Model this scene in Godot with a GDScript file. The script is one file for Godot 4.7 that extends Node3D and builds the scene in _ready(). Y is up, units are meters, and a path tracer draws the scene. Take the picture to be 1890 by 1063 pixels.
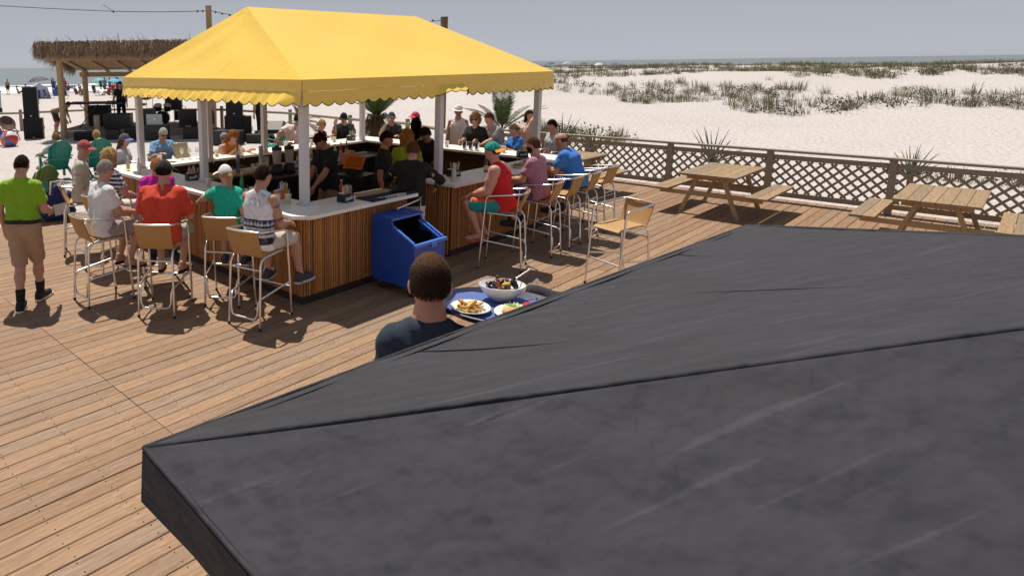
extends Node3D
# A yellow-canopied beach bar on a wooden deck. Units are metres, y is up, the camera stands at the origin's column 2.76 m above the deck.

class MB extends RefCounted:
	# collects shapes; vertices that are shared shade smoothly
	var p := PackedVector3Array()
	var uv := PackedVector2Array()
	var c := PackedColorArray()
	var i := PackedInt32Array()
	var col := Color(1, 1, 1)
	var x := Transform3D()
	func v(q: Vector3, t := Vector2.ZERO) -> int:
		p.append(x * q); uv.append(t); c.append(col)
		return p.size() - 1
	func tri(a: int, b: int, d: int) -> void:
		i.append(a); i.append(b); i.append(d)
	func quad(a: int, b: int, d: int, e: int) -> void:
		tri(a, b, d); tri(a, d, e)
	func orient(s: int) -> void:
		var vol := 0.0
		if s >= i.size(): return
		var o := p[i[s]]
		for k in range(s, i.size(), 3):
			vol += (p[i[k]] - o).dot((p[i[k + 1]] - o).cross(p[i[k + 2]] - o))
		if vol < 0.0:
			for k in range(s, i.size(), 3):
				var t := i[k + 1]
				i[k + 1] = i[k + 2]
				i[k + 2] = t
	func box(ce: Vector3, s: Vector3, b := Basis.IDENTITY) -> void:
		var s0 := i.size()
		var h := s * 0.5
		for ax in 3:
			for sg in [-1.0, 1.0]:
				var n := Vector3.ZERO; n[ax] = sg
				var u := Vector3.ZERO; u[(ax + 1) % 3] = 1.0
				var w := Vector3.ZERO; w[(ax + 2) % 3] = 1.0
				if s[(ax + 1) % 3] < s[(ax + 2) % 3]:
					var q := u; u = w; w = q
				var k := p.size()
				for e in [[-1, -1], [1, -1], [1, 1], [-1, 1]]:
					var l: Vector3 = (n + u * e[0] + w * e[1]) * h
					v(ce + b * l, Vector2(l.dot(u), l.dot(w)))
				if n.dot(u.cross(w)) > 0: quad(k, k + 1, k + 2, k + 3)
				else: quad(k + 3, k + 2, k + 1, k)
		orient(s0)
	func tube(pts: Array, r, seg := 8, cap := true) -> void:
		var s0 := i.size()
		var n := pts.size()
		var k0 := p.size()
		var side := Vector3.ZERO
		var run := 0.0
		for k in n:
			var t: Vector3 = (pts[mini(k + 1, n - 1)] - pts[maxi(k - 1, 0)]).normalized()
			if side == Vector3.ZERO:
				side = t.cross(Vector3.UP if absf(t.y) < 0.9 else Vector3.RIGHT).normalized()
			side = (side - t * side.dot(t)).normalized()
			var up := t.cross(side)
			var rr: float = r[k] if r is Array else r
			if k: run += (pts[k] - pts[k - 1]).length()
			for j in seg:
				var a := TAU * j / seg
				v(pts[k] + (side * cos(a) + up * sin(a)) * rr, Vector2(float(j) / seg, run))
		for k in n - 1:
			for j in seg:
				var j2 := (j + 1) % seg
				quad(k0 + k * seg + j, k0 + k * seg + j2, k0 + (k + 1) * seg + j2, k0 + (k + 1) * seg + j)
		if cap:
			for e in [0, n - 1]:
				var m := v(pts[e])
				var k1 := p.size()
				for j in seg: 
					p.append(p[k0 + e * seg + j]); uv.append(Vector2.ZERO); c.append(col)
				for j in seg:
					if e: tri(m, k1 + j, k1 + (j + 1) % seg)
					else: tri(m, k1 + (j + 1) % seg, k1 + j)
		orient(s0)
	func lathe(prof: Array, seg := 16, xf := Transform3D(), sharp := true) -> void:
		var s0 := i.size()
		var rings := []
		for k in prof.size() - 1:
			var a: Vector2 = prof[k]
			var b: Vector2 = prof[k + 1]
			var ra: Array
			if sharp or k == 0: ra = ring(a, seg, xf)
			else: ra = rings
			var rb := ring(b, seg, xf)
			for j in seg:
				quad(ra[j], ra[(j + 1) % seg], rb[(j + 1) % seg], rb[j])
			rings = rb
		orient(s0)
	func ring(a: Vector2, seg: int, xf: Transform3D) -> Array:
		var o := []
		for j in seg:
			var t := TAU * j / seg
			o.append(v(xf * Vector3(cos(t) * a.x, a.y, -sin(t) * a.x), Vector2(float(j) / seg, a.y)))
		return o
	func ball(ce: Vector3, r: Vector3, seg := 12, rings := 8, b := Basis.IDENTITY) -> void:
		var s0 := i.size()
		var k0 := p.size()
		for k in rings + 1:
			var ph := PI * k / rings
			for j in seg:
				var t := TAU * j / seg
				v(ce + b * (Vector3(sin(ph) * cos(t), cos(ph), sin(ph) * sin(t)) * r), Vector2(float(j) / seg, float(k) / rings))
		for k in rings:
			for j in seg:
				var j2 := (j + 1) % seg
				if k > 0: tri(k0 + k * seg + j, k0 + k * seg + j2, k0 + (k + 1) * seg + j2)
				if k < rings - 1 or k == 0: tri(k0 + k * seg + j, k0 + (k + 1) * seg + j2, k0 + (k + 1) * seg + j)
		orient(s0)
	func prism(poly: PackedVector2Array, d: float, xf := Transform3D()) -> void:
		# polygon in the local xy plane, thick along local z from 0 to d
		var s0 := i.size()
		var ix := Geometry2D.triangulate_polygon(poly)
		for z in [0.0, d]:
			var k := p.size()
			for q in poly: v(xf * Vector3(q.x, q.y, z), q)
			for t in range(0, ix.size(), 3):
				if z == 0.0: tri(k + ix[t], k + ix[t + 1], k + ix[t + 2])
				else: tri(k + ix[t + 2], k + ix[t + 1], k + ix[t])
		var n := poly.size()
		# orient the caps and walls alike
		var area := 0.0
		for j in n: area += poly[j].cross(poly[(j + 1) % n])
		var a2 := 0.0
		for t in range(0, ix.size(), 3):
			a2 += (poly[ix[t + 1]] - poly[ix[t]]).cross(poly[ix[t + 2]] - poly[ix[t]])
		for j in n:
			var q0 := poly[j]
			var q1 := poly[(j + 1) % n]
			var k := p.size()
			v(xf * Vector3(q0.x, q0.y, 0), Vector2(0, 0)); v(xf * Vector3(q1.x, q1.y, 0), Vector2(q0.distance_to(q1), 0))
			v(xf * Vector3(q1.x, q1.y, d), Vector2(q0.distance_to(q1), d)); v(xf * Vector3(q0.x, q0.y, d), Vector2(0, d))
			if signf(area) == signf(a2): quad(k + 3, k + 2, k + 1, k)
			else: quad(k, k + 1, k + 2, k + 3)
		orient(s0)
	func grid(nu: int, nv: int, f: Callable, thick := 0.0) -> void:
		# a sheet of (nu+1) x (nv+1) points f(u, v); with a thickness it is a closed slab
		var s0 := i.size()
		var k0 := p.size()
		for a in nu + 1:
			for b in nv + 1:
				v(f.call(float(a) / nu, float(b) / nv), Vector2(float(a) / nu, float(b) / nv))
		for a in nu:
			for b in nv:
				var k := k0 + a * (nv + 1) + b
				quad(k, k + nv + 1, k + nv + 2, k + 1)
		if thick > 0.0:
			var k1 := p.size()
			for a in nu + 1:
				for b in nv + 1:
					var k := k0 + a * (nv + 1) + b
					var du := p[k0 + mini(a + 1, nu) * (nv + 1) + b] - p[k0 + maxi(a - 1, 0) * (nv + 1) + b]
					var dv := p[k0 + a * (nv + 1) + mini(b + 1, nv)] - p[k0 + a * (nv + 1) + maxi(b - 1, 0)]
					p.append(p[k] - du.cross(dv).normalized() * thick); uv.append(uv[k]); c.append(col)
			for a in nu:
				for b in nv:
					var k := k1 + a * (nv + 1) + b
					quad(k + 1, k + nv + 2, k + nv + 1, k)
			var edge := []
			for a in nu: edge.append([a * (nv + 1), (a + 1) * (nv + 1)])
			for b in nv: edge.append([nu * (nv + 1) + b, nu * (nv + 1) + b + 1])
			for a in nu: edge.append([(nu - a) * (nv + 1) + nv, (nu - a - 1) * (nv + 1) + nv])
			for b in nv: edge.append([nv - b, nv - b - 1])
			for e in edge:
				var k := p.size()
				for q in [k0 + e[0], k0 + e[1], k1 + e[1], k1 + e[0]]:
					p.append(p[q]); uv.append(uv[q]); c.append(col)
				quad(k + 3, k + 2, k + 1, k)
	func blob(bones: Array, cell: float, k := 45.0, wob := 0.0) -> void:
		# bones are [from, to, radius, radius, flat end]; their smooth union is meshed as surface nets
		var lo := Vector3(1e9, 1e9, 1e9)
		var hi := -lo
		var reach := 0.07
		for b in bones:
			var rm: float = maxf(b[2], b[3]) + reach + cell
			for q in [b[0], b[1]]:
				lo = lo.min(q - Vector3.ONE * rm); hi = hi.max(q + Vector3.ONE * rm)
		var nx := int((hi.x - lo.x) / cell) + 3
		var ny := int((hi.y - lo.y) / cell) + 3
		var nz := int((hi.z - lo.z) / cell) + 3
		var f := PackedFloat32Array(); f.resize(nx * ny * nz)
		var seen := PackedByteArray(); seen.resize(nx * ny * nz)
		for b in bones:
			var a: Vector3 = b[0]
			var ba: Vector3 = b[1] - a
			var inv := 1.0 / maxf(ba.length_squared(), 1e-8)
			var r0: float = b[2]
			var dr: float = b[3] - r0
			var flat: bool = b.size() > 4 and b[4]
			var dir := ba.normalized()
			var rm := maxf(b[2], b[3]) + reach
			var q0: Vector3 = ((a.min(b[1]) - Vector3.ONE * rm - lo) / cell).floor()
			var q1: Vector3 = ((a.max(b[1]) + Vector3.ONE * rm - lo) / cell).ceil()
			for z in range(int(q0.z), int(q1.z) + 1):
				for y in range(int(q0.y), int(q1.y) + 1):
					var at := (z * ny + y) * nx
					for xx in range(int(q0.x), int(q1.x) + 1):
						var pa := Vector3(lo.x + xx * cell, lo.y + y * cell, lo.z + z * cell) - a
						var t := clampf(pa.dot(ba) * inv, 0.0, 1.0)
						var d := (pa - ba * t).length() - r0 - dr * t
						if flat: d = maxf(d, (pa - ba).dot(dir))
						if d < reach:
							f[at + xx] += exp(-k * d)
							seen[at + xx] = 1
		var ids := {}
		var cells := PackedInt32Array()
		var sx := 1
		var sy := nx
		var sz := nx * ny
		var offs := [0, sx, sy, sx + sy, sz, sz + sx, sz + sy, sz + sx + sy]
		var ed := [[0, 1], [2, 3], [4, 5], [6, 7], [0, 2], [1, 3], [4, 6], [5, 7], [0, 4], [1, 5], [2, 6], [3, 7]]
		var cor := []
		for q in 8: cor.append(Vector3(q & 1, (q >> 1) & 1, q >> 2))
		var lim := f.size() - sz - sy - sx
		var mem := x
		for at in lim:
			if not seen[at]: continue
			var first := f[at] > 1.0
			if (f[at + 1] > 1.0) == first and (f[at + sy] > 1.0) == first and (f[at + sz] > 1.0) == first and (f[at + sy + 1] > 1.0) == first and (f[at + sz + 1] > 1.0) == first and (f[at + sz + sy] > 1.0) == first and (f[at + sz + sy + 1] > 1.0) == first: continue
			var sum := Vector3.ZERO
			var cnt := 0
			for e in ed:
				var fa := f[at + offs[e[0]]]
				var fb := f[at + offs[e[1]]]
				if (fa > 1.0) != (fb > 1.0):
					var la := log(maxf(fa, 0.1))
					var lb := log(maxf(fb, 0.1))
					sum += cor[e[0]].lerp(cor[e[1]], clampf(la / (la - lb), 0.02, 0.98))
					cnt += 1
			var base := Vector3(at % nx, (at / nx) % ny, at / sz)
			var q := lo + (base + sum / cnt) * cell
			if wob > 0.0:
				q += Vector3(sin(q.y * 61.0 + q.x * 37.0), 0, sin(q.y * 53.0 - q.x * 71.0 + 1.0)) * wob
			ids[at] = v(q, Vector2(q.x, q.y))
			cells.append(at)
		x = mem
		var s0 := i.size()
		for at in cells:
			var fa := f[at] > 1.0
			for ax in 3:
				var st: int = [sx, sy, sz][ax]
				if (f[at + st] > 1.0) == fa: continue
				var s1: int = [sy, sz, sx][ax]
				var s2: int = [sz, sx, sy][ax]
				var k1 = ids.get(at - s1, -1)
				var k2 = ids.get(at - s1 - s2, -1)
				var k3 = ids.get(at - s2, -1)
				if k1 < 0 or k2 < 0 or k3 < 0: continue
				if fa: quad(ids[at], k1, k2, k3)
				else: quad(k3, k2, k1, ids[at])
		orient(s0)
	func add(o: MB, xf: Transform3D, tint := Color(1, 1, 1)) -> void:
		var k0 := p.size()
		var s0 := i.size()
		for k in o.p.size():
			p.append(x * (xf * o.p[k])); uv.append(o.uv[k]); c.append(o.c[k] * tint)
		for k in o.i: i.append(k0 + k)
		if xf.basis.determinant() < 0:
			for k in range(s0, i.size(), 3):
				var t := i[k + 1]
				i[k + 1] = i[k + 2]; i[k + 2] = t
	func mesh(m: Material) -> ArrayMesh:
		var n := PackedVector3Array(); n.resize(p.size())
		for k in range(0, i.size(), 3):
			var q := p[i[k]]
			var w := (p[i[k + 1]] - q).cross(p[i[k + 2]] - q)
			n[i[k]] += w; n[i[k + 1]] += w; n[i[k + 2]] += w
		for k in n.size(): n[k] = n[k].normalized() if n[k].length_squared() > 1e-20 else Vector3.UP
		var ix := i.duplicate()
		for k in range(0, ix.size(), 3):
			var t := ix[k + 1]
			ix[k + 1] = ix[k + 2]; ix[k + 2] = t
		var a := []
		a.resize(Mesh.ARRAY_MAX)
		a[Mesh.ARRAY_VERTEX] = p; a[Mesh.ARRAY_NORMAL] = n; a[Mesh.ARRAY_TEX_UV] = uv; a[Mesh.ARRAY_COLOR] = c; a[Mesh.ARRAY_INDEX] = ix
		var am := ArrayMesh.new()
		if p.size() and ix.size():
			am.add_surface_from_arrays(Mesh.PRIMITIVE_TRIANGLES, a)
			am.surface_set_material(0, m)
		return am

var rng := RandomNumberGenerator.new()
var M := {}
var T := {}
const CORNER := Vector3(0.045, 0.0, -7.065)
const TURN := 0.7108
const U := Vector3(-0.6528, 0.0, -0.7576)   # along the bar's left side, away from the camera
const V := Vector3(0.7576, 0.0, -0.6528)    # along the bar's right side, away from the camera

func bp(a: float, b: float, h := 0.0) -> Vector3:
	return CORNER + U * a + V * b + Vector3(0, h, 0)
func yaw_to(d: Vector3) -> float:
	return atan2(d.x, d.z)
func lin(r: float, g: float, b: float) -> Color:
	return Color(r, g, b).linear_to_srgb()
func mat(n: String, col: Color, rough := 0.8, metal := 0.0) -> StandardMaterial3D:
	var m := StandardMaterial3D.new()
	m.resource_name = n
	m.albedo_color = col.linear_to_srgb()
	m.roughness = rough; m.metallic = metal
	M[n] = m
	return m
func tinted(n: String, rough := 0.8) -> StandardMaterial3D:
	# takes its colour from the vertices
	var m := mat(n, Color(1, 1, 1), rough)
	m.vertex_color_use_as_albedo = true
	return m
func noise_tex(freq: float, oct: int, lo: Color, hi: Color, size := 256, sd := 1, kind := FastNoiseLite.TYPE_SIMPLEX_SMOOTH) -> NoiseTexture2D:
	var nt := NoiseTexture2D.new()
	nt.width = size; nt.height = size; nt.seamless = true
	var fn := FastNoiseLite.new()
	fn.seed = sd; fn.frequency = freq; fn.fractal_octaves = oct; fn.noise_type = kind
	nt.noise = fn
	var g := Gradient.new()
	g.set_color(0, lo); g.set_color(1, hi)
	nt.color_ramp = g
	return nt
func bump_tex(freq: float, oct: int, strength: float, size := 256, sd := 3) -> NoiseTexture2D:
	var nt := NoiseTexture2D.new()
	nt.width = size; nt.height = size; nt.seamless = true
	var fn := FastNoiseLite.new()
	fn.seed = sd; fn.frequency = freq; fn.fractal_octaves = oct
	nt.noise = fn
	nt.as_normal_map = true; nt.bump_strength = strength
	return nt
func bumped(m: StandardMaterial3D, t: Texture2D, s: float, scale := 1.0, world := false) -> StandardMaterial3D:
	m.normal_enabled = true; m.normal_texture = t; m.normal_scale = scale
	m.uv1_triplanar = true; m.uv1_world_triplanar = world; m.uv1_scale = Vector3.ONE * s
	return m
func numbered(called: String, parent: Node) -> String:
	if not parent.has_node(called): return called
	var k := 1
	while parent.has_node("%s_%03d" % [called, k]): k += 1
	return "%s_%03d" % [called, k]
var counts := {}
func place(o: Node3D, called: String, parent: Node) -> void:
	var key := [parent.get_instance_id(), called]
	var k: int = counts.get(key, 0)
	counts[key] = k + 1
	o.name = called if k == 0 else "%s_%03d" % [called, k]
	parent.add_child(o, true)
func tag(o: Node3D, label: String, category: String, group := "") -> Node3D:
	o.set_meta("label", label); o.set_meta("category", category)
	if group: o.set_meta("group", group)
	return o
func thing(called: String, label: String, category: String, at := Vector3.ZERO, turn := 0.0, group := "") -> Node3D:
	var o := Node3D.new()
	place(o, called, self)
	o.position = at; o.rotation.y = turn
	tag(o, label, category, group)
	return o
func part(called: String, mb: MB, m: Material, parent: Node = self, stuff := false) -> MeshInstance3D:
	var o := MeshInstance3D.new()
	o.mesh = mb.mesh(m)
	place(o, called, parent)
	if stuff: o.set_meta("kind", "stuff")
	return o
func inst(called: String, me: Mesh, parent: Node, xf := Transform3D()) -> MeshInstance3D:
	var o := MeshInstance3D.new()
	o.mesh = me
	place(o, called, parent)
	o.transform = xf
	return o
func structure(o: Node3D) -> Node3D:
	o.set_meta("kind", "structure")
	return o
func copy(o: Node3D, at: Vector3, turn: float, label: String) -> Node3D:
	var c: Node3D = o.duplicate()
	var base: String = o.get_meta("base", str(o.name))
	place(c, base, self)
	c.set_meta("label", label)
	c.position = at; c.rotation.y = turn
	return c
func xf(at: Vector3, turn := 0.0) -> Transform3D:
	return Transform3D(Basis(Vector3.UP, turn), at)

func materials() -> void:
	T.cloth = bump_tex(0.05, 4, 6.0, 256, 5)
	T.fine = bump_tex(0.2, 3, 4.0, 256, 6)
	T.sandbump = bump_tex(0.03, 5, 9.0, 512, 7)
	T.wave = bump_tex(0.03, 4, 10.0, 512, 8)
	# wood grain: long streaks, a few knots
	var g := Image.create(512, 128, false, Image.FORMAT_RGB8)
	var fn := FastNoiseLite.new(); fn.seed = 11; fn.frequency = 0.02; fn.fractal_octaves = 3
	var f2 := FastNoiseLite.new(); f2.seed = 12; f2.frequency = 0.1
	for y in 128:
		for x in 512:
			var n := fn.get_noise_2d(x * 0.35, y * 5.0)
			var k := f2.get_noise_2d(x * 0.25, y * 0.8)
			var s := 0.86 + 0.13 * n + (0.08 * k if k < 0 else 0.04 * k)
			s *= 1.0 - 0.25 * smoothstep(0.55, 0.8, f2.get_noise_2d(x * 0.9 + 300.0, y * 2.4))
			s = clampf(s, 0.2, 1.0)
			g.set_pixel(x, y, Color(s, s * (0.985 + 0.03 * k), s * (0.96 + 0.05 * n)))
	T.grain = ImageTexture.create_from_image(g)
	# woven cane of the bar stools
	var w := Image.create(64, 64, false, Image.FORMAT_RGB8)
	for y in 64:
		for x in 64:
			var over := (int(x / 8) + int(y / 8)) % 2 == 0
			var d := absf((x % 8) - 3.5) if over else absf((y % 8) - 3.5)
			var s := 1.0 - 0.09 * d
			w.set_pixel(x, y, Color(s, s * 0.97, s * 0.92))
	T.weave = ImageTexture.create_from_image(w)
	# shirts with bands
	T.stripes = band_tex([[0.0, 0.5, Color(0.82, 0.80, 0.82)], [0.5, 1.0, Color(0.10, 0.10, 0.19)]], false)
	T.tank = band_tex([[0.0, 0.10, Color(0.10, 0.12, 0.22)], [0.10, 0.15, Color(0.8, 0.8, 0.83)], [0.15, 0.20, Color(0.10, 0.12, 0.22)], [0.20, 0.24, Color(0.75, 0.75, 0.8)], [0.24, 0.36, Color(0.16, 0.18, 0.27)], [0.36, 1.0, Color(0.92, 0.92, 0.95)]], true)
	tinted("skin", 0.55)
	M.skin.subsurf_scatter_enabled = false
	tinted("plain", 0.75)
	tinted("shiny", 0.3)
	bumped(tinted("cloth", 0.9), T.cloth, 1.1, 0.75)
	bumped(tinted("cloth_soft", 0.9), T.cloth, 1.0, 0.3)
	tinted("hair_strand", 0.75).metallic_specular = 0.25
	bumped(tinted("hair", 0.95), T.fine, 9.0, 1.0).metallic_specular = 0.15
	bumped(mat("stripes", Color(1, 1, 1), 0.9), T.cloth, 18.0, 0.2)
	M.stripes.albedo_texture = T.stripes
	mat("tank", Color(1, 1, 1), 0.9); M.tank.albedo_texture = T.tank; M.tank.uv1_triplanar = true; M.tank.uv1_scale = Vector3(1.4, 1.4, 1.4); M.tank.uv1_offset = Vector3(0, -0.225, 0)
	mat("alu", Color(0.78, 0.78, 0.8), 0.28, 1.0)
	mat("steel", Color(0.55, 0.55, 0.56), 0.25, 1.0)
	var cane := mat("cane", Color(0.68, 0.42, 0.18), 0.6)
	cane.albedo_texture = T.weave; cane.uv1_scale = Vector3(7, 7, 1)
	mat("white_top", Color(0.86, 0.85, 0.83), 0.35)
	bumped(mat("white_paint", Color(0.66, 0.63, 0.64), 0.55), T.cloth, 2.0, 0.1)
	bumped(mat("dark_wood", Color(0.035, 0.018, 0.014), 0.6), T.cloth, 2.0, 0.2)
	bumped(mat("cane_board", Color(0.15, 0.06, 0.02), 0.8), T.cloth, 2.0, 0.2)
	mat("black", Color(0.012, 0.012, 0.014), 0.45)
	mat("black_cloth", Color(0.018, 0.018, 0.02), 0.95)
	mat("rubber", Color(0.03, 0.03, 0.03), 0.8)
	mat("white", Color(0.85, 0.85, 0.85), 0.4)
	mat("china", Color(0.85, 0.85, 0.84), 0.15)
	tinted("bamboo", 0.45)
	for k in 6:
		var cc: Color = [Color(0.43, 0.272, 0.168), Color(0.40, 0.258, 0.165), Color(0.455, 0.287, 0.172), Color(0.365, 0.236, 0.156), Color(0.385, 0.265, 0.185), Color(0.365, 0.222, 0.132)][k]
		var d := mat("deck%d" % k, cc, 0.75)
		d.albedo_texture = T.grain; d.uv1_scale = Vector3(0.55, 3.2, 1); d.uv1_offset = Vector3(0.23 * k, 0.31 * k, 0)
		d.texture_repeat = true
	bumped(mat("wood_gray", Color(0.30, 0.25, 0.19), 0.85), T.cloth, 2.5, 0.4)
	bumped(mat("wood_tan", Color(0.42, 0.29, 0.16), 0.8), T.cloth, 2.5, 0.4)
	for k in 3:
		var tw := mat("table%d" % k, [Color(0.44, 0.31, 0.19), Color(0.37, 0.275, 0.185), Color(0.48, 0.33, 0.20)][k], 0.8)
		tw.albedo_texture = T.grain; tw.uv1_scale = Vector3(0.7, 3.0, 1); tw.uv1_offset = Vector3(0.31 * k, 0.2 * k, 0)
	bumped(mat("wood_brown", Color(0.16, 0.09, 0.05), 0.8), T.cloth, 2.5, 0.3)
	var s := mat("sand", Color(1, 1, 1), 0.95)
	s.albedo_texture = noise_tex(0.02, 5, lin(0.47, 0.43, 0.42), lin(0.62, 0.575, 0.565), 512, 21)
	bumped(s, T.sandbump, 0.35, 1.0, true)
	s.vertex_color_use_as_albedo = true
	var y := mat("canopy", Color(0.95, 0.635, 0.085), 0.36)
	y.backlight_enabled = true; y.backlight = Color(0.10, 0.06, 0.006)
	y.clearcoat_enabled = true; y.clearcoat = 0.35; y.clearcoat_roughness = 0.4
	y.normal_enabled = true; y.normal_texture = T.cloth; y.uv1_triplanar = true; y.uv1_scale = Vector3.ONE * 0.5; y.normal_scale = 0.15
	y.rim_enabled = true; y.rim = 0.3
	mat("trim", Color(0.05, 0.035, 0.04), 0.9)
	mat("bin_blue", Color(0.018, 0.075, 0.40), 0.38)
	mat("bin_edge", Color(0.07, 0.19, 0.68), 0.38)
	mat("orange", Color(0.75, 0.16, 0.03), 0.5)
	mat("green_plastic", Color(0.01, 0.17, 0.13), 0.35)
	mat("lime_plastic", Color(0.10, 0.20, 0.03), 0.5)
	var gl := mat("glass", Color(0.9, 0.95, 0.95), 0.05)
	gl.transparency = BaseMaterial3D.TRANSPARENCY_ALPHA; gl.albedo_color.a = 0.22
	mat("green_glass", Color(0.02, 0.22, 0.05), 0.08)
	mat("frost", Color(0.62, 0.60, 0.60), 0.3)
	mat("lens", Color(0.01, 0.008, 0.008), 0.08)
	var um := mat("umbrella", Color(0.050, 0.050, 0.064), 0.85)
	um.albedo_texture = streak_tex(); bumped(um, T.cloth, 0.55, 0.6)
	mat("thatch", Color(1, 1, 1), 0.9); M.thatch.vertex_color_use_as_albedo = true
	tinted("leaf", 0.5); M.leaf.backlight_enabled = true; M.leaf.backlight = Color(0.3, 0.35, 0.1)
	var se := mat("sea", Color(0.155, 0.19, 0.205), 0.3)
	bumped(se, T.wave, 0.05, 0.5, true)
	mat("foam", Color(0.82, 0.83, 0.84), 0.9)
	mat("navy_shirt", Color(0.02, 0.03, 0.05), 0.9)

func streak_tex() -> ImageTexture:
	# dusty, creased canvas: fine streaks over broad faded patches
	var im := Image.create(512, 512, false, Image.FORMAT_RGB8)
	var a := FastNoiseLite.new(); a.seed = 41; a.frequency = 0.006; a.fractal_octaves = 4
	var b := FastNoiseLite.new(); b.seed = 42; b.frequency = 0.03; b.fractal_octaves = 3
	for y in 512:
		for x in 512:
			var s := 0.74 + 0.05 * a.get_noise_2d(x, y) + 0.10 * b.get_noise_2d(x * 0.25, y * 2.2)
			var l := b.get_noise_2d(x * 0.12 + 90.0, y * 3.0 + x * 0.5)
			s += 0.30 * smoothstep(0.42, 0.6, l)
			s += 0.05 * (((x + y) % 2) - 0.5)
			im.set_pixel(x, y, Color(s, s, s * 1.01))
	return ImageTexture.create_from_image(im)

func band_tex(bands: Array, teeth: bool) -> ImageTexture:
	# bands from the bottom up, over one repeat
	var im := Image.create(64, 256, false, Image.FORMAT_RGB8)
	for y in 256:
		var t := 1.0 - (y + 0.5) / 256.0
		for x in 64:
			var c := Color.WHITE
			for b in bands:
				if t >= b[0] and t < b[1]: c = b[2]
			if teeth and t > 0.27 and t < 0.34:
				var k := absf(fposmod(x / 64.0 * 16.0, 1.0) - 0.5) * 2.0
				if (t - 0.27) / 0.07 < 1.0 - k: c = Color(0.85, 0.85, 0.88)
			im.set_pixel(x, y, c)
	return ImageTexture.create_from_image(im)

# ---------------------------------------------------------------- people
# a person faces local +z, left is +x, the ground is y = 0
func head_r(d: Vector3) -> float:
	# radius of the skull and face in a direction
	var w := 0.076
	var h := 0.122
	var l := 0.097
	if d.y < 0.0:
		var t := -d.y
		w *= 1.0 - 0.30 * t * (0.4 + 0.6 * maxf(d.z, 0.0))
		if d.z < 0: l *= 1.0 - 0.35 * t
	var r := 1.0 / sqrt(pow(d.x / w, 2) + pow(d.y / h, 2) + pow(d.z / l, 2))
	if d.z > 0.0:
		var ax := absf(d.x)
		r += 0.020 * exp(-pow(d.x / 0.12, 2) - pow((d.y + 0.17) / 0.13, 2)) * d.z     # nose
		r += 0.006 * exp(-pow(d.x / 0.10, 2) - pow((d.y - 0.08) / 0.16, 2)) * d.z     # bridge
		r -= 0.009 * exp(-pow((ax - 0.36) / 0.17, 2) - pow((d.y - 0.06) / 0.10, 2))     # eye sockets
		r += 0.004 * exp(-pow((ax - 0.32) / 0.25, 2) - pow((d.y - 0.24) / 0.08, 2))     # brow
		r += 0.005 * exp(-pow(d.x / 0.22, 2) - pow((d.y + 0.52) / 0.06, 2))             # lips
		r += 0.007 * exp(-pow(d.x / 0.25, 2) - pow((d.y + 0.82) / 0.12, 2))             # chin
		r += 0.003 * exp(-pow((ax - 0.55) / 0.2, 2) - pow((d.y + 0.12) / 0.2, 2))       # cheek
	return r
func skull(mb: MB, seg: int, rings: int, f: Callable) -> void:
	# f(direction) -> [radius, colour]
	var s0 := mb.i.size()
	var k0 := mb.p.size()
	var keep := mb.col
	for k in rings + 1:
		var ph := PI * k / rings
		for j in seg:
			var t := TAU * j / seg
			var d := Vector3(sin(ph) * sin(t), cos(ph), sin(ph) * cos(t))
			var q: Array = f.call(d)
			mb.col = q[1]
			mb.v(d * q[0], Vector2(float(j) / seg, float(k) / rings))
	for k in rings:
		for j in seg:
			var j2 := (j + 1) % seg
			if k > 0: mb.tri(k0 + k * seg + j, k0 + k * seg + j2, k0 + (k + 1) * seg + j2)
			if k < rings - 1: mb.tri(k0 + k * seg + j, k0 + (k + 1) * seg + j2, k0 + (k + 1) * seg + j)
	mb.orient(s0)
	mb.col = keep

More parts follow.
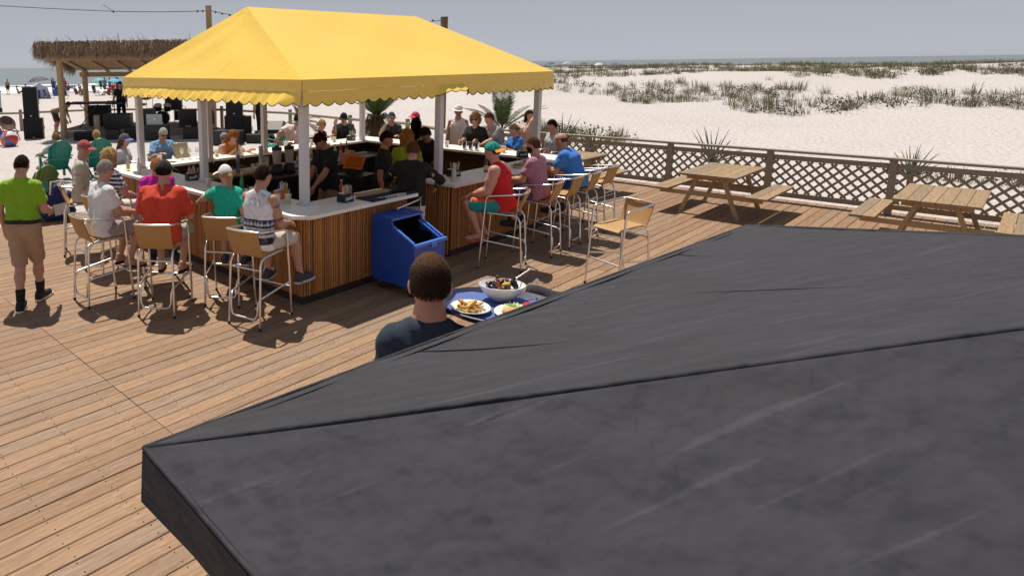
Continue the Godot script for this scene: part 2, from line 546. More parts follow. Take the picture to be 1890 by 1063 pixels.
var head_mb: Array = []
var hand_mb: Array = []
var shoe_mb: Array = []
func body_kit() -> void:
	for fine in [0, 1]:
		var h := MB.new()
		skull(h, 36 if fine else 22, 30 if fine else 18, func(d):
			var c := Color(1, 1, 1)
			if d.z > 0.5 and absf(d.x) < 0.26 and absf(d.y + 0.53) < 0.055: c = Color(0.85, 0.55, 0.55)
			return [head_r(d), c])
		for s in [-1.0, 1.0]:
			h.col = Color(1, 0.93, 0.92)
			h.ball(Vector3(0.078 * s, -0.008, -0.008), Vector3(0.011, 0.031, 0.019), 8, 6, Basis(Vector3.UP, 0.35 * s))
			h.col = Color(1.5, 1.6, 1.7)
			h.ball(Vector3(0.031 * s, 0.008, 0.082), Vector3(0.013, 0.008, 0.009), 8, 5)
			h.col = Color(0.10, 0.08, 0.07)
			h.ball(Vector3(0.031 * s, 0.008, 0.0885), Vector3(0.005, 0.006, 0.004), 6, 4)
			h.col = Color(0.25, 0.2, 0.18)
			h.ball(Vector3(0.032 * s, 0.030, 0.088), Vector3(0.019, 0.0035, 0.005), 8, 4)
		head_mb.append(h)
	# hands: a palm, four fingers, a thumb. the wrist is at the origin, fingers run along -y, the palm faces +z, for the right hand the thumb is on +x
	for curl in [0.35, 1.0]:
		var b := []
		b.append([Vector3(0, 0.01, 0), Vector3(0, -0.03, 0), 0.026, 0.026])
		for k in 4:
			var fx := -0.027 + 0.018 * k
			var ln: float = [0.058, 0.072, 0.078, 0.068][k]
			var kn := Vector3(fx * 1.05, -0.088 - 0.004 * (1 if k in [1, 2] else 0), 0)
			b.append([Vector3(fx * 0.6, -0.03, 0), kn, 0.017, 0.0115])
			var at := kn
			var an := 0.0
			for seg in 3:
				an += curl * [0.5, 0.8, 0.6][seg]
				var nx = at + Vector3(0, -cos(an), sin(an)) * ln * [0.45, 0.32, 0.23][seg]
				b.append([at, nx, 0.0095 - 0.0007 * seg, 0.0088 - 0.0007 * seg])
				at = nx
		b.append([Vector3(0.014, -0.022, 0.006), Vector3(0.043, -0.052, 0.016), 0.016, 0.012])
		b.append([Vector3(0.043, -0.052, 0.016), Vector3(0.050, -0.080, 0.028 + 0.01 * curl), 0.0105, 0.0095])
		b.append([Vector3(0.050, -0.080, 0.028 + 0.01 * curl), Vector3(0.047, -0.102, 0.04 + 0.012 * curl), 0.0095, 0.008])
		var m := MB.new()
		m.blob(b, 0.006, 220.0)
		hand_mb.append(m)
	# shoes: closed, sandal with a bare foot
	var s := MB.new()
	s.col = Color(1, 1, 1)
	s.blob([[Vector3(0, 0.045, -0.04), Vector3(0, 0.04, 0.16), 0.043, 0.036], [Vector3(0, 0.09, -0.035), Vector3(0, 0.06, 0.06), 0.042, 0.036], [Vector3(0, 0.03, -0.05), Vector3(0.01, 0.026, 0.17), 0.036, 0.034]], 0.014, 80.0)
	shoe_mb.append(s)
	var fo := MB.new()
	fo.blob([[Vector3(0, 0.05, -0.04), Vector3(0, 0.035, 0.12), 0.036, 0.03], [Vector3(0, 0.10, -0.02), Vector3(0, 0.05, 0.05), 0.034, 0.03], [Vector3(-0.012, 0.03, 0.1), Vector3(-0.015, 0.026, 0.18), 0.026, 0.016], [Vector3(0.012, 0.03, 0.1), Vector3(0.02, 0.026, 0.165), 0.026, 0.015]], 0.013, 90.0)
	shoe_mb.append(fo)
	var so := MB.new()
	so.blob([[Vector3(0, 0.012, -0.05), Vector3(0, 0.012, 0.17), 0.038, 0.04], [Vector3(0, 0.012, 0.05), Vector3(0, 0.012, 0.1), 0.04, 0.042]], 0.014, 90.0)
	for k in so.p.size(): so.p[k].y = clampf(so.p[k].y, 0.0, 0.022)
	shoe_mb.append(so)
	var st := MB.new()
	for q in [-1.0, 1.0]: st.tube([Vector3(0.0, 0.05, 0.13), Vector3(0.022 * q, 0.068, 0.09), Vector3(0.040 * q, 0.03, 0.04)], 0.007, 6)
	shoe_mb.append(st)

var strand0: Mesh
func strand_mesh(_c: Color) -> Mesh:
	if strand0 == null:
		var m := MB.new()
		var a := m.v(Vector3(-1, 0, 0)); m.v(Vector3(1, 0, 0)); m.v(Vector3(0.7, 0.6, 0.05)); m.v(Vector3(-0.7, 0.6, 0.05)); m.v(Vector3(0, 1, -0.1))
		m.quad(a, a + 1, a + 2, a + 3); m.tri(a + 3, a + 2, a + 4)
		strand0 = m.mesh(M.hair_strand)
	return strand0

func two_bone(s: Vector3, w: Vector3, l1: float, l2: float, pole: Vector3) -> Array:
	var d := w - s
	var n := d.length()
	if n > (l1 + l2) * 0.995:
		w = s + d.normalized() * (l1 + l2) * 0.995
		d = w - s; n = d.length()
	var a := (l1 * l1 - l2 * l2 + n * n) / (2.0 * n)
	var h := sqrt(maxf(l1 * l1 - a * a, 0.0))
	var u := d / n
	var q := (pole - u * pole.dot(u)).normalized()
	return [s + u * a + q * h, w]

func frame_along(d: Vector3, palm: Vector3) -> Basis:
	# -y runs along d, +z towards palm
	var y := -d.normalized()
	var z := (palm - y * palm.dot(y)).normalized()
	return Basis(y.cross(z), y, z)

func person(called: String, label: String, at: Vector3, yaw: float, o: Dictionary) -> Node3D:
	var root := thing("person", label, "person", at, yaw, o.get("group", ""))
	var sc: float = o.get("h", 1.0)
	var w: float = o.get("w", 1.0)
	var cell: float = o.get("cell", 0.022)
	var sit: bool = o.get("sit", false)
	var seat: float = o.get("seat", 0.79)
	var skin: Color = o.get("skin", Color(0.50, 0.27, 0.19))
	var pel = Vector3(0, (seat + 0.095) if sit else 0.95 * sc, 0) + o.get("shift", Vector3.ZERO)
	var lean: float = o.get("lean", 0.08)
	var tb := Basis(Vector3.UP, o.get("twist", 0.0)) * Basis(Vector3.RIGHT, lean) * Basis(Vector3.BACK, o.get("side", 0.0))
	var tt := Transform3D(tb, pel)
	var T3 := func(x: float, y: float, z: float) -> Vector3: return tt * (Vector3(x * w, y, z * w) * sc)
	# torso bones, as a function of how far the cloth stands off
	var bend: float = o.get("hunch", 0.0)
	var torso := func(off: float, shoulders: float) -> Array:
		var b := []
		for s in [-1.0, 1.0]:
			b.append([T3.call(0.075 * s, 0.0, 0.0), T3.call(0.066 * s, 0.2, 0.01), (0.108 + off) * w, (0.098 + off) * w])
			b.append([T3.call(0.066 * s, 0.2, 0.01), T3.call(0.08 * s, 0.37, 0.005 + bend * 0.3), (0.098 + off) * w, (0.106 + off) * w])
			b.append([T3.call(0.08 * s, 0.36, 0.005), T3.call(0.085 * s, 0.44, -0.01 + bend), (0.102 + off) * w, (0.066 + off)])
		for s in [-1.0, 1.0]: b.append([T3.call(0.02 * s, 0.488, -0.014 + bend), T3.call(shoulders * s, 0.452, -0.012 + bend), 0.05 + off, 0.046 + off])
		for s in [-1.0, 1.0]: b.append([T3.call(0.03 * s, 0.515, -0.018 + bend), T3.call(0.12 * s, 0.465, -0.014 + bend), 0.036 + off, 0.042 + off])
		if o.get("belly", 0.0) > 0.0:
			b.append([T3.call(0, 0.10, 0.05), T3.call(0, 0.2, 0.05), 0.11 + o.belly + off, 0.09 + o.belly + off])
		if o.get("female", false):
			for s in [-1.0, 1.0]: b.append([T3.call(0.07 * s, 0.34, 0.07), T3.call(0.07 * s, 0.345, 0.085), 0.052 + off, 0.048 + off])
		return b
	var shl: Vector3 = T3.call(0.168, 0.452, -0.012 + bend)
	var shr: Vector3 = T3.call(-0.168, 0.452, -0.012 + bend)
	var nb: Vector3 = T3.call(0, 0.49, -0.015 + bend)
	var hy: float = o.get("hyaw", 0.0)
	var hp: float = o.get("hpitch", 0.0)
	var hb := Basis(Vector3.UP, hy + o.get("twist", 0.0) * 0.7) * Basis(Vector3.RIGHT, hp + lean * 0.35) * Basis(Vector3.BACK, o.get("hroll", 0.0))
	var neck_top: Vector3 = nb + (tb * Vector3(0, 0.07, 0.012 + bend * 0.5)) * sc
	var hc: Vector3 = neck_top + hb * Vector3(0, 0.115, 0.022) * sc
	var ht := Transform3D(hb.scaled(Vector3.ONE * sc * o.get("head", 1.0)), hc)
	# arms: targets of the wrists are given in the person's own frame
	var lw: Vector3 = o.get("lh", (Vector3(0.22, pel.y + 0.02, 0.16) if sit else Vector3(0.24 * w, 0.86 * sc, 0.06)))
	var rw: Vector3 = o.get("rh", (Vector3(-0.22, pel.y + 0.02, 0.16) if sit else Vector3(-0.24 * w, 0.86 * sc, 0.06)))
	var la := two_bone(shl, lw, 0.285 * sc, 0.255 * sc, o.get("lp", Vector3(0.35, -0.5, -0.7)))
	var ra := two_bone(shr, rw, 0.285 * sc, 0.255 * sc, o.get("rp", Vector3(-0.35, -0.5, -0.7)))
	# legs
	var hips := [pel + Vector3(0.09 * w, -0.02, 0) * sc, pel + Vector3(-0.09 * w, -0.02, 0) * sc]
	var feet: Array
	if sit: feet = o.get("feet", [Vector3(0.13, seat - 0.345, 0.30), Vector3(-0.13, seat - 0.345, 0.30)])
	else: feet = o.get("feet", [Vector3(0.10, 0.08, 0.0), Vector3(-0.10, 0.08, 0.0)])
	var kp: Vector3 = o.get("kp", Vector3(0, 0.35, 1) if sit else Vector3(0, 0, 1))
	var ll := two_bone(hips[0], feet[0], 0.44 * sc, 0.43 * sc, kp + Vector3(o.get("splay", 0.15), 0, 0))
	var rl := two_bone(hips[1], feet[1], 0.44 * sc, 0.43 * sc, kp + Vector3(-o.get("splay", 0.15), 0, 0))
	# skin: one continuous body
	var b: Array = torso.call(-0.025, 0.13)
	b.append([nb - tb * Vector3(0, 0.03, 0), neck_top, 0.058 * sc * lerpf(1.0, w, 0.6), 0.052 * sc])
	b.append([neck_top, hc + hb * Vector3(0, -0.03, -0.015), 0.054 * sc, 0.05 * sc])
	b.append([T3.call(-0.06, 0.475, -0.01 + bend), T3.call(0.06, 0.475, -0.01 + bend), 0.042, 0.042])
	for a in [[shl, la], [shr, ra]]:
		var el: Vector3 = a[1][0]
		var wr: Vector3 = a[1][1]
		var fat: float = lerpf(1.0, w, 0.8) * o.get("arm", 1.0)
		b.append([a[0], a[0].lerp(el, 0.5), 0.054 * fat, 0.047 * fat])
		b.append([a[0].lerp(el, 0.5), el, 0.047 * fat, 0.038 * fat])
		b.append([el, el.lerp(wr, 0.35), 0.038 * fat, 0.040 * fat])
		b.append([el.lerp(wr, 0.35), wr, 0.040 * fat, 0.026])
	for a in [[hips[0], ll], [hips[1], rl]]:
		var kn: Vector3 = a[1][0]
		var an: Vector3 = a[1][1]
		b.append([a[0], kn, 0.078 * w, 0.054])
		var back: Vector3 = (kn - (a[0] + an) * 0.5).normalized() * -0.012
		b.append([kn, kn.lerp(an, 0.32) + back, 0.052, 0.057])
		b.append([kn.lerp(an, 0.32) + back, an, 0.055, 0.036])
	var body := MB.new()
	body.col = skin
	body.blob(b, cell, 62.0)
	body.add(head_mb[1 if o.get("fine", false) else 0], ht, skin)
	for q in 2:
		var arm: Array = [la, ra][q]
		var fd: Vector3 = o.get("lf" if q == 0 else "rf", (arm[1] - arm[0]).normalized() + Vector3(0, -0.15, 0))
		var pd: Vector3 = o.get("lpalm" if q == 0 else "rpalm", Vector3(-1 if q == 0 else 1, -0.2, -0.1) if not sit else Vector3(0, -1, 0))
		var hbs := frame_along(fd, pd).scaled_local(Vector3((-1.0 if q == 0 else 1.0), 1, 1) * sc)
		body.add(hand_mb[1 if o.get("grip", false) else 0], Transform3D(hbs, arm[1]), skin)
	var shoes: Array = o.get("shoes", ["shoe", Color(0.03, 0.03, 0.03)])
	var fx := []
	for q in 2:
		var an: Vector3 = [ll, rl][q][1]
		var fy: float = o.get("fyaw", 0.0) + (0.2 if q == 0 else -0.2)
		var ft := Transform3D(Basis(Vector3.UP, fy) * Basis(Vector3.RIGHT, o.get("fpitch", [0.0, 0.0])[q]), an + Vector3(0, -0.085, 0))
		fx.append(ft)
		if shoes[0] != "shoe": body.add(shoe_mb[1], ft, skin)
	part("body", body, M.skin, root)
	for q in 2:
		var s := MB.new()
		if shoes[0] == "none": break
		s.col = shoes[1]
		if shoes[0] == "shoe":
			s.add(shoe_mb[0], fx[q], shoes[1])
			part("shoe", s, M.plain, root)
			if shoes.size() > 2:
				var sl := MB.new()
				sl.add(shoe_mb[2], fx[q].translated_local(Vector3(0, -0.006, 0)).scaled_local(Vector3(1.08, 1.2, 1.1)), shoes[2])
				part("sole", sl, M.plain, root)
		else:
			s.add(shoe_mb[2], fx[q].translated_local(Vector3(0, -0.012, 0)), shoes[1]); s.add(shoe_mb[3], fx[q], shoes[1])
			part("sandal", s, M.plain, root)
	if o.has("socks"):
		for q in 2:
			var s := MB.new(); s.col = o.socks
			var l: Array = [ll, rl][q]
			s.blob([[l[1] + Vector3(0, -0.03, 0), l[1].lerp(l[0], 0.38), 0.044, 0.058, true]], 0.016, 60.0)
			part("sock", s, M.cloth, root)
	# top
	var top: Array = o.get("top", ["tee", Color(0.5, 0.5, 0.5)])
	if top[0] != "none":
		var sh := MB.new(); sh.col = top[1]
		var tank: bool = top[0] == "tank"
		var tbones: Array = torso.call(0.0 if not tank else 0.002, 0.075 if tank else 0.125)
		for s in [-1.0, 1.0]:   # the hem over the hips
			tbones.append([T3.call(0.075 * s, 0.06, 0.0), T3.call(0.08 * s, -0.09, 0.0), 0.108 * w, 0.112 * w, true])
		if top[0] == "polo" or top[0] == "long":
			tbones.append([nb - tb * Vector3(0, 0.04, 0), nb + tb * Vector3(0, 0.035, 0.006), 0.066, 0.070, true])
		if not tank:
			for a in [[shl, la], [shr, ra]]:
				if top[0] == "long":
					tbones.append([a[0], a[1][0], 0.066 * lerpf(1, w, 0.7), 0.054])
					tbones.append([a[1][0], a[1][0].lerp(a[1][1], 0.9), 0.053, 0.042, true])
				else:
					tbones.append([a[0], a[0].lerp(a[1][0], o.get("sleeve", 0.72)), 0.064 * lerpf(1, w, 0.9), 0.072 * lerpf(1, w, 0.9), true])
		sh.blob(tbones, minf(cell, o.get("tcell", cell)), 62.0, 0.0045)
		if o.has("belt"):   # tucked in: ends in a flat edge at the belt
			var ti := tt.affine_inverse()
			for k in sh.p.size():
				var q: Vector3 = ti * sh.p[k]
				if q.y < 0.05: sh.p[k] = tt * Vector3(q.x, 0.05, q.z)
		var topm: Material = M.cloth
		if top.size() > 2: topm = M[top[2]]
		part("tank_top" if tank else "shirt" if top[0] != "long" else "long_sleeved_top", sh, topm, root)
		if top[0] == "polo":
			var co := MB.new(); co.col = top[1]
			co.lathe([Vector2(0.056, 0.0), Vector2(0.074, -0.022), Vector2(0.080, -0.022), Vector2(0.062, 0.008), Vector2(0.056, 0.0)], 18, Transform3D(tb, nb + tb * Vector3(0, 0.045, 0.006)), false)
			part("collar", co, M.cloth, root)
	# bottoms
	var bot: Array = o.get("legs", ["shorts", Color(0.3, 0.22, 0.15)])
	if bot[0] != "none":
		var pm := MB.new(); pm.col = bot[1]
		var pb := []
		for s in [-1.0, 1.0]: pb.append([T3.call(0.07 * s, 0.05, 0), T3.call(0.07 * s, -0.03, 0), 0.111 * w, 0.105 * w])
		for a in [[hips[0], ll], [hips[1], rl]]:
			if bot[0] == "shorts":
				pb.append([a[0], a[0].lerp(a[1][0], o.get("hem", 0.93)), 0.098 * w, 0.086 * lerpf(1, w, 0.6), true])
			elif bot[0] == "skirt":
				pb.append([a[0], a[0].lerp(a[1][0], 0.8), 0.10 * w, 0.11, true])
			else:
				pb.append([a[0], a[1][0], 0.096 * w, 0.074])
				pb.append([a[1][0], a[1][0].lerp(a[1][1], 0.93), 0.074, 0.062, true])
		pm.blob(pb, cell, 62.0, 0.003)
		part(bot[0] if bot[0] != "pants" else "trousers", pm, M.cloth, root)
		if bot.size() > 2:   # side panels of board shorts
			var bm := MB.new(); bm.col = bot[2]
			for a in [[hips[0], ll, 1.0], [hips[1], rl, -1.0]]:
				var o2 := Vector3(a[2] * 0.03, 0.045, 0)
				bm.blob([[a[0].lerp(a[1][0], 0.25) + o2, a[0].lerp(a[1][0], 0.9) + o2 * 0.7, 0.07, 0.07, true]], cell, 62.0)
			part("shorts_panel", bm, M.cloth, root)
	if o.has("belt"):
		var be := MB.new()
		be.blob([[T3.call(-0.07, 0.045, 0), T3.call(0.07, 0.045, 0), 0.128 * w, 0.128 * w]], 0.014, 62.0)
		for k in be.p.size():
			var y := (tt.affine_inverse() * be.p[k]).y
			be.p[k] -= tb * Vector3(0, y - clampf(y, 0.034 * sc, 0.075 * sc), 0)
		be.c.fill(o.belt)
		part("belt", be, M.plain, root)
	# hair, hats, glasses
	var hair: Array = o.get("hair", ["short", Color(0.03, 0.018, 0.012)])
	if hair[0] != "none":
		var hm := MB.new()
		var hcol: Color = hair[1]
		var style: String = hair[0]
		var fine: bool = o.get("fine", false)
		var no := FastNoiseLite.new(); no.seed = 3; no.frequency = 9.0 if not fine else 16.0
		skull(hm, 40 if not fine else 90, 30 if not fine else 70, func(d):
			var line := 0.42 - 0.75 * smoothstep(0.35, -0.25, d.z)   # hairline in d.y over the azimuth
			if style in ["crop", "short"]: line += 0.26 * smoothstep(0.62, 0.9, absf(d.x)) * exp(-pow((d.z + 0.05) / 0.30, 2))
			if style == "bald": line = 0.30 - 0.55 * smoothstep(0.1, -0.4, d.z)
			if style in ["bob", "long", "curly"]: line = 0.40 - 1.3 * smoothstep(0.45, -0.1, d.z)
			var side := smoothstep(line - 0.06, line + 0.08, d.y)
			var th: float = {"short": 0.013, "crop": 0.007, "bald": 0.003, "bob": 0.034, "long": 0.020, "tied": 0.012, "curly": 0.042, "thick": 0.020}[style]
			if style == "bald" and d.y > 0.55: side *= 0.0
			if style == "crop": th *= 0.7 + (0.5 if not fine else 1.0) * smoothstep(0.0, 0.7, d.y)
			var nz := no.get_noise_3dv(d)
			var amp := 0.35 if style != "curly" else 0.9
			var cc := hcol * (1.0 + 0.5 * nz)
			if hair.size() > 2: cc = cc.lerp(hair[2], smoothstep(0.62, 0.98, d.y) * 0.8 * clampf(0.6 + nz, 0, 1))
			return [head_r(d) - 0.006 + (th * (1.0 + amp * nz) + 0.006) * side, Color(cc.r, cc.g, cc.b, 1)])
		if style in ["long", "bob", "tied"]:
			var hbb := []
			if style == "long":
				for k in 5:
					var px := -0.06 + 0.03 * k
					hbb.append([Vector3(px, 0.0, -0.07), Vector3(px * 1.25, -0.14, -0.095), 0.034, 0.034])
					hbb.append([Vector3(px * 1.25, -0.14, -0.095), Vector3(px * 1.1, -0.14 - o.get("hairlen", 0.2), -0.10), 0.034, 0.018])
			elif style == "bob":
				for k in 7:
					var t := -1.9 + 3.8 * k / 6.0
					hbb.append([Vector3(sin(t) * 0.075, 0.02, -cos(t) * 0.085), Vector3(sin(t) * 0.090, -0.115, -cos(t) * 0.095 - 0.005), 0.036, 0.026])
			else:
				hbb.append([Vector3(0, 0.01, -0.10), Vector3(0, -0.01, -0.125), 0.03, 0.026])
				if o.get("hairlen", 0.0) > 0.0: hbb.append([Vector3(0, -0.01, -0.125), Vector3(0.02, -o.hairlen, -0.13), 0.028, 0.012])
			hm.col = hcol
			hm.blob(hbb, 0.012, 90.0, 0.003)
		for k in hm.p.size(): hm.p[k] = ht * hm.p[k]
		part("hair", hm, M.hair, root)
		# loose strands over the shell, so that its outline is not smooth
		if not o.has("hat") and style != "bald":
			var st := strand_mesh(hcol)
			var mm := MultiMesh.new(); mm.transform_format = MultiMesh.TRANSFORM_3D; mm.use_colors = true
			mm.mesh = st
			var n := 4200 if fine else 420
			var xs := []
			var cs := []
			while xs.size() < n:
				var d := Vector3(rng.randfn(), rng.randfn(), rng.randfn()).normalized()
				var line := 0.42 - 0.75 * smoothstep(0.35, -0.25, d.z)
				if style in ["crop", "short"]: line += 0.26 * smoothstep(0.62, 0.9, absf(d.x)) * exp(-pow((d.z + 0.05) / 0.30, 2))
				if style in ["bob", "long", "curly"]: line = 0.40 - 1.1 * smoothstep(0.45, -0.1, d.z)
				if d.y < line + rng.randf_range(-0.05, 0.06): continue
				var th: float = {"short": 0.009, "crop": 0.003, "bob": 0.028, "long": 0.016, "tied": 0.009, "curly": 0.036, "thick": 0.015}[style]
				var pos := d * (head_r(d) + th)
				var crown := Vector3(0.0, 0.85, -0.5).normalized()
				var flow := (d - crown).slide(d).normalized() if (d - crown).length() > 0.05 else Vector3.BACK
				var lift := rng.randf_range(0.1, 0.5) + (0.45 * smoothstep(0.3, 0.8, d.y) if style in ["short", "crop"] and d.z > -0.3 else 0.0)
				if style == "curly": lift = rng.randf_range(0.4, 1.6)
				var dir := (flow.rotated(d, rng.randf_range(-0.5, 0.5)) * cos(lift) + d * sin(lift)).normalized()
				var side := dir.cross(d).normalized()
				var ln: float = {"short": 0.024, "crop": 0.017, "bob": 0.05, "long": 0.05, "tied": 0.03, "curly": 0.04, "thick": 0.035}[style] * rng.randf_range(0.7, 1.3)
				if fine:
					dir = (flow.rotated(d, rng.randf_range(-0.25, 0.25)) * cos(lift * 0.5) + d * sin(lift * 0.5)).normalized(); side = dir.cross(d).normalized(); ln *= 1.0
				var wd := 0.0011 if fine else 0.0035
				xs.append(ht * Transform3D(Basis(side * wd, dir * ln, side.cross(dir) * ln), pos))
				var cc := hcol * (rng.randf_range(0.85, 1.25) if fine else rng.randf_range(0.6, 1.6))
				if hair.size() > 2 and d.y > 0.55: cc = cc.lerp(hair[2] * rng.randf_range(0.6, 1.4), smoothstep(0.55, 0.9, d.y))
				cs.append(Color(cc.r, cc.g, cc.b))
			mm.instance_count = n
			for k in n:
				mm.set_instance_transform(k, xs[k]); mm.set_instance_color(k, cs[k])
			var mi := MultiMeshInstance3D.new(); mi.multimesh = mm
			place(mi, "hair_strands", root)
			mi.set_meta("kind", "stuff")
	if o.has("beard"):
		var bm := MB.new()
		skull(bm, 30, 24, func(d):
			var on := smoothstep(0.1, 0.3, d.z + 0.25) * smoothstep(-0.16, -0.34, d.y) * (1.0 - smoothstep(0.0, 0.06, 0.05 - absf(d.y + 0.53)) * smoothstep(0.3, 0.1, absf(d.x)) * smoothstep(0.5, 0.8, d.z))
			return [head_r(d) - 0.006 + 0.016 * on, o.beard])
		for k in bm.p.size(): bm.p[k] = ht * bm.p[k]
		part("beard", bm, M.hair, root)
	if o.has("hat"):
		var hat: Array = o.hat   # kind, crown colour, brim colour
		var cm := MB.new(); cm.col = hat[1]
		var back: bool = hat[0] == "backcap"
		var tilt := Basis(Vector3.RIGHT, -0.12)
		skull(cm, 30, 20, func(d):
			var on := smoothstep(0.20, 0.26, d.y + 0.12 * d.z * (-1.0 if back else 1.0))
			var cc: Color = hat[1]
			if hat.size() > 3 and d.x < -0.1: cc = hat[3]
			return [head_r(d) - 0.012 + 0.032 * on + (0.025 * smoothstep(0.3, 0.9, d.y) if hat[0] == "brim" else 0.0), cc])
		var brm := MB.new(); brm.col = hat[2]
		var sg := -1.0 if back else 1.0
		if hat[0] == "brim":
			brm.grid(28, 3, func(u, q):
				var t: float = u * TAU
				var r := lerpf(0.09, 0.155, q)
				return Vector3(sin(t) * r * 0.93, 0.052 - 0.012 * q + 0.012 * cos(2 * t) * -q, cos(t) * r * 1.08), 0.004)
		else:
			brm.grid(14, 5, func(u, q):
				var t: float = (u - 0.5) * 2.2
				var r := lerpf(0.082, 0.096 + 0.082 * pow(cos(t * 0.72), 0.8), q)
				return Vector3(sin(t) * r * 0.95, 0.048 - 0.028 * q * q - 0.018 * sin(t) * sin(t), cos(t) * r * sg), 0.004)
		for k in cm.p.size(): cm.p[k] = ht * cm.p[k]
		for k in brm.p.size(): brm.p[k] = ht * brm.p[k]
		part("hat_crown" if hat[0] == "brim" else "cap", cm, M.cloth, root)
		part("hat_brim" if hat[0] == "brim" else "cap_visor", brm, M.cloth, root)
	if o.get("glasses", false):
		var gm := MB.new(); gm.col = Color(0.012, 0.01, 0.01)
		for s in [-1.0, 1.0]:
			gm.ball(Vector3(0.033 * s, 0.006, 0.089), Vector3(0.029, 0.019, 0.008), 12, 6, Basis(Vector3.UP, 0.25 * s))
			gm.tube([Vector3(0.06 * s, 0.014, 0.076), Vector3(0.08 * s, 0.012, 0.0)], 0.003, 5)
		gm.tube([Vector3(-0.012, 0.012, 0.095), Vector3(0.012, 0.012, 0.095)], 0.003, 5)
		for k in gm.p.size(): gm.p[k] = ht * gm.p[k]
		part("sunglasses", gm, M.shiny, root)
	if o.has("tattoo"):
		var tm := MB.new(); tm.col = o.tattoo
		tm.blob([[shr.lerp(ra[0], 0.25), shr.lerp(ra[0], 0.9), 0.0535, 0.044, true]], 0.014, 62.0)
		part("tattooed_arm", tm, M.skin, root)
	root.set_meta("lw", la[1]); root.set_meta("rw", ra[1])
	return root

# ---------------------------------------------------------------- the bar
func lb(a: float, b: float, h: float) -> Vector3:
	return Vector3(b, h, -a)
func slab(poly: Array, y0: float, y1: float) -> MB:
	# poly holds (a, b) corners
	var mb := MB.new()
	var q := PackedVector2Array()
	for k in poly: q.append(Vector2(k[1], k[0]))
	mb.prism(q, y1 - y0, Transform3D(Basis(Vector3(1, 0, 0), Vector3(0, 0, -1), Vector3(0, 1, 0)), Vector3(0, y0, 0)))
	return mb
func canes(o: Node3D, f0: Vector3, f1: Vector3, y0: float, y1: float, out: Vector3) -> void:
	var mb := MB.new()
	var n := int(f0.distance_to(f1) / 0.036)
	for k in n:
		var t := (k + 0.5) / n
		var pos := f0.lerp(f1, t) + out * rng.randf_range(-0.003, 0.004)
		var r := rng.randf_range(0.0138, 0.0172)
		var tone := rng.randf()
		var c := Color(0.48, 0.21, 0.064).lerp(Color(0.38, 0.155, 0.044), tone)
		if rng.randf() < 0.08: c = Color(0.32, 0.135, 0.045); r = 0.0125
		elif rng.randf() < 0.10: c = Color(0.52, 0.25, 0.08)
		var lean := (f1 - f0).normalized() * rng.randf_range(-0.004, 0.004)
		var node := rng.randf_range(0.1, 0.4)
		var pts := []
		var rad := []
		var yy := y0
		mb.col = c
		while yy < y1:
			pts.append(pos + lean * yy + Vector3(0, yy, 0)); rad.append(r)
			var ny := yy + node
			if ny < y1 - 0.03:
				pts.append(pos + lean * ny + Vector3(0, ny - 0.008, 0)); rad.append(r)
				pts.append(pos + lean * ny + Vector3(0, ny, 0)); rad.append(r * 1.14)
				pts.append(pos + lean * ny + Vector3(0, ny + 0.008, 0)); rad.append(r)
				yy = ny + 0.016
				node = rng.randf_range(0.24, 0.36)
			else: break
		pts.append(pos + lean * y1 + Vector3(0, y1 + rng.randf_range(-0.012, 0.0), 0)); rad.append(r)
		mb.tube(pts, rad, 6, true)
	part("bamboo_canes", mb, M.bamboo, o, true)

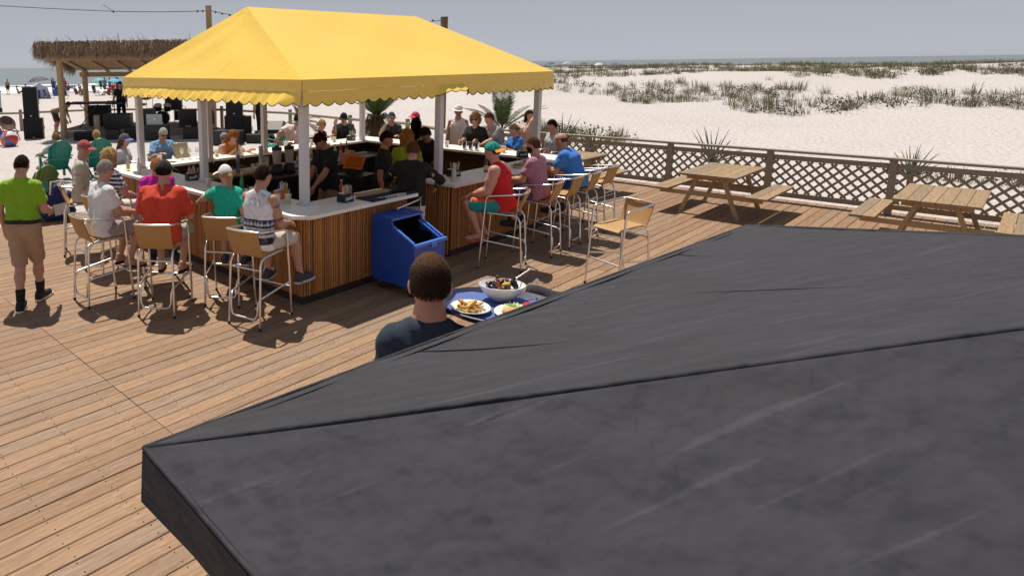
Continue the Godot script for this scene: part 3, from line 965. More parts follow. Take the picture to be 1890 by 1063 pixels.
func build_bar() -> void:
	var o := thing("bar_counter", "square beach bar counter with white tops and bamboo cane fronts under the yellow canopy", "bar", CORNER, TURN)
	var A := 5.2
	var B := 6.62
	# tops: butted end to end
	part("counter_top", slab([[0.0, 0.16], [0.16, 0.0], [A, 0.0], [A, 0.64], [0.64, 0.64], [0.0, 0.64]], 1.03, 1.07), M.white_top, o)
	part("counter_top", slab([[0.0, 0.642], [0.60, 0.642], [0.60, 2.0], [0.55, 2.05], [0.0, 2.05]], 1.03, 1.07), M.white_top, o)
	part("counter_top", slab([[0.0, 2.86], [0.62, 2.86], [0.62, B - 0.642], [0.0, B - 0.642]], 1.03, 1.07), M.white_top, o)
	part("counter_top", slab([[A, 0.642], [A - 0.62, 0.642], [A - 0.62, B - 0.642], [A, B - 0.642]], 1.03, 1.07), M.white_top, o)
	part("counter_top", slab([[0.0, B], [0.0, B - 0.64], [A, B - 0.64], [A, B]], 1.03, 1.07), M.white_top, o)
	# walls behind the canes, kick boards
	for w in [[0.14, 5.06, 0.14, 0.22], [0.14, 0.22, 0.222, 1.96], [0.14, 0.22, 2.94, 6.398], [4.98, 5.06, 0.222, 6.398], [0.14, 5.06, 6.40, 6.48]]:
		part("wall_board", slab([[w[0], w[2]], [w[1], w[2]], [w[1], w[3]], [w[0], w[3]]], 0.1, 1.029), M.cane_board, o)
		part("kick_board", slab([[w[0] - 0.012, w[2] - 0.012], [w[1] + 0.012, w[2] - 0.012], [w[1] + 0.012, w[3] + 0.012], [w[0] - 0.012, w[3] + 0.012]], 0.005, 0.098), M.dark_wood, o)
	part("end_board", slab([[0.22, 1.90], [0.58, 1.90], [0.58, 1.96], [0.22, 1.96]], 0.0, 1.029), M.dark_wood, o)
	part("end_board", slab([[0.222, 2.94], [0.58, 2.94], [0.58, 3.0], [0.222, 3.0]], 0.0, 1.029), M.dark_wood, o)
	canes(o, lb(0.125, 0.125, 0), lb(5.05, 0.125, 0), 0.10, 1.025, Vector3(-1, 0, 0))
	canes(o, lb(0.125, 0.14, 0), lb(0.125, 1.96, 0), 0.10, 1.025, Vector3(0, 0, 1))
	canes(o, lb(0.125, 2.94, 0), lb(0.125, 6.47, 0), 0.10, 1.025, Vector3(0, 0, 1))
	canes(o, lb(0.14, 2.925, 0), lb(0.56, 2.925, 0), 0.02, 1.025, Vector3(-1, 0, 0))
	# work shelves inside the bar
	var s := thing("work_counter", "low steel and brown work counter inside the bar below the back counter", "counter", CORNER, TURN)
	part("work_top", slab([[3.85, 0.72], [4.57, 0.72], [4.57, 5.9], [3.85, 5.9]], 0.82, 0.85), M.steel, s)
	part("front_board", slab([[3.86, 0.73], [3.92, 0.73], [3.92, 5.89], [3.86, 5.89]], 0.0, 0.818), M.black, s)
	part("chopping_board", slab([[3.9, 1.5], [4.2, 1.5], [4.2, 2.5], [3.9, 2.5]], 0.852, 0.87), M.wood_tan, s)
	var s2 := thing("under_counter_shelf", "dark bottle shelf inside the bar behind the near corner", "shelf", CORNER, TURN)
	part("shelf_top", slab([[0.66, 0.66], [4.5, 0.66], [4.5, 1.0], [0.66, 1.0]], 0.70, 0.73), M.dark_wood, s2)
	part("front_board", slab([[0.66, 0.98], [4.5, 0.98], [4.5, 1.0], [0.66, 1.0]], 0.0, 0.698), M.black, s2)
	var s3 := thing("under_counter_fridge", "black fridge unit inside the bar under the right counter", "fridge", CORNER, TURN)
	part("cabinet", slab([[0.66, 3.1], [1.15, 3.1], [1.15, 5.9], [0.66, 5.9]], 0.0, 0.86), M.black, s3)
	for k in 4:
		var d := MB.new(); d.box(lb(1.165, 3.45 + 0.7 * k, 0.45), Vector3(0.66, 0.74, 0.025)); part("door", d, M.dark_wood, s3)
	# concrete-dark floor mat inside
	var fm := MB.new(); fm.box(lb(2.4, 2.6, 0.012), Vector3(2.9, 0.016, 2.4))
	var fo := part("floor_mat", fm, M.rubber); fo.position = CORNER; fo.rotation.y = TURN; tag(fo, "black rubber mat on the deck inside the bar", "mat")

func build_canopy() -> void:
	var o := thing("bar_canopy", "bright yellow hipped canvas canopy with scalloped valance on white posts over the bar", "canopy", CORNER, TURN)
	var a0 := 0.37
	var a1 := 4.87
	var b0 := 0.37
	var b1 := 6.12
	var ye := 2.58
	var yr := 3.60
	var am := (a0 + a1) / 2
	var r0 := b0 + 0.92
	var r1 := b1 - 0.92
	var e := [lb(a0, b0, ye), lb(a0, b1, ye), lb(a1, b1, ye), lb(a1, b0, ye)]
	var t := [lb(am, r0, yr), lb(am, r1, yr)]
	for k in 4:
		var p0: Vector3 = e[k]
		var p1: Vector3 = e[(k + 1) % 4]
		var q0: Vector3 = [t[0], t[1], t[1], t[0]][k]
		var q1: Vector3 = [t[1], t[1], t[0], t[0]][k]
		var mb := MB.new()
		mb.grid(32, 20, func(u, v):
			var q := p0.lerp(p1, u).lerp(q0.lerp(q1, u), v)
			# canvas pulled between the frame: it sags a little inside each panel
			var sag := sin(PI * u) * sin(PI * v)
			q.y -= 0.045 * sag - 0.034 * sag * sin(u * 6.0 + v * 4.0 + k) - 0.012 * sag * sin(u * 15.0 - v * 9.0)
			return q, 0.004)
		part("roof_panel", mb, M.canopy, o)
	# valance band and the flared scalloped flap of each side
	for k in 4:
		var p0: Vector3 = e[k]
		var p1: Vector3 = e[(k + 1) % 4]
		var n := Vector3(p1.z - p0.z, 0, p0.x - p1.x).normalized()
		if n.dot((p0 + p1) * 0.5 - lb(am, (b0 + b1) / 2, ye)) < 0: n = -n
		var ln := p0.distance_to(p1)
		var bh := 0.135
		var mb := MB.new()
		mb.grid(24, 3, func(u, v):
			var q = p0.lerp(p1, u) + Vector3(0, -bh * v - 0.002, 0) + n * (0.006 + 0.004 * sin(u * 23.0) * v)
			return q, 0.003)
		part("valance_band", mb, M.canopy, o)
		var flare: float = [0.02, 0.03, 0.05, 0.12][k]
		var sc := int(ln / 0.195)
		var flap := func(u: float, v: float, lift: float) -> Vector3:
			var ph := u * sc * TAU
			var ends := smoothstep(0.0, 0.06, u) * smoothstep(1.0, 0.94, u)
			var dip := 0.150 + 0.022 * absf(cos(ph * 0.5)) * 2.0 - 0.022 + 0.006 * sin(u * 17.0)
			var turn := 0.0
			if k == 0: turn = smoothstep(0.43, 0.455, u) * smoothstep(0.56, 0.535, u)
			var q := p0.lerp(p1, u) + Vector3(0, -bh - 0.004 - dip * v * (1.0 - 0.45 * turn), 0)
			var wav := (0.55 + 0.45 * sin(u * 31.0 + 1.3) * sin(u * 13.0)) * ends
			q += n * (0.008 + flare * v * (0.35 + 0.65 * ends) * (0.7 + 0.3 * wav) + 0.018 * v * wav * sin(u * 47.0 + 3.0 * v) + turn * 0.11 * v + lift)
			return q
		var fl := MB.new()
		fl.grid(sc * 8, 6, func(u, v): return flap.call(u, v, 0.0), 0.003)
		part("scalloped_flap", fl, M.canopy, o)
		var tr := MB.new()
		var pts := []
		for j in sc * 8 + 1: pts.append(flap.call(float(j) / (sc * 8), 1.0, 0.0))
		tr.tube(pts, 0.006, 5)
		part("edge_binding", tr, M.trim, o)
	# frame rails and posts
	for k in 4:
		var c := lb(am, (b0 + b1) / 2, ye)
		var p0: Vector3 = e[k] + (c - e[k]).normalized() * 0.09
		var p1: Vector3 = e[(k + 1) % 4] + (c - e[(k + 1) % 4]).normalized() * 0.09
		var mb := MB.new()
		mb.tube([p0 + Vector3(0, -0.07, 0), p1 + Vector3(0, -0.07, 0)], 0.03, 8)
		part("frame_rail", mb, M.white_paint, o)
	var i := 0
	for q in [[0.53, 0.53], [2.75, 0.53], [4.68, 0.53], [0.53, 3.17], [0.53, 5.93], [4.68, 1.9], [4.68, 3.17], [4.68, 5.93], [2.6, 5.93]]:
		var mb := MB.new()
		var w := 0.05
		var ch := 0.008
		var poly := PackedVector2Array([Vector2(-w + ch, -w), Vector2(w - ch, -w), Vector2(w, -w + ch), Vector2(w, w - ch), Vector2(w - ch, w), Vector2(-w + ch, w), Vector2(-w, w - ch), Vector2(-w, -w + ch)])
		mb.prism(poly, 2.49 - 1.072, Transform3D(Basis(Vector3(1, 0, 0), Vector3(0, 0, -1), Vector3(0, 1, 0)), lb(q[0], q[1], 1.072)))
		var po := part("post", mb, M.white_paint, o)
		var bm := MB.new()
		bm.box(lb(q[0], q[1], 1.079), Vector3(0.15, 0.012, 0.15))
		part("base_plate", bm, M.white_paint, po)
		i += 1

# ---------------------------------------------------------------- stools
var stool0: Node3D
func make_stool() -> Node3D:
	var o := thing("bar_stool", "x", "bar stool", Vector3.ZERO, 0.0, "aluminium bar stools with woven tan seats")
	o.set_meta("base", "bar_stool")
	var tb := 0.0125
	for s in [-1.0, 1.0]:
		var f := MB.new()   # front leg that turns into the arm and the top of the back
		f.tube([Vector3(0.245 * s, 0, 0.27), Vector3(0.245 * s, 0.5, 0.235), Vector3(0.245 * s, 0.93, 0.20), Vector3(0.245 * s, 0.985, 0.185), Vector3(0.244 * s, 1.005, 0.14), Vector3(0.24 * s, 1.035, -0.12), Vector3(0.225 * s, 1.05, -0.24), Vector3(0.19 * s, 1.055, -0.275), Vector3(0.0, 1.055, -0.285)], tb, 10)
		part("front_leg", f, M.alu, o)
		var r := MB.new()
		r.tube([Vector3(0.205 * s, 0, -0.28), Vector3(0.200 * s, 0.4, -0.255), Vector3(0.195 * s, 0.68, -0.235), Vector3(0.193 * s, 0.735, -0.205), Vector3(0.192 * s, 0.755, -0.16), Vector3(0.192 * s, 0.765, 0.18)], tb, 10)
		part("rear_leg", r, M.alu, o)
		for q in [Vector3(0.245 * s, 0.008, 0.27), Vector3(0.205 * s, 0.008, -0.28)]:
			var g := MB.new(); g.lathe([Vector2(0, -0.008), Vector2(0.0155, -0.008), Vector2(0.0155, 0.02), Vector2(0, 0.02)], 10, Transform3D(Basis.IDENTITY, q)); part("foot_cap", g, M.rubber, o)
	var u := MB.new()
	var pts := []
	for s in [-1.0, 1.0]:
		var side := [Vector3(0.243 * s, 0.40, 0.238), Vector3(0.21 * s, 0.345, -0.20), Vector3(0.185 * s, 0.325, -0.245), Vector3(0.178 * s, 0.28, -0.27), Vector3(0.172 * s, 0.17, -0.275), Vector3(0.155 * s, 0.125, -0.277), Vector3(0.115 * s, 0.11, -0.278)]
		if s > 0: side.reverse()
		pts.append_array(side)
	u.tube(pts, 0.0115, 8)
	part("footrest_loop", u, M.alu, o)
	var fr := MB.new()
	fr.tube([Vector3(-0.243, 0.345, 0.245), Vector3(0.243, 0.345, 0.245)], 0.0115, 8)
	part("front_footrest", fr, M.alu, o)
	var rb := MB.new()
	rb.tube([Vector3(-0.195, 0.64, -0.238), Vector3(0.195, 0.64, -0.238)], 0.010, 8)
	part("rear_crossbar", rb, M.alu, o)
	var se := MB.new()
	se.grid(8, 10, func(a, b): return Vector3(lerpf(-0.19, 0.19, a), 0.775 + 0.012 * cos(b * PI) - 0.02 * sin(a * PI) * sin(b * PI) - 0.03 * pow(maxf(b - 0.85, 0) / 0.15, 2), lerpf(-0.16, 0.24, b)), 0.014)
	part("seat", se, M.cane, o)
	var ba := MB.new()
	ba.grid(8, 10, func(a, b): return Vector3(lerpf(-0.195, 0.195, a) * (1 + 0.04 * b), lerpf(0.768, 1.062, b), -0.165 - 0.115 * pow(b, 0.7) - 0.03 * sin(a * PI) * b), 0.014)
	part("backrest", ba, M.cane, o)
	return o
func stool(at: Vector3, yaw: float, label: String) -> Node3D:
	if stool0 == null:
		stool0 = make_stool()
		stool0.position = at; stool0.rotation.y = yaw; stool0.set_meta("label", label)
		return stool0
	return copy(stool0, at, yaw, label)

# ---------------------------------------------------------------- things on and round the bar
func lettering(text: String, size: float, m: Material, parent: Node, t: Transform3D, font := "Droid Sans", italic := false) -> void:
	var tm := TextMesh.new()
	tm.text = text; tm.font_size = 32; tm.pixel_size = size / 32.0; tm.depth = 0.002
	var sf := SystemFont.new(); sf.font_names = PackedStringArray([font]); sf.font_italic = italic
	if font == "Droid Serif": sf.font_weight = 700
	tm.font = sf
	tm.material = m
	var o := MeshInstance3D.new(); o.mesh = tm
	place(o, "lettering", parent)
	o.transform = t
func caddy(at: Vector3, turn: float, label: String, red := false) -> void:
	var o := thing("straw_caddy", label, "caddy", at, turn)
	var mb := MB.new()
	var w := 0.17
	var h := 0.095
	var d := 0.13
	mb.box(Vector3(0, 0.004, 0), Vector3(w, 0.008, d))
	for s in [-1.0, 1.0]:
		mb.box(Vector3(s * (w / 2 - 0.003), h / 2 + 0.008, 0), Vector3(0.006, h, d))
		mb.box(Vector3(0, h / 2 + 0.008, s * (d / 2 - 0.003)), Vector3(w - 0.012, h, 0.006))
	mb.box(Vector3(0, h / 2 + 0.008, 0.005), Vector3(w - 0.012, h, 0.005))
	part("tray", mb, M.orange if red else M.black, o)
	if not red: lettering("Stoli", 0.055, M.white, o, Transform3D(Basis(Vector3.RIGHT, 0.0) * Basis(Vector3.BACK, 0.16), Vector3(0.0, 0.05, d / 2 + 0.002)), "Droid Serif", true)
	var cols := [Color(0.75, 0.2, 0.3), Color(0.5, 0.6, 0.15), Color(0.7, 0.6, 0.5), Color(0.3, 0.15, 0.4), Color(0.7, 0.65, 0.2), Color(0.35, 0.55, 0.45)]
	for k in 20:
		var st := MB.new(); st.col = cols[k % 6]
		var x := rng.randf_range(-0.07, 0.07)
		var z := rng.randf_range(0.012, 0.05)
		st.tube([Vector3(x, 0.01, z), Vector3(x + rng.randf_range(-0.03, 0.03), rng.randf_range(0.17, 0.225), z + rng.randf_range(-0.02, 0.02))], 0.0055, 6)
		part("drinking_straw", st, M.plain, o)
	var nap := MB.new()
	nap.box(Vector3(0, 0.06, -0.03), Vector3(0.13, 0.1, 0.055))
	part("napkin_stack", nap, M.white, o)
func bottle(called: String, at: Vector3, label: String, m: Material, r := 0.031, h := 0.24, cap_m: Material = null, label_c = null) -> void:
	var o := thing(called, label, "bottle", at)
	var mb := MB.new()
	mb.lathe([Vector2(0, 0), Vector2(r, 0), Vector2(r, h * 0.55), Vector2(r * 0.85, h * 0.64), Vector2(r * 0.42, h * 0.76), Vector2(r * 0.40, h * 0.97), Vector2(0, h * 0.97)], 14, Transform3D(), false)
	part("bottle_glass", mb, m, o)
	if label_c != null:
		var l := MB.new(); l.col = label_c
		l.lathe([Vector2(r + 0.0005, h * 0.12), Vector2(r + 0.001, h * 0.12), Vector2(r + 0.001, h * 0.45), Vector2(r + 0.0005, h * 0.45)], 14)
		part("paper_label", l, M.plain, o)
	var c := MB.new()
	c.lathe([Vector2(0, h * 0.965), Vector2(r * 0.46, h * 0.965), Vector2(r * 0.44, h), Vector2(0, h)], 12)
	part("cap", c, cap_m if cap_m else M.white, o)
func cup(at: Vector3, label: String, drink: Color, straw := true, h := 0.125) -> void:
	var o := thing("plastic_cup", label, "cup", at)
	var mb := MB.new()
	mb.lathe([Vector2(0, 0), Vector2(0.033, 0), Vector2(0.046, h), Vector2(0.0445, h), Vector2(0.0315, 0.003), Vector2(0, 0.003)], 18)
	part("cup_wall", mb, M.glass, o)
	var d := MB.new(); d.col = drink
	d.lathe([Vector2(0, 0.006), Vector2(0.0305, 0.006), Vector2(0.0425, h * 0.86), Vector2(0, h * 0.86)], 16)
	part("drink", d, M.shiny, o)
	for k in 4:
		var ic := MB.new(); ic.box(Vector3(0.016 * cos(k * 1.7), h * 0.87, 0.016 * sin(k * 1.7)), Vector3.ONE * 0.02, Basis(Vector3(1, 1, 0).normalized(), k)); part("ice_cube", ic, M.frost, o)
	if straw:
		var s := MB.new(); s.col = Color(0.75, 0.65, 0.3)
		s.tube([Vector3(-0.01, 0.02, 0), Vector3(0.02, h + 0.06, 0.005)], 0.0035, 6)
		part("drinking_straw", s, M.plain, o)

func build_bar_things() -> void:
	caddy(bp(0.30, 1.0, 1.07), TURN + 0.05, "black straw and napkin caddy near the bar mat on the front counter")
	caddy(bp(3.0, 0.47, 1.07), TURN - 0.2, "black straw caddy in front of the second white post of the left counter")
	caddy(bp(0.46, 3.45, 1.07), TURN - 0.3, "black straw caddy beside the white squeeze bottle on the right counter")
	caddy(bp(0.80, 5.97, 1.07), TURN - 0.7, "black straw caddy near the plates at the far end of the right counter")
	caddy(bp(4.85, 5.75, 1.07), TURN + 0.2, "black straw caddy at the man in the dark shirt on the back counter")
	caddy(bp(1.02, 0.56, 1.07), TURN + 0.3, "red edged straw tray at the inner edge of the counter beside the cups", true)
	# bar mat
	var m := thing("bar_mat", "navy rubber bar mat with white lettering on the front counter", "mat", bp(0.18, 1.62, 1.071), TURN)
	var mm := MB.new(); mm.col = Color(0.008, 0.01, 0.05)
	mm.box(Vector3(0, 0.007, 0), Vector3(0.82, 0.014, 0.30)); mm.box(Vector3(0, 0.016, 0.15), Vector3(0.82, 0.03, 0.006))
	part("mat_sheet", mm, M.plain, m)
	lettering("STOLICHNAYA", 0.062, M.white, m, Transform3D(Basis.IDENTITY, Vector3(0.02, 0.016, 0.1545)))
	lettering("STOLICHNAYA", 0.075, M.white, m, Transform3D(Basis(Vector3.RIGHT, -PI / 2), Vector3(0.0, 0.015, 0.08)))
	var tr := thing("wooden_serving_tray", "orange wooden board lying on the navy bar mat", "board", bp(0.34, 1.55, 1.088), TURN - 0.06)
	var tm := MB.new(); tm.box(Vector3(0, 0.012, 0), Vector3(0.55, 0.022, 0.13)); part("board", tm, M.wood_tan, tr)
	var pl := thing("dark_round_tray", "dark round serving tray at the end of the bar mat", "tray", bp(0.30, 1.93, 1.086), TURN)
	var pm := MB.new(); pm.lathe([Vector2(0, 0), Vector2(0.15, 0), Vector2(0.165, 0.02), Vector2(0.158, 0.02), Vector2(0.145, 0.006), Vector2(0, 0.006)], 28); part("tray_dish", pm, M.black, pl)
	# bent tube rail at the end of the front counter
	var ra := thing("tube_handrail", "bent aluminium tube rail at the open end of the front counter", "rail", bp(0.25, 2.06, 0.0), TURN)
	var rm := MB.new(); rm.tube([Vector3(-0.5, 0.94, 0.30), Vector3(-0.05, 0.99, 0.28), Vector3(0.09, 1.0, 0.22), Vector3(0.15, 0.95, 0.16), Vector3(0.16, 0.8, 0.15), Vector3(0.14, 0.02, 0.15)], 0.013, 10); part("tube", rm, M.alu, ra)
	var rm2 := MB.new(); rm2.tube([Vector3(-0.2, 0.95, 0.0), Vector3(-0.02, 0.9, -0.05), Vector3(0.03, 0.75, -0.05), Vector3(0.03, 0.02, -0.05)], 0.012, 10); part("tube", rm2, M.alu, ra)
	# drinks and bottles
	cup(bp(0.80, 0.32, 1.07), "clear plastic cup of pale drink left of the corner post", Color(0.75, 0.68, 0.6), false)
	cup(bp(0.70, 0.41, 1.07), "green mint drink with straw beside the corner post", Color(0.42, 0.40, 0.10))
	cup(bp(4.92, 5.30, 1.07), "yellow drink in front of the man in the dark shirt", Color(0.75, 0.5, 0.05), false, 0.11)
	cup(bp(4.9, 2.75, 1.07), "yellow drink by the leaning man in the pale shirt", Color(0.7, 0.55, 0.12), false, 0.11)
	cup(bp(4.88, 4.6, 1.07), "pink drink held by the blonde woman at the back counter", Color(0.6, 0.2, 0.15), false, 0.12)
	for q in [[1.35, 0.36, "small clear cup between the girl and the man in the white tank top", Color(0.6, 0.5, 0.4)], [2.35, 0.34, "amber drink on the left counter by the woman in magenta", Color(0.5, 0.25, 0.04)], [3.35, 0.3, "clear cup of water in front of the blonde woman in stripes", Color(0.6, 0.6, 0.58)], [5.0, 1.05, "orange drink left of the reading man", Color(0.65, 0.25, 0.03)], [4.9, 2.2, "pale beer in front of the person in orange", Color(0.7, 0.5, 0.1)], [4.9, 3.9, "clear cup on the empty middle of the back counter", Color(0.55, 0.55, 0.55)], [3.6, 6.2, "red drink in front of the person in the pink cap", Color(0.45, 0.05, 0.03)], [2.6, 6.2, "pale drink in front of the white hatted man", Color(0.65, 0.6, 0.5)], [1.35, 6.25, "amber drink by the woman in bright blue", Color(0.5, 0.28, 0.05)], [0.25, 4.45, "tall clear cup before the bearded man", Color(0.6, 0.6, 0.6)], [0.3, 5.55, "amber beer before the balding man in blue", Color(0.55, 0.3, 0.05)]]:
		cup(bp(q[0], q[1], 1.07), q[2], q[3], false, 0.13)
	bottle("beer_bottle", bp(1.80, 0.52, 1.07), "green beer bottle in front of the girl in the white cap", M.green_glass)
	bottle("beer_bottle", bp(4.52, 0.20, 1.07), "clear beer bottle with yellow label at the far left end of the counter", M.glass, 0.031, 0.24, M.white, Color(0.6, 0.5, 0.1))
	bottle("squeeze_bottle", bp(4.14, 0.2, 1.07), "pale bottle with a blue top on the left counter", M.frost, 0.034, 0.24, mat("blue_cap", Color(0.03, 0.04, 0.25), 0.4))
	bottle("squeeze_bottle", bp(0.20, 3.10, 1.07), "white squeeze bottle on the corner of the right counter", M.frost, 0.034, 0.26, M.white)
	bottle("beer_bottle", bp(0.34, 4.12, 1.07), "brown beer bottle in front of the man in the red tank top", mat("brown_glass", Color(0.14, 0.07, 0.015), 0.1), 0.031, 0.24, M.white, Color(0.65, 0.5, 0.3))
	bottle("ketchup_bottle", bp(0.62, 1.25, 1.07), "red ketchup bottle behind the caddy at the bar mat", mat("ketchup", Color(0.45, 0.02, 0.02), 0.3), 0.03, 0.2)
	for k in 3:
		var sh := thing("cocktail_shaker", "steel cocktail shaker on the back right counter, %s of three" % ["nearest the post", "middle one", "farthest right"][k], "shaker", bp(2.12 - 0.14 * k, 6.12, 1.07), 0.0, "steel shakers")
		var mb := MB.new(); mb.lathe([Vector2(0, 0), Vector2(0.038, 0), Vector2(0.048, 0.16), Vector2(0.045, 0.165), Vector2(0.04, 0.15), Vector2(0, 0.15)], 18); part("cup", mb, M.steel, sh)
		var rg := MB.new(); rg.lathe([Vector2(0.046, 0.158), Vector2(0.0495, 0.158), Vector2(0.0495, 0.166), Vector2(0.046, 0.166), Vector2(0.046, 0.158)], 18); part("rim", rg, M.alu, sh)
	for k in 3:
		var g := thing("wine_glass", "stemmed wine glass by the reading man, %s" % ["nearest the post", "middle one", "farthest from the post"][k], "glass", bp(5.02 - 0.05 * k, 1.52 + 0.13 * k, 1.07), 0.0, "wine glasses on the back counter")
		var mb := MB.new(); mb.lathe([Vector2(0, 0), Vector2(0.036, 0), Vector2(0.034, 0.004), Vector2(0.005, 0.008), Vector2(0.004, 0.09), Vector2(0.03, 0.12), Vector2(0.036, 0.16), Vector2(0.03, 0.205), Vector2(0.0285, 0.205), Vector2(0.034, 0.16), Vector2(0.028, 0.124), Vector2(0, 0.1)], 18); part("glass_bowl", mb, M.glass, g)
		var w := MB.new(); w.col = Color(0.7, 0.55, 0.2); w.lathe([Vector2(0, 0.105), Vector2(0.026, 0.125), Vector2(0.033, 0.155), Vector2(0, 0.155)], 14); part("wine", w, M.shiny, g)
	var ph := tag(part("phone", slab([[0, 0], [0.14, 0], [0.14, 0.07], [0, 0.07]], 0, 0.01), M.black), "black phone lying on the back counter near the reading man", "phone")
	ph.position = bp(4.75, 1.2, 1.071); ph.rotation.y = TURN + 0.4
	var wal := tag(part("wallet", slab([[0, 0], [0.12, 0], [0.12, 0.2], [0, 0.2]], 0, 0.025), M.wood_brown), "dark brown wallet on the counter by the man in the white tank top", "wallet")
	wal.position = bp(1.0, 0.4, 1.071); wal.rotation.y = TURN + 0.5
	# beer taps
	for k in 2:
		var q: Vector3 = [bp(3.95, 2.0, 0.85), bp(3.9, 1.32, 0.85)][k]
		var t := thing("beer_tap", ["beer tap tower with light wooden handle inside the bar", "beer tap tower behind the second post inside the bar"][k], "beer tap", q, TURN)
		var c := MB.new(); c.lathe([Vector2(0, 0), Vector2(0.06, 0), Vector2(0.06, 0.015), Vector2(0.036, 0.02), Vector2(0.036, 0.36), Vector2(0.04, 0.36), Vector2(0.03, 0.40), Vector2(0, 0.40)], 18); part("column", c, M.steel, t)
		var sp := MB.new(); sp.tube([Vector3(0.03, 0.33, 0.0), Vector3(0.11, 0.33, 0.0), Vector3(0.13, 0.30, 0), Vector3(0.135, 0.26, 0)], 0.011, 8); sp.tube([Vector3(0.12, 0.33, 0), Vector3(0.12, 0.42, 0)], 0.008, 8); part("spout", sp, M.alu, t)
		var hd := MB.new(); hd.lathe([Vector2(0, 0.40), Vector2(0.012, 0.40), Vector2(0.022, 0.46), Vector2(0.018, 0.51), Vector2(0.026, 0.55), Vector2(0.018, 0.585), Vector2(0, 0.59)], 14, Transform3D(), false); part("handle", hd, M.wood_tan, t)
	# stacked cups, glasses, blenders, register
	for k in 2:
		var st := thing("cup_stack", ["tall stack of plastic cups in front of the back post", "short stack of plastic cups right of the tall one"][k], "cups", bp(4.25, 2.75 + 0.13 * k, 0.851))
		var n = [14, 5][k]
		for j in n:
			var mb := MB.new(); mb.lathe([Vector2(0.032, 0), Vector2(0.044, 0.10), Vector2(0.047, 0.104), Vector2(0.042, 0.104), Vector2(0.031, 0.002), Vector2(0, 0.002)], 14, Transform3D(Basis.IDENTITY, Vector3(0, 0.024 * j, 0))); part("cup", mb, M.frost, st)
	for k in 3:
		var gl := thing("drinking_glass", "clear drinking glass on the steel work counter, %s" % ["leftmost", "middle", "rightmost"][k], "glass", bp(4.1, 2.45 + 0.12 * k, 0.851), 0.0, "glasses on the work counter")
		var mb := MB.new(); mb.lathe([Vector2(0, 0), Vector2(0.032, 0), Vector2(0.042, 0.13), Vector2(0.04, 0.13), Vector2(0.03, 0.006), Vector2(0, 0.006)], 16); part("glass_wall", mb, M.glass, gl)
	var bs := thing("blender_stand", "black stand that carries the blenders inside the bar", "stand", bp(3.55, 2.78, 0.0), TURN)
	var bm := MB.new(); bm.box(Vector3(0, 0.40, 0), Vector3(1.1, 0.8, 0.5)); part("cabinet", bm, M.black, bs)
	var bt := MB.new(); bt.box(Vector3(0, 0.815, 0), Vector3(1.16, 0.026, 0.56)); part("stand_top", bt, M.dark_wood, bs)
	for k in 2:
		var q := bp(3.62 - 0.03 * k, 2.62 + 0.26 * k, 0.83)
		var b := thing("blender", ["frosted blender jug with a dark lid left of the corner post", "frosted blender jug hidden partly by the corner post"][k], "blender", q, TURN)
		var ba := MB.new(); ba.lathe([Vector2(0, 0), Vector2(0.11, 0), Vector2(0.115, 0.05), Vector2(0.09, 0.17), Vector2(0.07, 0.19), Vector2(0, 0.19)], 20); part("base", ba, M.black, b)
		var ju := MB.new(); ju.lathe([Vector2(0, 0.19), Vector2(0.066, 0.19), Vector2(0.088, 0.43), Vector2(0, 0.43)], 20); part("jug", ju, M.frost, b)
		var lid := MB.new(); lid.lathe([Vector2(0, 0.43), Vector2(0.092, 0.43), Vector2(0.088, 0.48), Vector2(0.04, 0.485), Vector2(0.035, 0.51), Vector2(0, 0.51)], 20); part("lid", lid, M.dark_wood, b)
		var hn := MB.new(); hn.tube([Vector3(0.075, 0.24, 0), Vector3(0.13, 0.26, 0), Vector3(0.14, 0.34, 0), Vector3(0.085, 0.40, 0)], 0.011, 8); part("handle", hn, M.black, b)
	var cr := thing("cash_register", "orange screened till on a dark stand between the bartenders", "till", bp(2.45, 3.40, 0.0), TURN - 1.35)
	var c0 := MB.new(); c0.box(Vector3(0, 0.44, 0), Vector3(0.55, 0.88, 0.5)); part("cabinet", c0, M.black, cr)
	var c1 := MB.new(); c1.box(Vector3(0, 0.93, 0.02), Vector3(0.24, 0.08, 0.2)); c1.box(Vector3(0, 1.0, -0.02), Vector3(0.06, 0.12, 0.05)); part("stand", c1, M.black, cr)
	var c2 := MB.new(); c2.box(Vector3(0, 1.08, 0.02), Vector3(0.36, 0.03, 0.26), Basis(Vector3.RIGHT, 0.95)); var scr := part("screen", c2, M.orange, cr)
	var c3 := MB.new(); c3.box(Vector3(0, 1.088, 0.032), Vector3(0.30, 0.02, 0.20), Basis(Vector3.RIGHT, 0.95)); part("screen_glass", c3, mat("dark_orange", Color(0.4, 0.09, 0.02), 0.2), scr)
	var pb := thing("paper_box", "pair of pale orange paper boxes on the shelf beside the till", "box", bp(3.0, 3.72, 0.0), TURN)
	for k in 2:
		var mb := MB.new(); mb.col = Color(0.62, 0.32, 0.2); mb.box(Vector3(0.13 * k, 1.06 + 0.02 * k, 0), Vector3(0.12, 0.18 + 0.03 * k, 0.12)); part("box", mb, M.plain, pb)
	var sb := MB.new(); sb.box(Vector3(0.06, 0.48, 0), Vector3(0.45, 0.96, 0.3)); part("shelf", sb, M.dark_wood, pb)
	# bottles on the rail under the back counter
	for k in 9:
		var c: Material = [M.brown_glass, M.green_glass, M.frost, M.ketchup][k % 4]
		bottle("liquor_bottle", bp(4.35, 3.75 + 0.17 * k, 0.851), "liquor bottle in the row under the back counter, %s from the left" % ["first", "second", "third", "fourth", "fifth", "sixth", "seventh", "eighth", "ninth"][k], c, 0.035, 0.26 + 0.02 * (k % 3), M.black, Color(0.4, 0.3, 0.2))
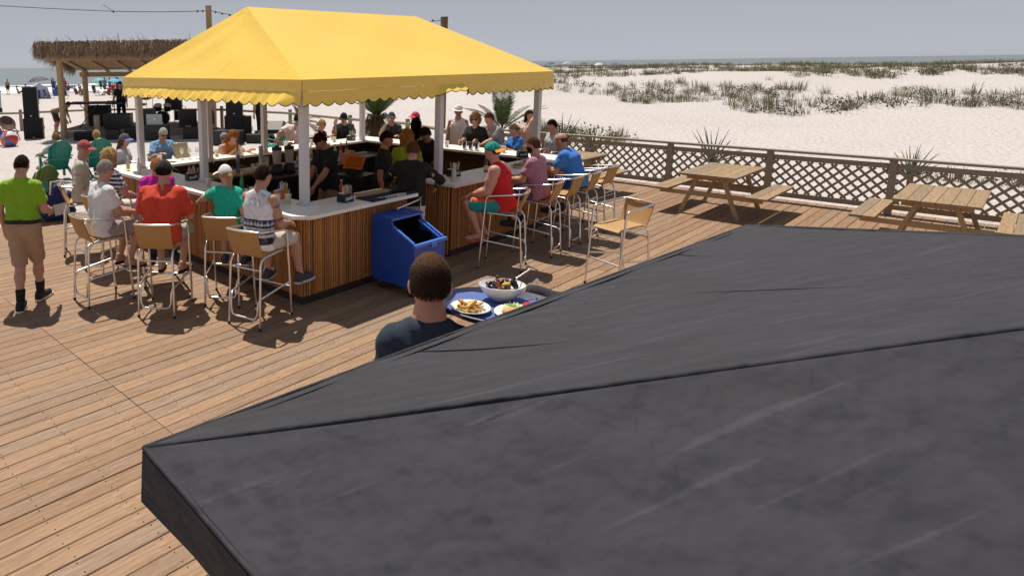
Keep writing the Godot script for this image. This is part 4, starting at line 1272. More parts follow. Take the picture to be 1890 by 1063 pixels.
	for k in 16:
		var c: Material = [M.brown_glass, M.frost, M.green_glass, M.ketchup, M.black][k % 5]
		bottle("liquor_bottle", bp(1.15 + 0.2 * k, 0.82 + 0.05 * (k % 2), 0.731), "liquor bottle on the inner shelf of the left counter, %s from the near corner" % ["first", "second", "third", "fourth", "fifth", "sixth", "seventh", "eighth", "ninth", "tenth", "eleventh", "twelfth", "thirteenth", "fourteenth", "fifteenth", "sixteenth"][k], c, 0.036, 0.27 + 0.025 * (k % 3), M.black, [Color(0.5, 0.45, 0.35), Color(0.35, 0.08, 0.05), Color(0.6, 0.55, 0.2)][k % 3])
	for k in 8:
		bottle("syrup_bottle", bp(3.30, 3.05 + 0.12 * k, 0.75), "coloured mixer bottle on the till side shelf, %s from the blenders" % ["first", "second", "third", "fourth", "fifth", "sixth", "seventh", "eighth"][k], [M.ketchup, M.brown_glass, M.frost, M.orange][k % 4], 0.036, 0.27, M.white)
	var ms := MB.new(); ms.box(lb(3.30, 3.45, 0.374), Vector3(1.1, 0.745, 0.2))
	var mso := part("mixer_shelf", ms, M.dark_wood); mso.position = CORNER; mso.rotation.y = TURN; tag(mso, "dark shelf that carries coloured mixer bottles beside the till", "shelf")
	# baskets of food at the right end
	for k in 2:
		var f := thing("food_basket", ["paper lined basket of fried food in front of the bearded man", "plate of chips beyond the fried food basket"][k], "food", bp(0.22 + 0.08 * k, 4.85 + 0.42 * k, 1.07))
		var d := MB.new(); d.col = Color(0.7, 0.66, 0.6); d.lathe([Vector2(0, 0.002), Vector2(0.09, 0.002), Vector2(0.125, 0.035), Vector2(0.118, 0.035), Vector2(0.085, 0.01), Vector2(0, 0.01)], 18); part("dish", d, M.plain, f)
		for j in 14:
			var mb := MB.new(); mb.col = Color(0.45, 0.22, 0.06) * rng.randf_range(0.7, 1.2)
			mb.ball(Vector3(rng.randf_range(-0.07, 0.07), 0.025 + rng.randf() * 0.03, rng.randf_range(-0.07, 0.07)), Vector3(0.03, 0.012, 0.02), 7, 5, Basis(Vector3(1, 0.5, 0).normalized(), rng.randf() * 3)); part("piece", mb, M.plain, f)
	# newspaper held by the reading man
	var np := MB.new(); np.grid(6, 6, func(u, v): return Vector3((u - 0.5) * 0.34, v * 0.27, 0.05 * absf(u - 0.5) - 0.10 * v), 0.002)
	var npo := part("menu_card", np, mat("paper", Color(0.46, 0.38, 0.29), 0.9)); npo.position = bp(5.13, 1.60, 1.075); npo.rotation.y = TURN + 0.1
	tag(npo, "tan printed menu held up in front of the man in the light blue shirt", "menu")
	# the blue ice caddy
	var bn := thing("ice_caddy", "blue plastic ice bin on wheels with a sloped open front beside the bar", "ice bin", bp(0.02, 1.19, 0.0), TURN)
	# local x along b (width), z towards the camera. side profile in (z, y)
	var W := 0.58
	var prof := PackedVector2Array([Vector2(0.03, 0.12), Vector2(0.60, 0.12), Vector2(0.66, 0.20), Vector2(0.66, 0.63), Vector2(0.64, 0.655), Vector2(0.32, 0.815), Vector2(0.30, 0.90), Vector2(0.0, 0.90), Vector2(0.0, 0.2)])
	for s in [0.0, W - 0.03]:
		var mb := MB.new()
		mb.prism(prof, 0.03, Transform3D(Basis(Vector3(0, 0, 1), Vector3(0, 1, 0), Vector3(1, 0, 0)), Vector3(s, 0, 0)))
		part("side_wall", mb, M.bin_blue, bn)
	var fb := MB.new()
	fb.box(Vector3(W / 2, 0.40, 0.645), Vector3(W - 0.062, 0.46, 0.028)); part("front_wall", fb, M.bin_blue, bn)
	var bb := MB.new(); bb.box(Vector3(W / 2, 0.52, 0.016), Vector3(W - 0.062, 0.74, 0.03)); part("back_wall", bb, M.bin_blue, bn)
	var bo := MB.new(); bo.box(Vector3(W / 2, 0.155, 0.32), Vector3(W - 0.062, 0.03, 0.56)); part("bottom", bo, M.bin_blue, bn)
	var tp := MB.new(); tp.box(Vector3(W / 2, 0.912, 0.16), Vector3(W, 0.022, 0.32)); part("top_lid", tp, M.bin_blue, bn)
	for k in 4:
		var rib := MB.new(); rib.box(Vector3(W * (0.2 + 0.2 * k), 0.927, 0.15), Vector3(0.022, 0.012, 0.26)); part("lid_rib", rib, M.bin_blue, bn)
	var li := MB.new(); li.box(Vector3(W / 2, 0.55, 0.32), Vector3(W - 0.075, 0.02, 0.56)); part("ice_well", li, M.black, bn)
	for q in [[Vector3(0.036, 0.50, 0.33), Vector3(0.008, 0.24, 0.56)], [Vector3(W - 0.036, 0.50, 0.33), Vector3(0.008, 0.24, 0.56)], [Vector3(0.036, 0.75, 0.17), Vector3(0.008, 0.25, 0.26)], [Vector3(W - 0.036, 0.75, 0.17), Vector3(0.008, 0.25, 0.26)], [Vector3(0.036, 0.66, 0.40), Vector3(0.008, 0.07, 0.2)], [Vector3(W - 0.036, 0.66, 0.40), Vector3(0.008, 0.07, 0.2)], [Vector3(W / 2, 0.52, 0.624), Vector3(W - 0.09, 0.2, 0.008)], [Vector3(W / 2, 0.7, 0.036), Vector3(W - 0.09, 0.36, 0.008)]]:
		var lr := MB.new(); lr.box(q[0], q[1]); part("liner", lr, M.black, bn)
	var th := atan2(0.16, 0.32)
	for s in [0.018, W - 0.018, W - 0.085]:
		var r := MB.new(); r.box(Vector3(s, 0.746, 0.48), Vector3(0.034 if s != W - 0.085 else 0.02, 0.022, 0.355), Basis(Vector3.RIGHT, th)); part("rim_rail", r, M.bin_edge, bn)
	var lp := MB.new(); lp.box(Vector3(W / 2, 0.648, 0.668), Vector3(W + 0.02, 0.035, 0.045)); part("front_lip", lp, M.bin_edge, bn)
	var la := MB.new(); la.box(Vector3(W * 0.55, 0.622, 0.698), Vector3(0.10, 0.05, 0.016)); part("latch", la, M.bin_edge, bn)
	var tl := MB.new(); tl.box(Vector3(W / 2, 0.905, 0.324), Vector3(W + 0.004, 0.02, 0.016)); part("lid_edge", tl, M.bin_edge, bn)
	for sx in [0.06, W - 0.06]:
		for sz in [0.09, 0.57]:
			var wh := MB.new()
			wh.lathe([Vector2(0, -0.016), Vector2(0.042, -0.016), Vector2(0.05, -0.008), Vector2(0.05, 0.008), Vector2(0.042, 0.016), Vector2(0, 0.016)], 16, Transform3D(Basis(Vector3.BACK, PI / 2), Vector3(sx, 0.052, sz)))
			var wo := part("wheel", wh, M.rubber, bn)
			var fk := MB.new(); fk.box(Vector3(sx, 0.095, sz), Vector3(0.05, 0.045, 0.06)); part("fork", fk, M.steel, wo)

# ---------------------------------------------------------------- the place
var hn := FastNoiseLite.new()
var hn2 := FastNoiseLite.new()
const SEA := -0.30
func shore(x: float, z: float) -> float:
	return -0.98 * z - 0.2 * x
func sand_h(x: float, z: float) -> float:
	var d := sqrt(x * x + z * z)
	var q := Vector3(x, 0, z) - CORNER
	var a := q.dot(U)
	var b := q.dot(V)
	var h := 0.035 * hn.get_noise_2d(x * 1.2, z * 1.2) + 0.03 * hn2.get_noise_2d(x * 4.0, z * 4.0) * smoothstep(50.0, 15.0, d)
	h += 0.10 * hn.get_noise_2d(x * 0.25 + 50.0, z * 0.25) * smoothstep(9.0, 20.0, d)
	# under and round the deck
	var inside := minf(minf(6.6 + 0.3 * hn.get_noise_2d(b * 3.0, 7.0) - a, a + 8.0), minf(11.2 - b, b + 9.0))
	h = lerpf(h + 0.02, -0.16, smoothstep(-0.2, 0.25, inside))
	# dunes on the right
	var side := smoothstep(0.05, 0.36, atan2(x, -z))
	h += 1.80 * smoothstep(22.0, 64.0, d) * side * smoothstep(230.0, 80.0, d)
	h += 0.45 * hn.get_noise_2d(x * 0.16, z * 0.16) * smoothstep(28.0, 50.0, d) * side * smoothstep(230.0, 80.0, d)
	# the beach falls to the water
	h -= 0.55 * smoothstep(55.0, 112.0, shore(x, z)) * (1.0 - 0.9 * side) + 2.5 * smoothstep(105.0, 260.0, shore(x, z))
	return h

func build_ground() -> void:
	hn.seed = 4; hn.frequency = 0.35; hn.fractal_octaves = 4
	hn2.seed = 5; hn2.frequency = 0.6; hn2.fractal_octaves = 2
	var mb := MB.new()
	var na := 190
	var nd := 190
	for j in nd + 1:
		var d := 0.8 * pow(420.0 / 0.8, float(j) / nd)
		for k in na + 1:
			var an := lerpf(-2.2, 2.2, float(k) / na)
			var x := sin(an) * d
			var z := -cos(an) * d
			var h := sand_h(x, z)
			var wet := smoothstep(70.0, 92.0, shore(x, z)) * (1.0 - smoothstep(0.1, 0.3, atan2(x, -z)))
			var c := lerpf(1.0, 0.70, wet) * (1.0 + 0.10 * hn.get_noise_2d(x * 0.5, z * 0.5))
			mb.col = Color(c, c, c)
			mb.v(Vector3(x, h, z))
	for j in nd:
		for k in na:
			var q := j * (na + 1) + k
			mb.quad(q, q + 1, q + na + 2, q + na + 1)
	structure(part("sand", mb, M.sand))
	var se := MB.new()
	se.grid(60, 60, func(u, v):
		var an := lerpf(-1.5, 1.5, u)
		var d := 30.0 * pow(7000.0 / 30.0, v)
		return Vector3(sin(an) * d, SEA, -cos(an) * d))
	structure(part("sea", se, M.sea))
	# surf: ragged bands of foam along the shore
	var fo := MB.new()
	for k in 4:
		var s0: float = [88.0, 95.0, 103.0, 118.0][k]
		var wd: float = [5.5, 5.0, 7.0, 1.6][k]
		fo.grid(220, 6, func(u, v):
			var x := lerpf(-95.0, 40.0, u)
			var n := hn.get_noise_2d(x * 0.35 + 40.0 * k, 3.0 * k)
			var n2 := hn.get_noise_2d(x * 1.3, 9.0 + k)
			var w := wd * clampf(0.75 + 1.0 * n + 0.4 * n2, 0.05, 2.0)
			var s = s0 + 3.0 * n2 + w * (v - 0.5)
			var z = -(s + 0.2 * x) / 0.98
			return Vector3(x, SEA + 0.05 + 0.30 * sin(v * PI) * clampf(0.6 + n, 0.2, 1.2), z), 0.03)
	for k in 26:
		var cx := rng.randf_range(-120, 60)
		var cz := rng.randf_range(-300, -150)
		fo.ball(Vector3(cx, SEA + 0.04, cz), Vector3(rng.randf_range(1.0, 3.5), 0.25, 0.6), 8, 4)
	var fp := part("surf_foam", fo, M.foam, self, true)
	tag(fp, "white surf breaking in ragged bands along the shore", "surf")

func build_deck() -> void:
	var o := Node3D.new()
	place(o, "deck", self)
	structure(o)
	o.position = CORNER; o.rotation.y = TURN
	var pitch := 0.148
	var segs := [[-8.5, -2.38], [-2.374, 3.9], [3.906, 10.9]]
	var cache := {}
	for r in 96:
		var a := -7.6 + pitch * (r + 0.5)
		for s in 3:
			if s == 1 and a > 0.9 and a < 4.3 and false: continue
			var b0: float = segs[s][0]
			var b1: float = segs[s][1]
			if s == 0 and a > 6.2: continue
			var key := [s, rng.randi() % 6]
			if not cache.has(key):
				var mb := MB.new()
				var w := 0.0705
				var ch := 0.004
				mb.prism(PackedVector2Array([Vector2(-w, -0.03), Vector2(w, -0.03), Vector2(w, -ch), Vector2(w - ch, 0), Vector2(-w + ch, 0), Vector2(-w, -ch)]), b1 - b0, Transform3D(Basis(Vector3(0, 0, 1), Vector3(0, 1, 0), Vector3(1, 0, 0)), Vector3.ZERO))
				for k in mb.p.size(): mb.uv[k] = Vector2(mb.p[k].x, mb.p[k].z + 0.4 * key[1] + 0.137 * s)
				cache[key] = mb.mesh(M["deck%d" % key[1]])
			var inst0 := inst("plank", cache[key], o, Transform3D(Basis.IDENTITY, lb(a, b0, rng.randf_range(-0.004, 0.0))))
			inst0.rotation.y = rng.randf_range(-0.0004, 0.0004)

	var disc := MB.new(); disc.lathe([Vector2(0.0045, 0.0), Vector2(0.0045, 0.0012), Vector2(0, 0.0012)], 8)
	var xs := []
	for r in 68:
		for j in 32:
			var b := -7.5 + 0.45 * j
			for s in [-0.045, 0.045]: xs.append(Transform3D(Basis.IDENTITY, lb(-7.6 + pitch * (r + 0.5) + s, b + rng.randf_range(-0.012, 0.012), 0.0)))
	var mm := MultiMesh.new(); mm.transform_format = MultiMesh.TRANSFORM_3D; mm.mesh = disc.mesh(M.rubber); mm.instance_count = xs.size()
	for k in xs.size(): mm.set_instance_transform(k, xs[k])
	var mi := MultiMeshInstance3D.new(); mi.multimesh = mm
	place(mi, "screw_heads", o)
	mi.set_meta("kind", "stuff")

func build_rail() -> void:
	# lattice railing on the right side of the deck
	var o := thing("lattice_railing", "weathered wooden deck railing with criss-cross lattice panels on the right", "railing", bp(0, 10.62, 0), TURN)
	# local z runs along -a
	var a := 5.4
	while a > -7.0:
		var p := MB.new(); p.box(Vector3(0, 0.48, -a), Vector3(0.10, 0.96, 0.10)); part("post", p, M.wood_gray, o)
		if a - 1.8 < -7.2: break
		var l := 1.7
		var zc := -a + 0.9
		var r := MB.new(); r.box(Vector3(0, 0.14, zc), Vector3(0.04, 0.09, l)); part("bottom_rail", r, M.wood_gray, o)
		var r2 := MB.new(); r2.box(Vector3(0, 0.86, zc), Vector3(0.04, 0.09, l)); part("top_rail", r2, M.wood_gray, o)
		for dirn in [-1.0, 1.0]:
			var n := 13
			for k in n:
				# a slat on the diagonal, clipped to the panel (z from 0 to l, y from 0.19 to 0.81)
				var c := lerpf(-0.62, l, (k + 0.5) / n)
				var t0 := maxf(0.0, -c)
				var t1 := minf(0.62, l - c)
				if t1 - t0 < 0.05: continue
				var z0 := c + t0
				var z1 := c + t1
				var y0 := 0.19 + t0
				var y1 := 0.19 + t1
				if dirn < 0: y0 = 1.0 - y0; y1 = 1.0 - y1
				var q0 := Vector3(0.006 * dirn, y0, zc - l / 2 + z0)
				var q1 := Vector3(0.006 * dirn, y1, zc - l / 2 + z1)
				var d := (q1 - q0).normalized()
				var s := MB.new(); s.box((q0 + q1) / 2, Vector3(0.008, q0.distance_to(q1), 0.042), Basis(Vector3(1, 0, 0), d, Vector3(1, 0, 0).cross(d))); part("lattice_slat", s, M.wood_gray, o)
		a -= 1.8
	var cap := MB.new(); cap.box(Vector3(0, 0.985, 0.8), Vector3(0.16, 0.04, 12.6)); part("cap_rail", cap, M.wood_gray, o)
	# post and rail fence on the beach
	var f := thing("beach_fence", "weathered post and rail fence across the sand behind the stage", "fence")
	var pts := [Vector3(-20, 0, -27.5), Vector3(-16.2, 0, -28.6), Vector3(-12.4, 0, -29.6), Vector3(-9.4, 0, -30.6), Vector3(-6.4, 0, -29.9), Vector3(-3.2, 0, -28.6), Vector3(-0.2, 0, -26.6), Vector3(2.0, 0, -23.8), Vector3(3.7, 0, -21.5), Vector3(5.0, 0, -18.4)]
	for k in pts.size():
		var q: Vector3 = pts[k]
		var h := sand_h(q.x, q.z)
		var p := MB.new(); p.tube([Vector3(q.x, h - 0.2, q.z), Vector3(q.x, h + 0.95, q.z)], 0.075, 8); part("post", p, M.wood_gray, f)
		if k:
			var w: Vector3 = pts[k - 1]
			var r := MB.new(); r.tube([Vector3(w.x, sand_h(w.x, w.z) + 0.80, w.z + 0.08), Vector3(q.x, h + 0.80, q.z + 0.08)], 0.05, 8); part("rail", r, M.wood_gray, f)

func build_hut() -> void:
	var o := thing("thatched_stage_shelter", "wooden stage shelter with a shaggy thatched roof on the sand at left", "shelter")
	var x0 := -9.68
	var x1 := -2.6
	for q in [[-9.0, -25.4, 3.2], [-3.62, -25.7, 3.2], [-9.2, -29.0, 2.62], [-3.6, -29.0, 2.62]]:
		var p := MB.new(); p.tube([Vector3(q[0], -0.3, q[1]), Vector3(q[0], q[2], q[1])], 0.125, 12); part("post", p, M.wood_tan, o)
	var roof_y := func(z: float) -> float: return 3.24 + (z + 25.2) * 0.175
	for z in [-25.25, -29.05]:
		var b := MB.new(); b.box(Vector3((x0 + x1) / 2, roof_y.call(z) - 0.13, z), Vector3(x1 - x0 - 0.5, 0.2, 0.09)); part("beam", b, M.wood_tan, o)
	for k in 7:
		var x := lerpf(-9.2, -3.3, k / 6.0)
		var b := MB.new(); b.tube([Vector3(x, roof_y.call(-25.0) + 0.03, -25.0), Vector3(x, roof_y.call(-29.4) + 0.03, -29.4)], 0.055, 6); part("rafter", b, M.wood_tan, o)
	for k in 26:
		var z := -25.1 - 0.165 * k
		var b := MB.new(); b.box(Vector3((x0 + x1) / 2, roof_y.call(z) + 0.105, z), Vector3(x1 - x0 - 0.3, 0.025, 0.075), Basis(Vector3.RIGHT, -0.173)); part("batten", b, M.wood_tan, o)
	# thatch: a bed of straw and thousands of hanging blades
	var bed := MB.new(); bed.col = Color(0.10, 0.062, 0.035)
	bed.grid(40, 16, func(u, v):
		var z := lerpf(-24.85, -29.5, v)
		return Vector3(lerpf(x0, x1, u), roof_y.call(z) + 0.34 + 0.05 * hn.get_noise_2d(u * 60.0, v * 40.0) + 0.08 * sin(v * PI), z), 0.20)
	part("thatch_bed", bed, M.thatch, o)
	var blade := MB.new()
	var prev := -1
	for k in 4:
		var t := k / 3.0
		var w := 0.011 * (1.0 - 0.8 * t)
		var y := -t
		var z := 0.10 * t * t
		var q := blade.v(Vector3(-w, y, z)); blade.v(Vector3(w, y, z))
		if k: blade.quad(q - 2, q - 1, q + 1, q)
	var mm := MultiMesh.new()
	mm.transform_format = MultiMesh.TRANSFORM_3D; mm.use_colors = true
	mm.mesh = blade.mesh(M.thatch)
	var xs := []
	var cs := []
	for k in 9000:
		var e := rng.randf()
		var pos: Vector3
		var out: float   # heading of the edge
		if e < 0.60: pos = Vector3(rng.randf_range(x0, x1), 0, rng.randf_range(-24.95, -24.75)); out = 0.0
		elif e < 0.78: pos = Vector3(x0 + rng.randf_range(-0.1, 0.05), 0, rng.randf_range(-29.4, -24.9)); out = -PI / 2
		elif e < 0.86: pos = Vector3(x1 + rng.randf_range(-0.05, 0.1), 0, rng.randf_range(-29.4, -24.9)); out = PI / 2
		else: pos = Vector3(rng.randf_range(x0, x1), 0, rng.randf_range(-29.0, -24.9)); out = rng.randf() * TAU
		pos.y = roof_y.call(pos.z) + rng.randf_range(0.12, 0.44)
		var up := rng.randf_range(0.0, 0.5) if e < 0.86 else rng.randf_range(1.2, 1.6)
		if rng.randf() < 0.03: up = rng.randf_range(1.2, 2.4)
		var bs := Basis(Vector3.UP, out + rng.randf_range(-0.5, 0.5)) * Basis(Vector3.RIGHT, -up) * Basis(Vector3.BACK, rng.randf_range(-0.35, 0.35))
		var ln := rng.randf_range(0.22, 0.52)
		xs.append(Transform3D(bs.scaled_local(Vector3(rng.randf_range(0.7, 1.5), ln, ln)), pos))
		var c := Color(0.22, 0.135, 0.085).lerp(Color(0.52, 0.37, 0.26), pow(rng.randf(), 2.0)) * rng.randf_range(0.6, 1.2)
		cs.append(c)
	mm.instance_count = xs.size()
	for k in xs.size():
		mm.set_instance_transform(k, xs[k]); mm.set_instance_color(k, cs[k])
	var mi := MultiMeshInstance3D.new(); mi.multimesh = mm
	place(mi, "thatch_straw", o)
	mi.set_meta("kind", "stuff")
	# the stage
	var st := thing("stage_platform", "low grey wooden stage under the thatched shelter", "stage")
	for k in 24:
		var b := MB.new(); b.box(Vector3(-6.4, 0.33, -25.5 - 0.15 * k), Vector3(5.5, 0.03, 0.142)); part("stage_board", b, M.wood_gray, st)
	for k in 6:
		var b := MB.new(); b.box(Vector3(-8.7 + 0.92 * k, 0.13, -25.42), Vector3(0.905, 0.36, 0.03)); part("skirt_board", b, M.wood_gray, st)
	for k in 3:
		var pl := thing("wood_pile_post", "short round grey post standing in the sand before the stage, %s" % ["leftmost", "in the middle", "nearest the laptop"][k], "post", Vector3([-7.55, -6.4, -4.1][k], 0, [-24.9, -24.8, -25.0][k]), 0.0)
		var mb := MB.new(); mb.tube([Vector3(0, -0.2, 0), Vector3(0, [0.95, 0.4, 0.5][k], 0)], 0.12, 12); part("trunk", mb, M.wood_gray, pl)

func speaker_box(at: Vector3, s: Vector3, yaw: float, label: String) -> void:
	var o := thing("loudspeaker", label, "loudspeaker", at, yaw)
	var b := MB.new()
	var w := s.x / 2
	var d := s.z / 2
	b.prism(PackedVector2Array([Vector2(-w, d), Vector2(w, d), Vector2(w, -d * 0.4), Vector2(w * 0.7, -d), Vector2(-w * 0.7, -d), Vector2(-w, -d * 0.4)]), s.y, Transform3D(Basis(Vector3(1, 0, 0), Vector3(0, 0, 1), Vector3(0, 1, 0)), Vector3.ZERO))
	part("cabinet", b, M.black, o)
	var g := MB.new(); g.box(Vector3(0, s.y / 2, d + 0.008), Vector3(s.x * 0.92, s.y * 0.94, 0.012)); part("grille", g, M.black_cloth, o)
	var h := MB.new(); h.tube([Vector3(w + 0.005, s.y * 0.45, 0), Vector3(w + 0.03, s.y * 0.47, 0), Vector3(w + 0.03, s.y * 0.57, 0), Vector3(w + 0.005, s.y * 0.6, 0)], 0.012, 6); part("handle", h, M.rubber, o)
	var bd := MB.new(); bd.box(Vector3(0, s.y * 0.08, d + 0.018), Vector3(0.06, 0.03, 0.006)); part("badge", bd, M.steel, o)

func case_box(called: String, at: Vector3, s: Vector3, yaw: float, label: String, m: Material) -> void:
	var o := thing(called, label, "case", at, yaw)
	var b := MB.new(); b.box(Vector3(0, s.y / 2, 0), s); part("shell", b, m, o)
	for k in [-1.0, 1.0]:
		var e := MB.new(); e.box(Vector3(0, s.y * (0.5 + 0.5 * k) - 0.015 * k, 0), Vector3(s.x + 0.012, 0.028, s.z + 0.012)); part("edge_rail", e, M.rubber, o)
		var l := MB.new(); l.box(Vector3(s.x * 0.25 * k, s.y * 0.7, s.z / 2 + 0.008), Vector3(0.06, 0.07, 0.012)); part("latch", l, M.rubber, o)
	var h := MB.new(); h.tube([Vector3(-0.09, s.y * 0.5, s.z / 2), Vector3(-0.08, s.y * 0.5, s.z / 2 + 0.035), Vector3(0.08, s.y * 0.5, s.z / 2 + 0.035), Vector3(0.09, s.y * 0.5, s.z / 2)], 0.012, 6); part("handle", h, M.rubber, o)

func build_stage_gear() -> void:
	speaker_box(Vector3(-10.35, 0.0, -25.9), Vector3(0.72, 0.80, 0.6), 0.25, "black bass speaker cabinet at the bottom of the left stack")
	speaker_box(Vector3(-10.42, 0.80, -25.95), Vector3(0.54, 1.22, 0.5), 0.25, "tall black loudspeaker on top of the left stack")
	speaker_box(Vector3(-2.2, 0.0, -23.9), Vector3(0.72, 0.95, 0.6), 0.0, "black bass speaker cabinet of the stack at right of the stage")
	speaker_box(Vector3(-2.2, 0.95, -23.9), Vector3(0.60, 0.95, 0.5), 0.0, "black loudspeaker on top of the right stack below the canopy edge")
	speaker_box(Vector3(-1.72, 0.0, -23.6), Vector3(0.28, 0.95, 0.4), 0.1, "narrow black speaker with round knobs beside the right stack")
	case_box("equipment_case", Vector3(-2.3, 0.0, -22.4), Vector3(0.95, 0.55, 0.6), -0.25, "black equipment trunk in front of the right speaker stack", M.black)
	case_box("equipment_case", Vector3(-1.35, 0.0, -22.9), Vector3(0.75, 0.36, 0.6), 0.05, "low black case right of the equipment trunk", M.black)
	case_box("equipment_case", Vector3(-7.0, 0.36, -25.9), Vector3(1.05, 0.58, 0.55), 0.0, "large black amplifier case on the stage edge under the standing man", M.black)
	case_box("equipment_case", Vector3(-5.2, 0.0, -24.3), Vector3(0.95, 0.62, 0.5), 0.0, "black case on the sand under the silver panel", M.black)
	case_box("equipment_case", Vector3(-6.05, 0.0, -24.4), Vector3(0.6, 0.5, 0.5), 0.1, "dark grey case on the sand left of the silver panel", M.black_cloth)
	case_box("equipment_case", Vector3(-7.9, 0.0, -24.6), Vector3(0.75, 0.36, 0.5), -0.1, "flat dark case on the sand left of the stage front", M.black_cloth)
	case_box("equipment_case", Vector3(-4.3, 0.345, -26.2), Vector3(0.7, 0.7, 0.5), 0.2, "black amplifier cabinet on the stage under the dark board", M.black)
	case_box("equipment_case", Vector3(-3.9, 0.0, -24.7), Vector3(0.6, 0.45, 0.5), -0.1, "black case on the sand by the right front post of the shelter", M.black)
	case_box("equipment_case", Vector3(-6.9, 0.0, -24.7), Vector3(0.5, 0.42, 0.45), 0.15, "small black box on the sand before the middle of the stage", M.black)
	case_box("equipment_case", Vector3(-5.9, 0.345, -26.0), Vector3(0.62, 0.75, 0.45), -0.1, "tall black amplifier on the stage behind the silver laptop", M.black)
	case_box("equipment_case", Vector3(-3.0, 0.0, -23.6), Vector3(0.5, 0.5, 0.5), 0.3, "gray black box between the shelter and the right speaker stack", M.black_cloth)
	# stage monitor wedges
	for k in 2:
		var w := thing("monitor_wedge", ["black wedge monitor lying right of the right speaker stack", "black wedge monitor tilted behind the low case"][k], "loudspeaker", [Vector3(-1.1, 0.0, -23.6), Vector3(-0.7, 0.36, -23.2)][k], [0.4, -0.2][k])
		var b := MB.new(); b.prism(PackedVector2Array([Vector2(-0.3, 0), Vector2(0.3, 0), Vector2(0.3, 0.12), Vector2(-0.05, 0.42), Vector2(-0.3, 0.36)]), 0.6, Transform3D(Basis(Vector3(0, 0, 1), Vector3(0, 1, 0), Vector3(1, 0, 0)), Vector3(-0.3, 0, 0))); part("cabinet", b, M.black_cloth, w)
		var g := MB.new(); g.box(Vector3(0, 0.275, 0.13), Vector3(0.54, 0.012, 0.42), Basis(Vector3.RIGHT, 0.71)); part("grille", g, M.black, w)
	# silver panel with a light dot
	var lp := thing("silver_laptop", "open silver laptop with a pale dot on its lid, on the black case", "laptop", Vector3(-5.2, 0.63, -24.3), 0.0)
	var lb0 := MB.new(); lb0.box(Vector3(0, 0.01, -0.05), Vector3(0.58, 0.02, 0.36)); part("base", lb0, M.steel, lp)
	var lid := MB.new(); lid.col = Color(0.36, 0.40, 0.42); lid.box(Vector3(0, 0.20, 0.15), Vector3(0.58, 0.37, 0.014), Basis(Vector3.RIGHT, 0.12)); var lo := part("lid", lid, M.shiny, lp)
	var dot := MB.new(); dot.ball(Vector3(0, 0.19, 0.158), Vector3(0.035, 0.04, 0.004), 14, 6); part("lid_mark", dot, M.white, lo)
	# keyboard on an X stand with a black cloth behind
	var kb := thing("stage_keyboard", "long black keyboard on an X stand on the stage", "keyboard", Vector3(-8.35, 0.345, -26.6), 0.05)
	var k0 := MB.new(); k0.box(Vector3(0, 0.98, 0), Vector3(1.35, 0.1, 0.33)); part("keyboard_case", k0, M.black, kb)
	for k in 34:
		var wk := MB.new(); wk.box(Vector3(-0.6 + 0.0365 * k, 1.035, -0.06), Vector3(0.033, 0.012, 0.16)); part("key", wk, M.white, kb)
	for s in [-1.0, 1.0]:
		var t := MB.new(); t.tube([Vector3(-0.4 * s, 0.0, 0.12 * s), Vector3(0.4 * s, 0.93, 0.12 * s)], 0.018, 8); part("stand_leg", t, M.black, kb)
		var ft := MB.new(); ft.tube([Vector3(-0.4 * s, 0.015, -0.25), Vector3(-0.4 * s, 0.015, 0.25)], 0.016, 8); part("stand_foot", ft, M.black, kb)
	case_box("equipment_case", Vector3(-8.1, 0.345, -27.2), Vector3(0.85, 0.85, 0.45), 0.0, "black draped case behind the keyboard stand", M.black_cloth)
	var kb2 := thing("small_mixer", "small black mixer on a stand right of the keyboard", "mixer", Vector3(-7.35, 0.345, -26.7), 0.1)
	var mx := MB.new(); mx.box(Vector3(0, 0.98, 0), Vector3(0.62, 0.08, 0.4), Basis(Vector3.RIGHT, 0.15)); part("mixer_case", mx, M.black, kb2)
	var mx2 := MB.new(); mx2.tube([Vector3(0, 0, 0), Vector3(0, 0.95, 0)], 0.02, 8); part("stand_pole", mx2, M.black, kb2)
	var mx3 := MB.new()
	for k in 3: mx3.tube([Vector3(0, 0.2, 0), Vector3(0.28 * cos(k * TAU / 3), 0.01, 0.28 * sin(k * TAU / 3))], 0.012, 6)
	part("stand_base", mx3, M.black, kb2)
	# drum kit
	var dk := thing("drum_kit", "black drum kit with cymbals at the back of the stage", "drum kit", Vector3(-5.4, 0.345, -27.3), 0.1)
	var dr := [[Vector3(-0.1, 0.30, 0.25), 0.29, 0.42, Vector3.RIGHT, PI / 2, "bass_drum"], [Vector3(0.55, 0.38, 0.0), 0.2, 0.40, Vector3.RIGHT, 0.0, "floor_tom"], [Vector3(-0.28, 0.72, 0.1), 0.15, 0.22, Vector3.RIGHT, 0.5, "tom"], [Vector3(0.1, 0.72, 0.1), 0.15, 0.24, Vector3.RIGHT, 0.5, "tom"], [Vector3(-0.6, 0.58, -0.2), 0.18, 0.15, Vector3.RIGHT, 0.1, "snare_drum"]]
	for d in dr:
		var mb := MB.new(); mb.lathe([Vector2(0, -d[2] / 2), Vector2(d[1], -d[2] / 2), Vector2(d[1], d[2] / 2), Vector2(0, d[2] / 2)], 24, Transform3D(Basis(d[3], d[4]), d[0])); var dd := part(d[5], mb, M.black, dk)
		var hd := MB.new(); hd.lathe([Vector2(0, d[2] / 2 + 0.002), Vector2(d[1] * 0.93, d[2] / 2 + 0.002), Vector2(d[1] * 0.93, d[2] / 2 + 0.006), Vector2(0, d[2] / 2 + 0.006)], 24, Transform3D(Basis(d[3], d[4]), d[0])); part("drum_head", hd, M.frost if d[5] != "bass_drum" else M.black_cloth, dd)
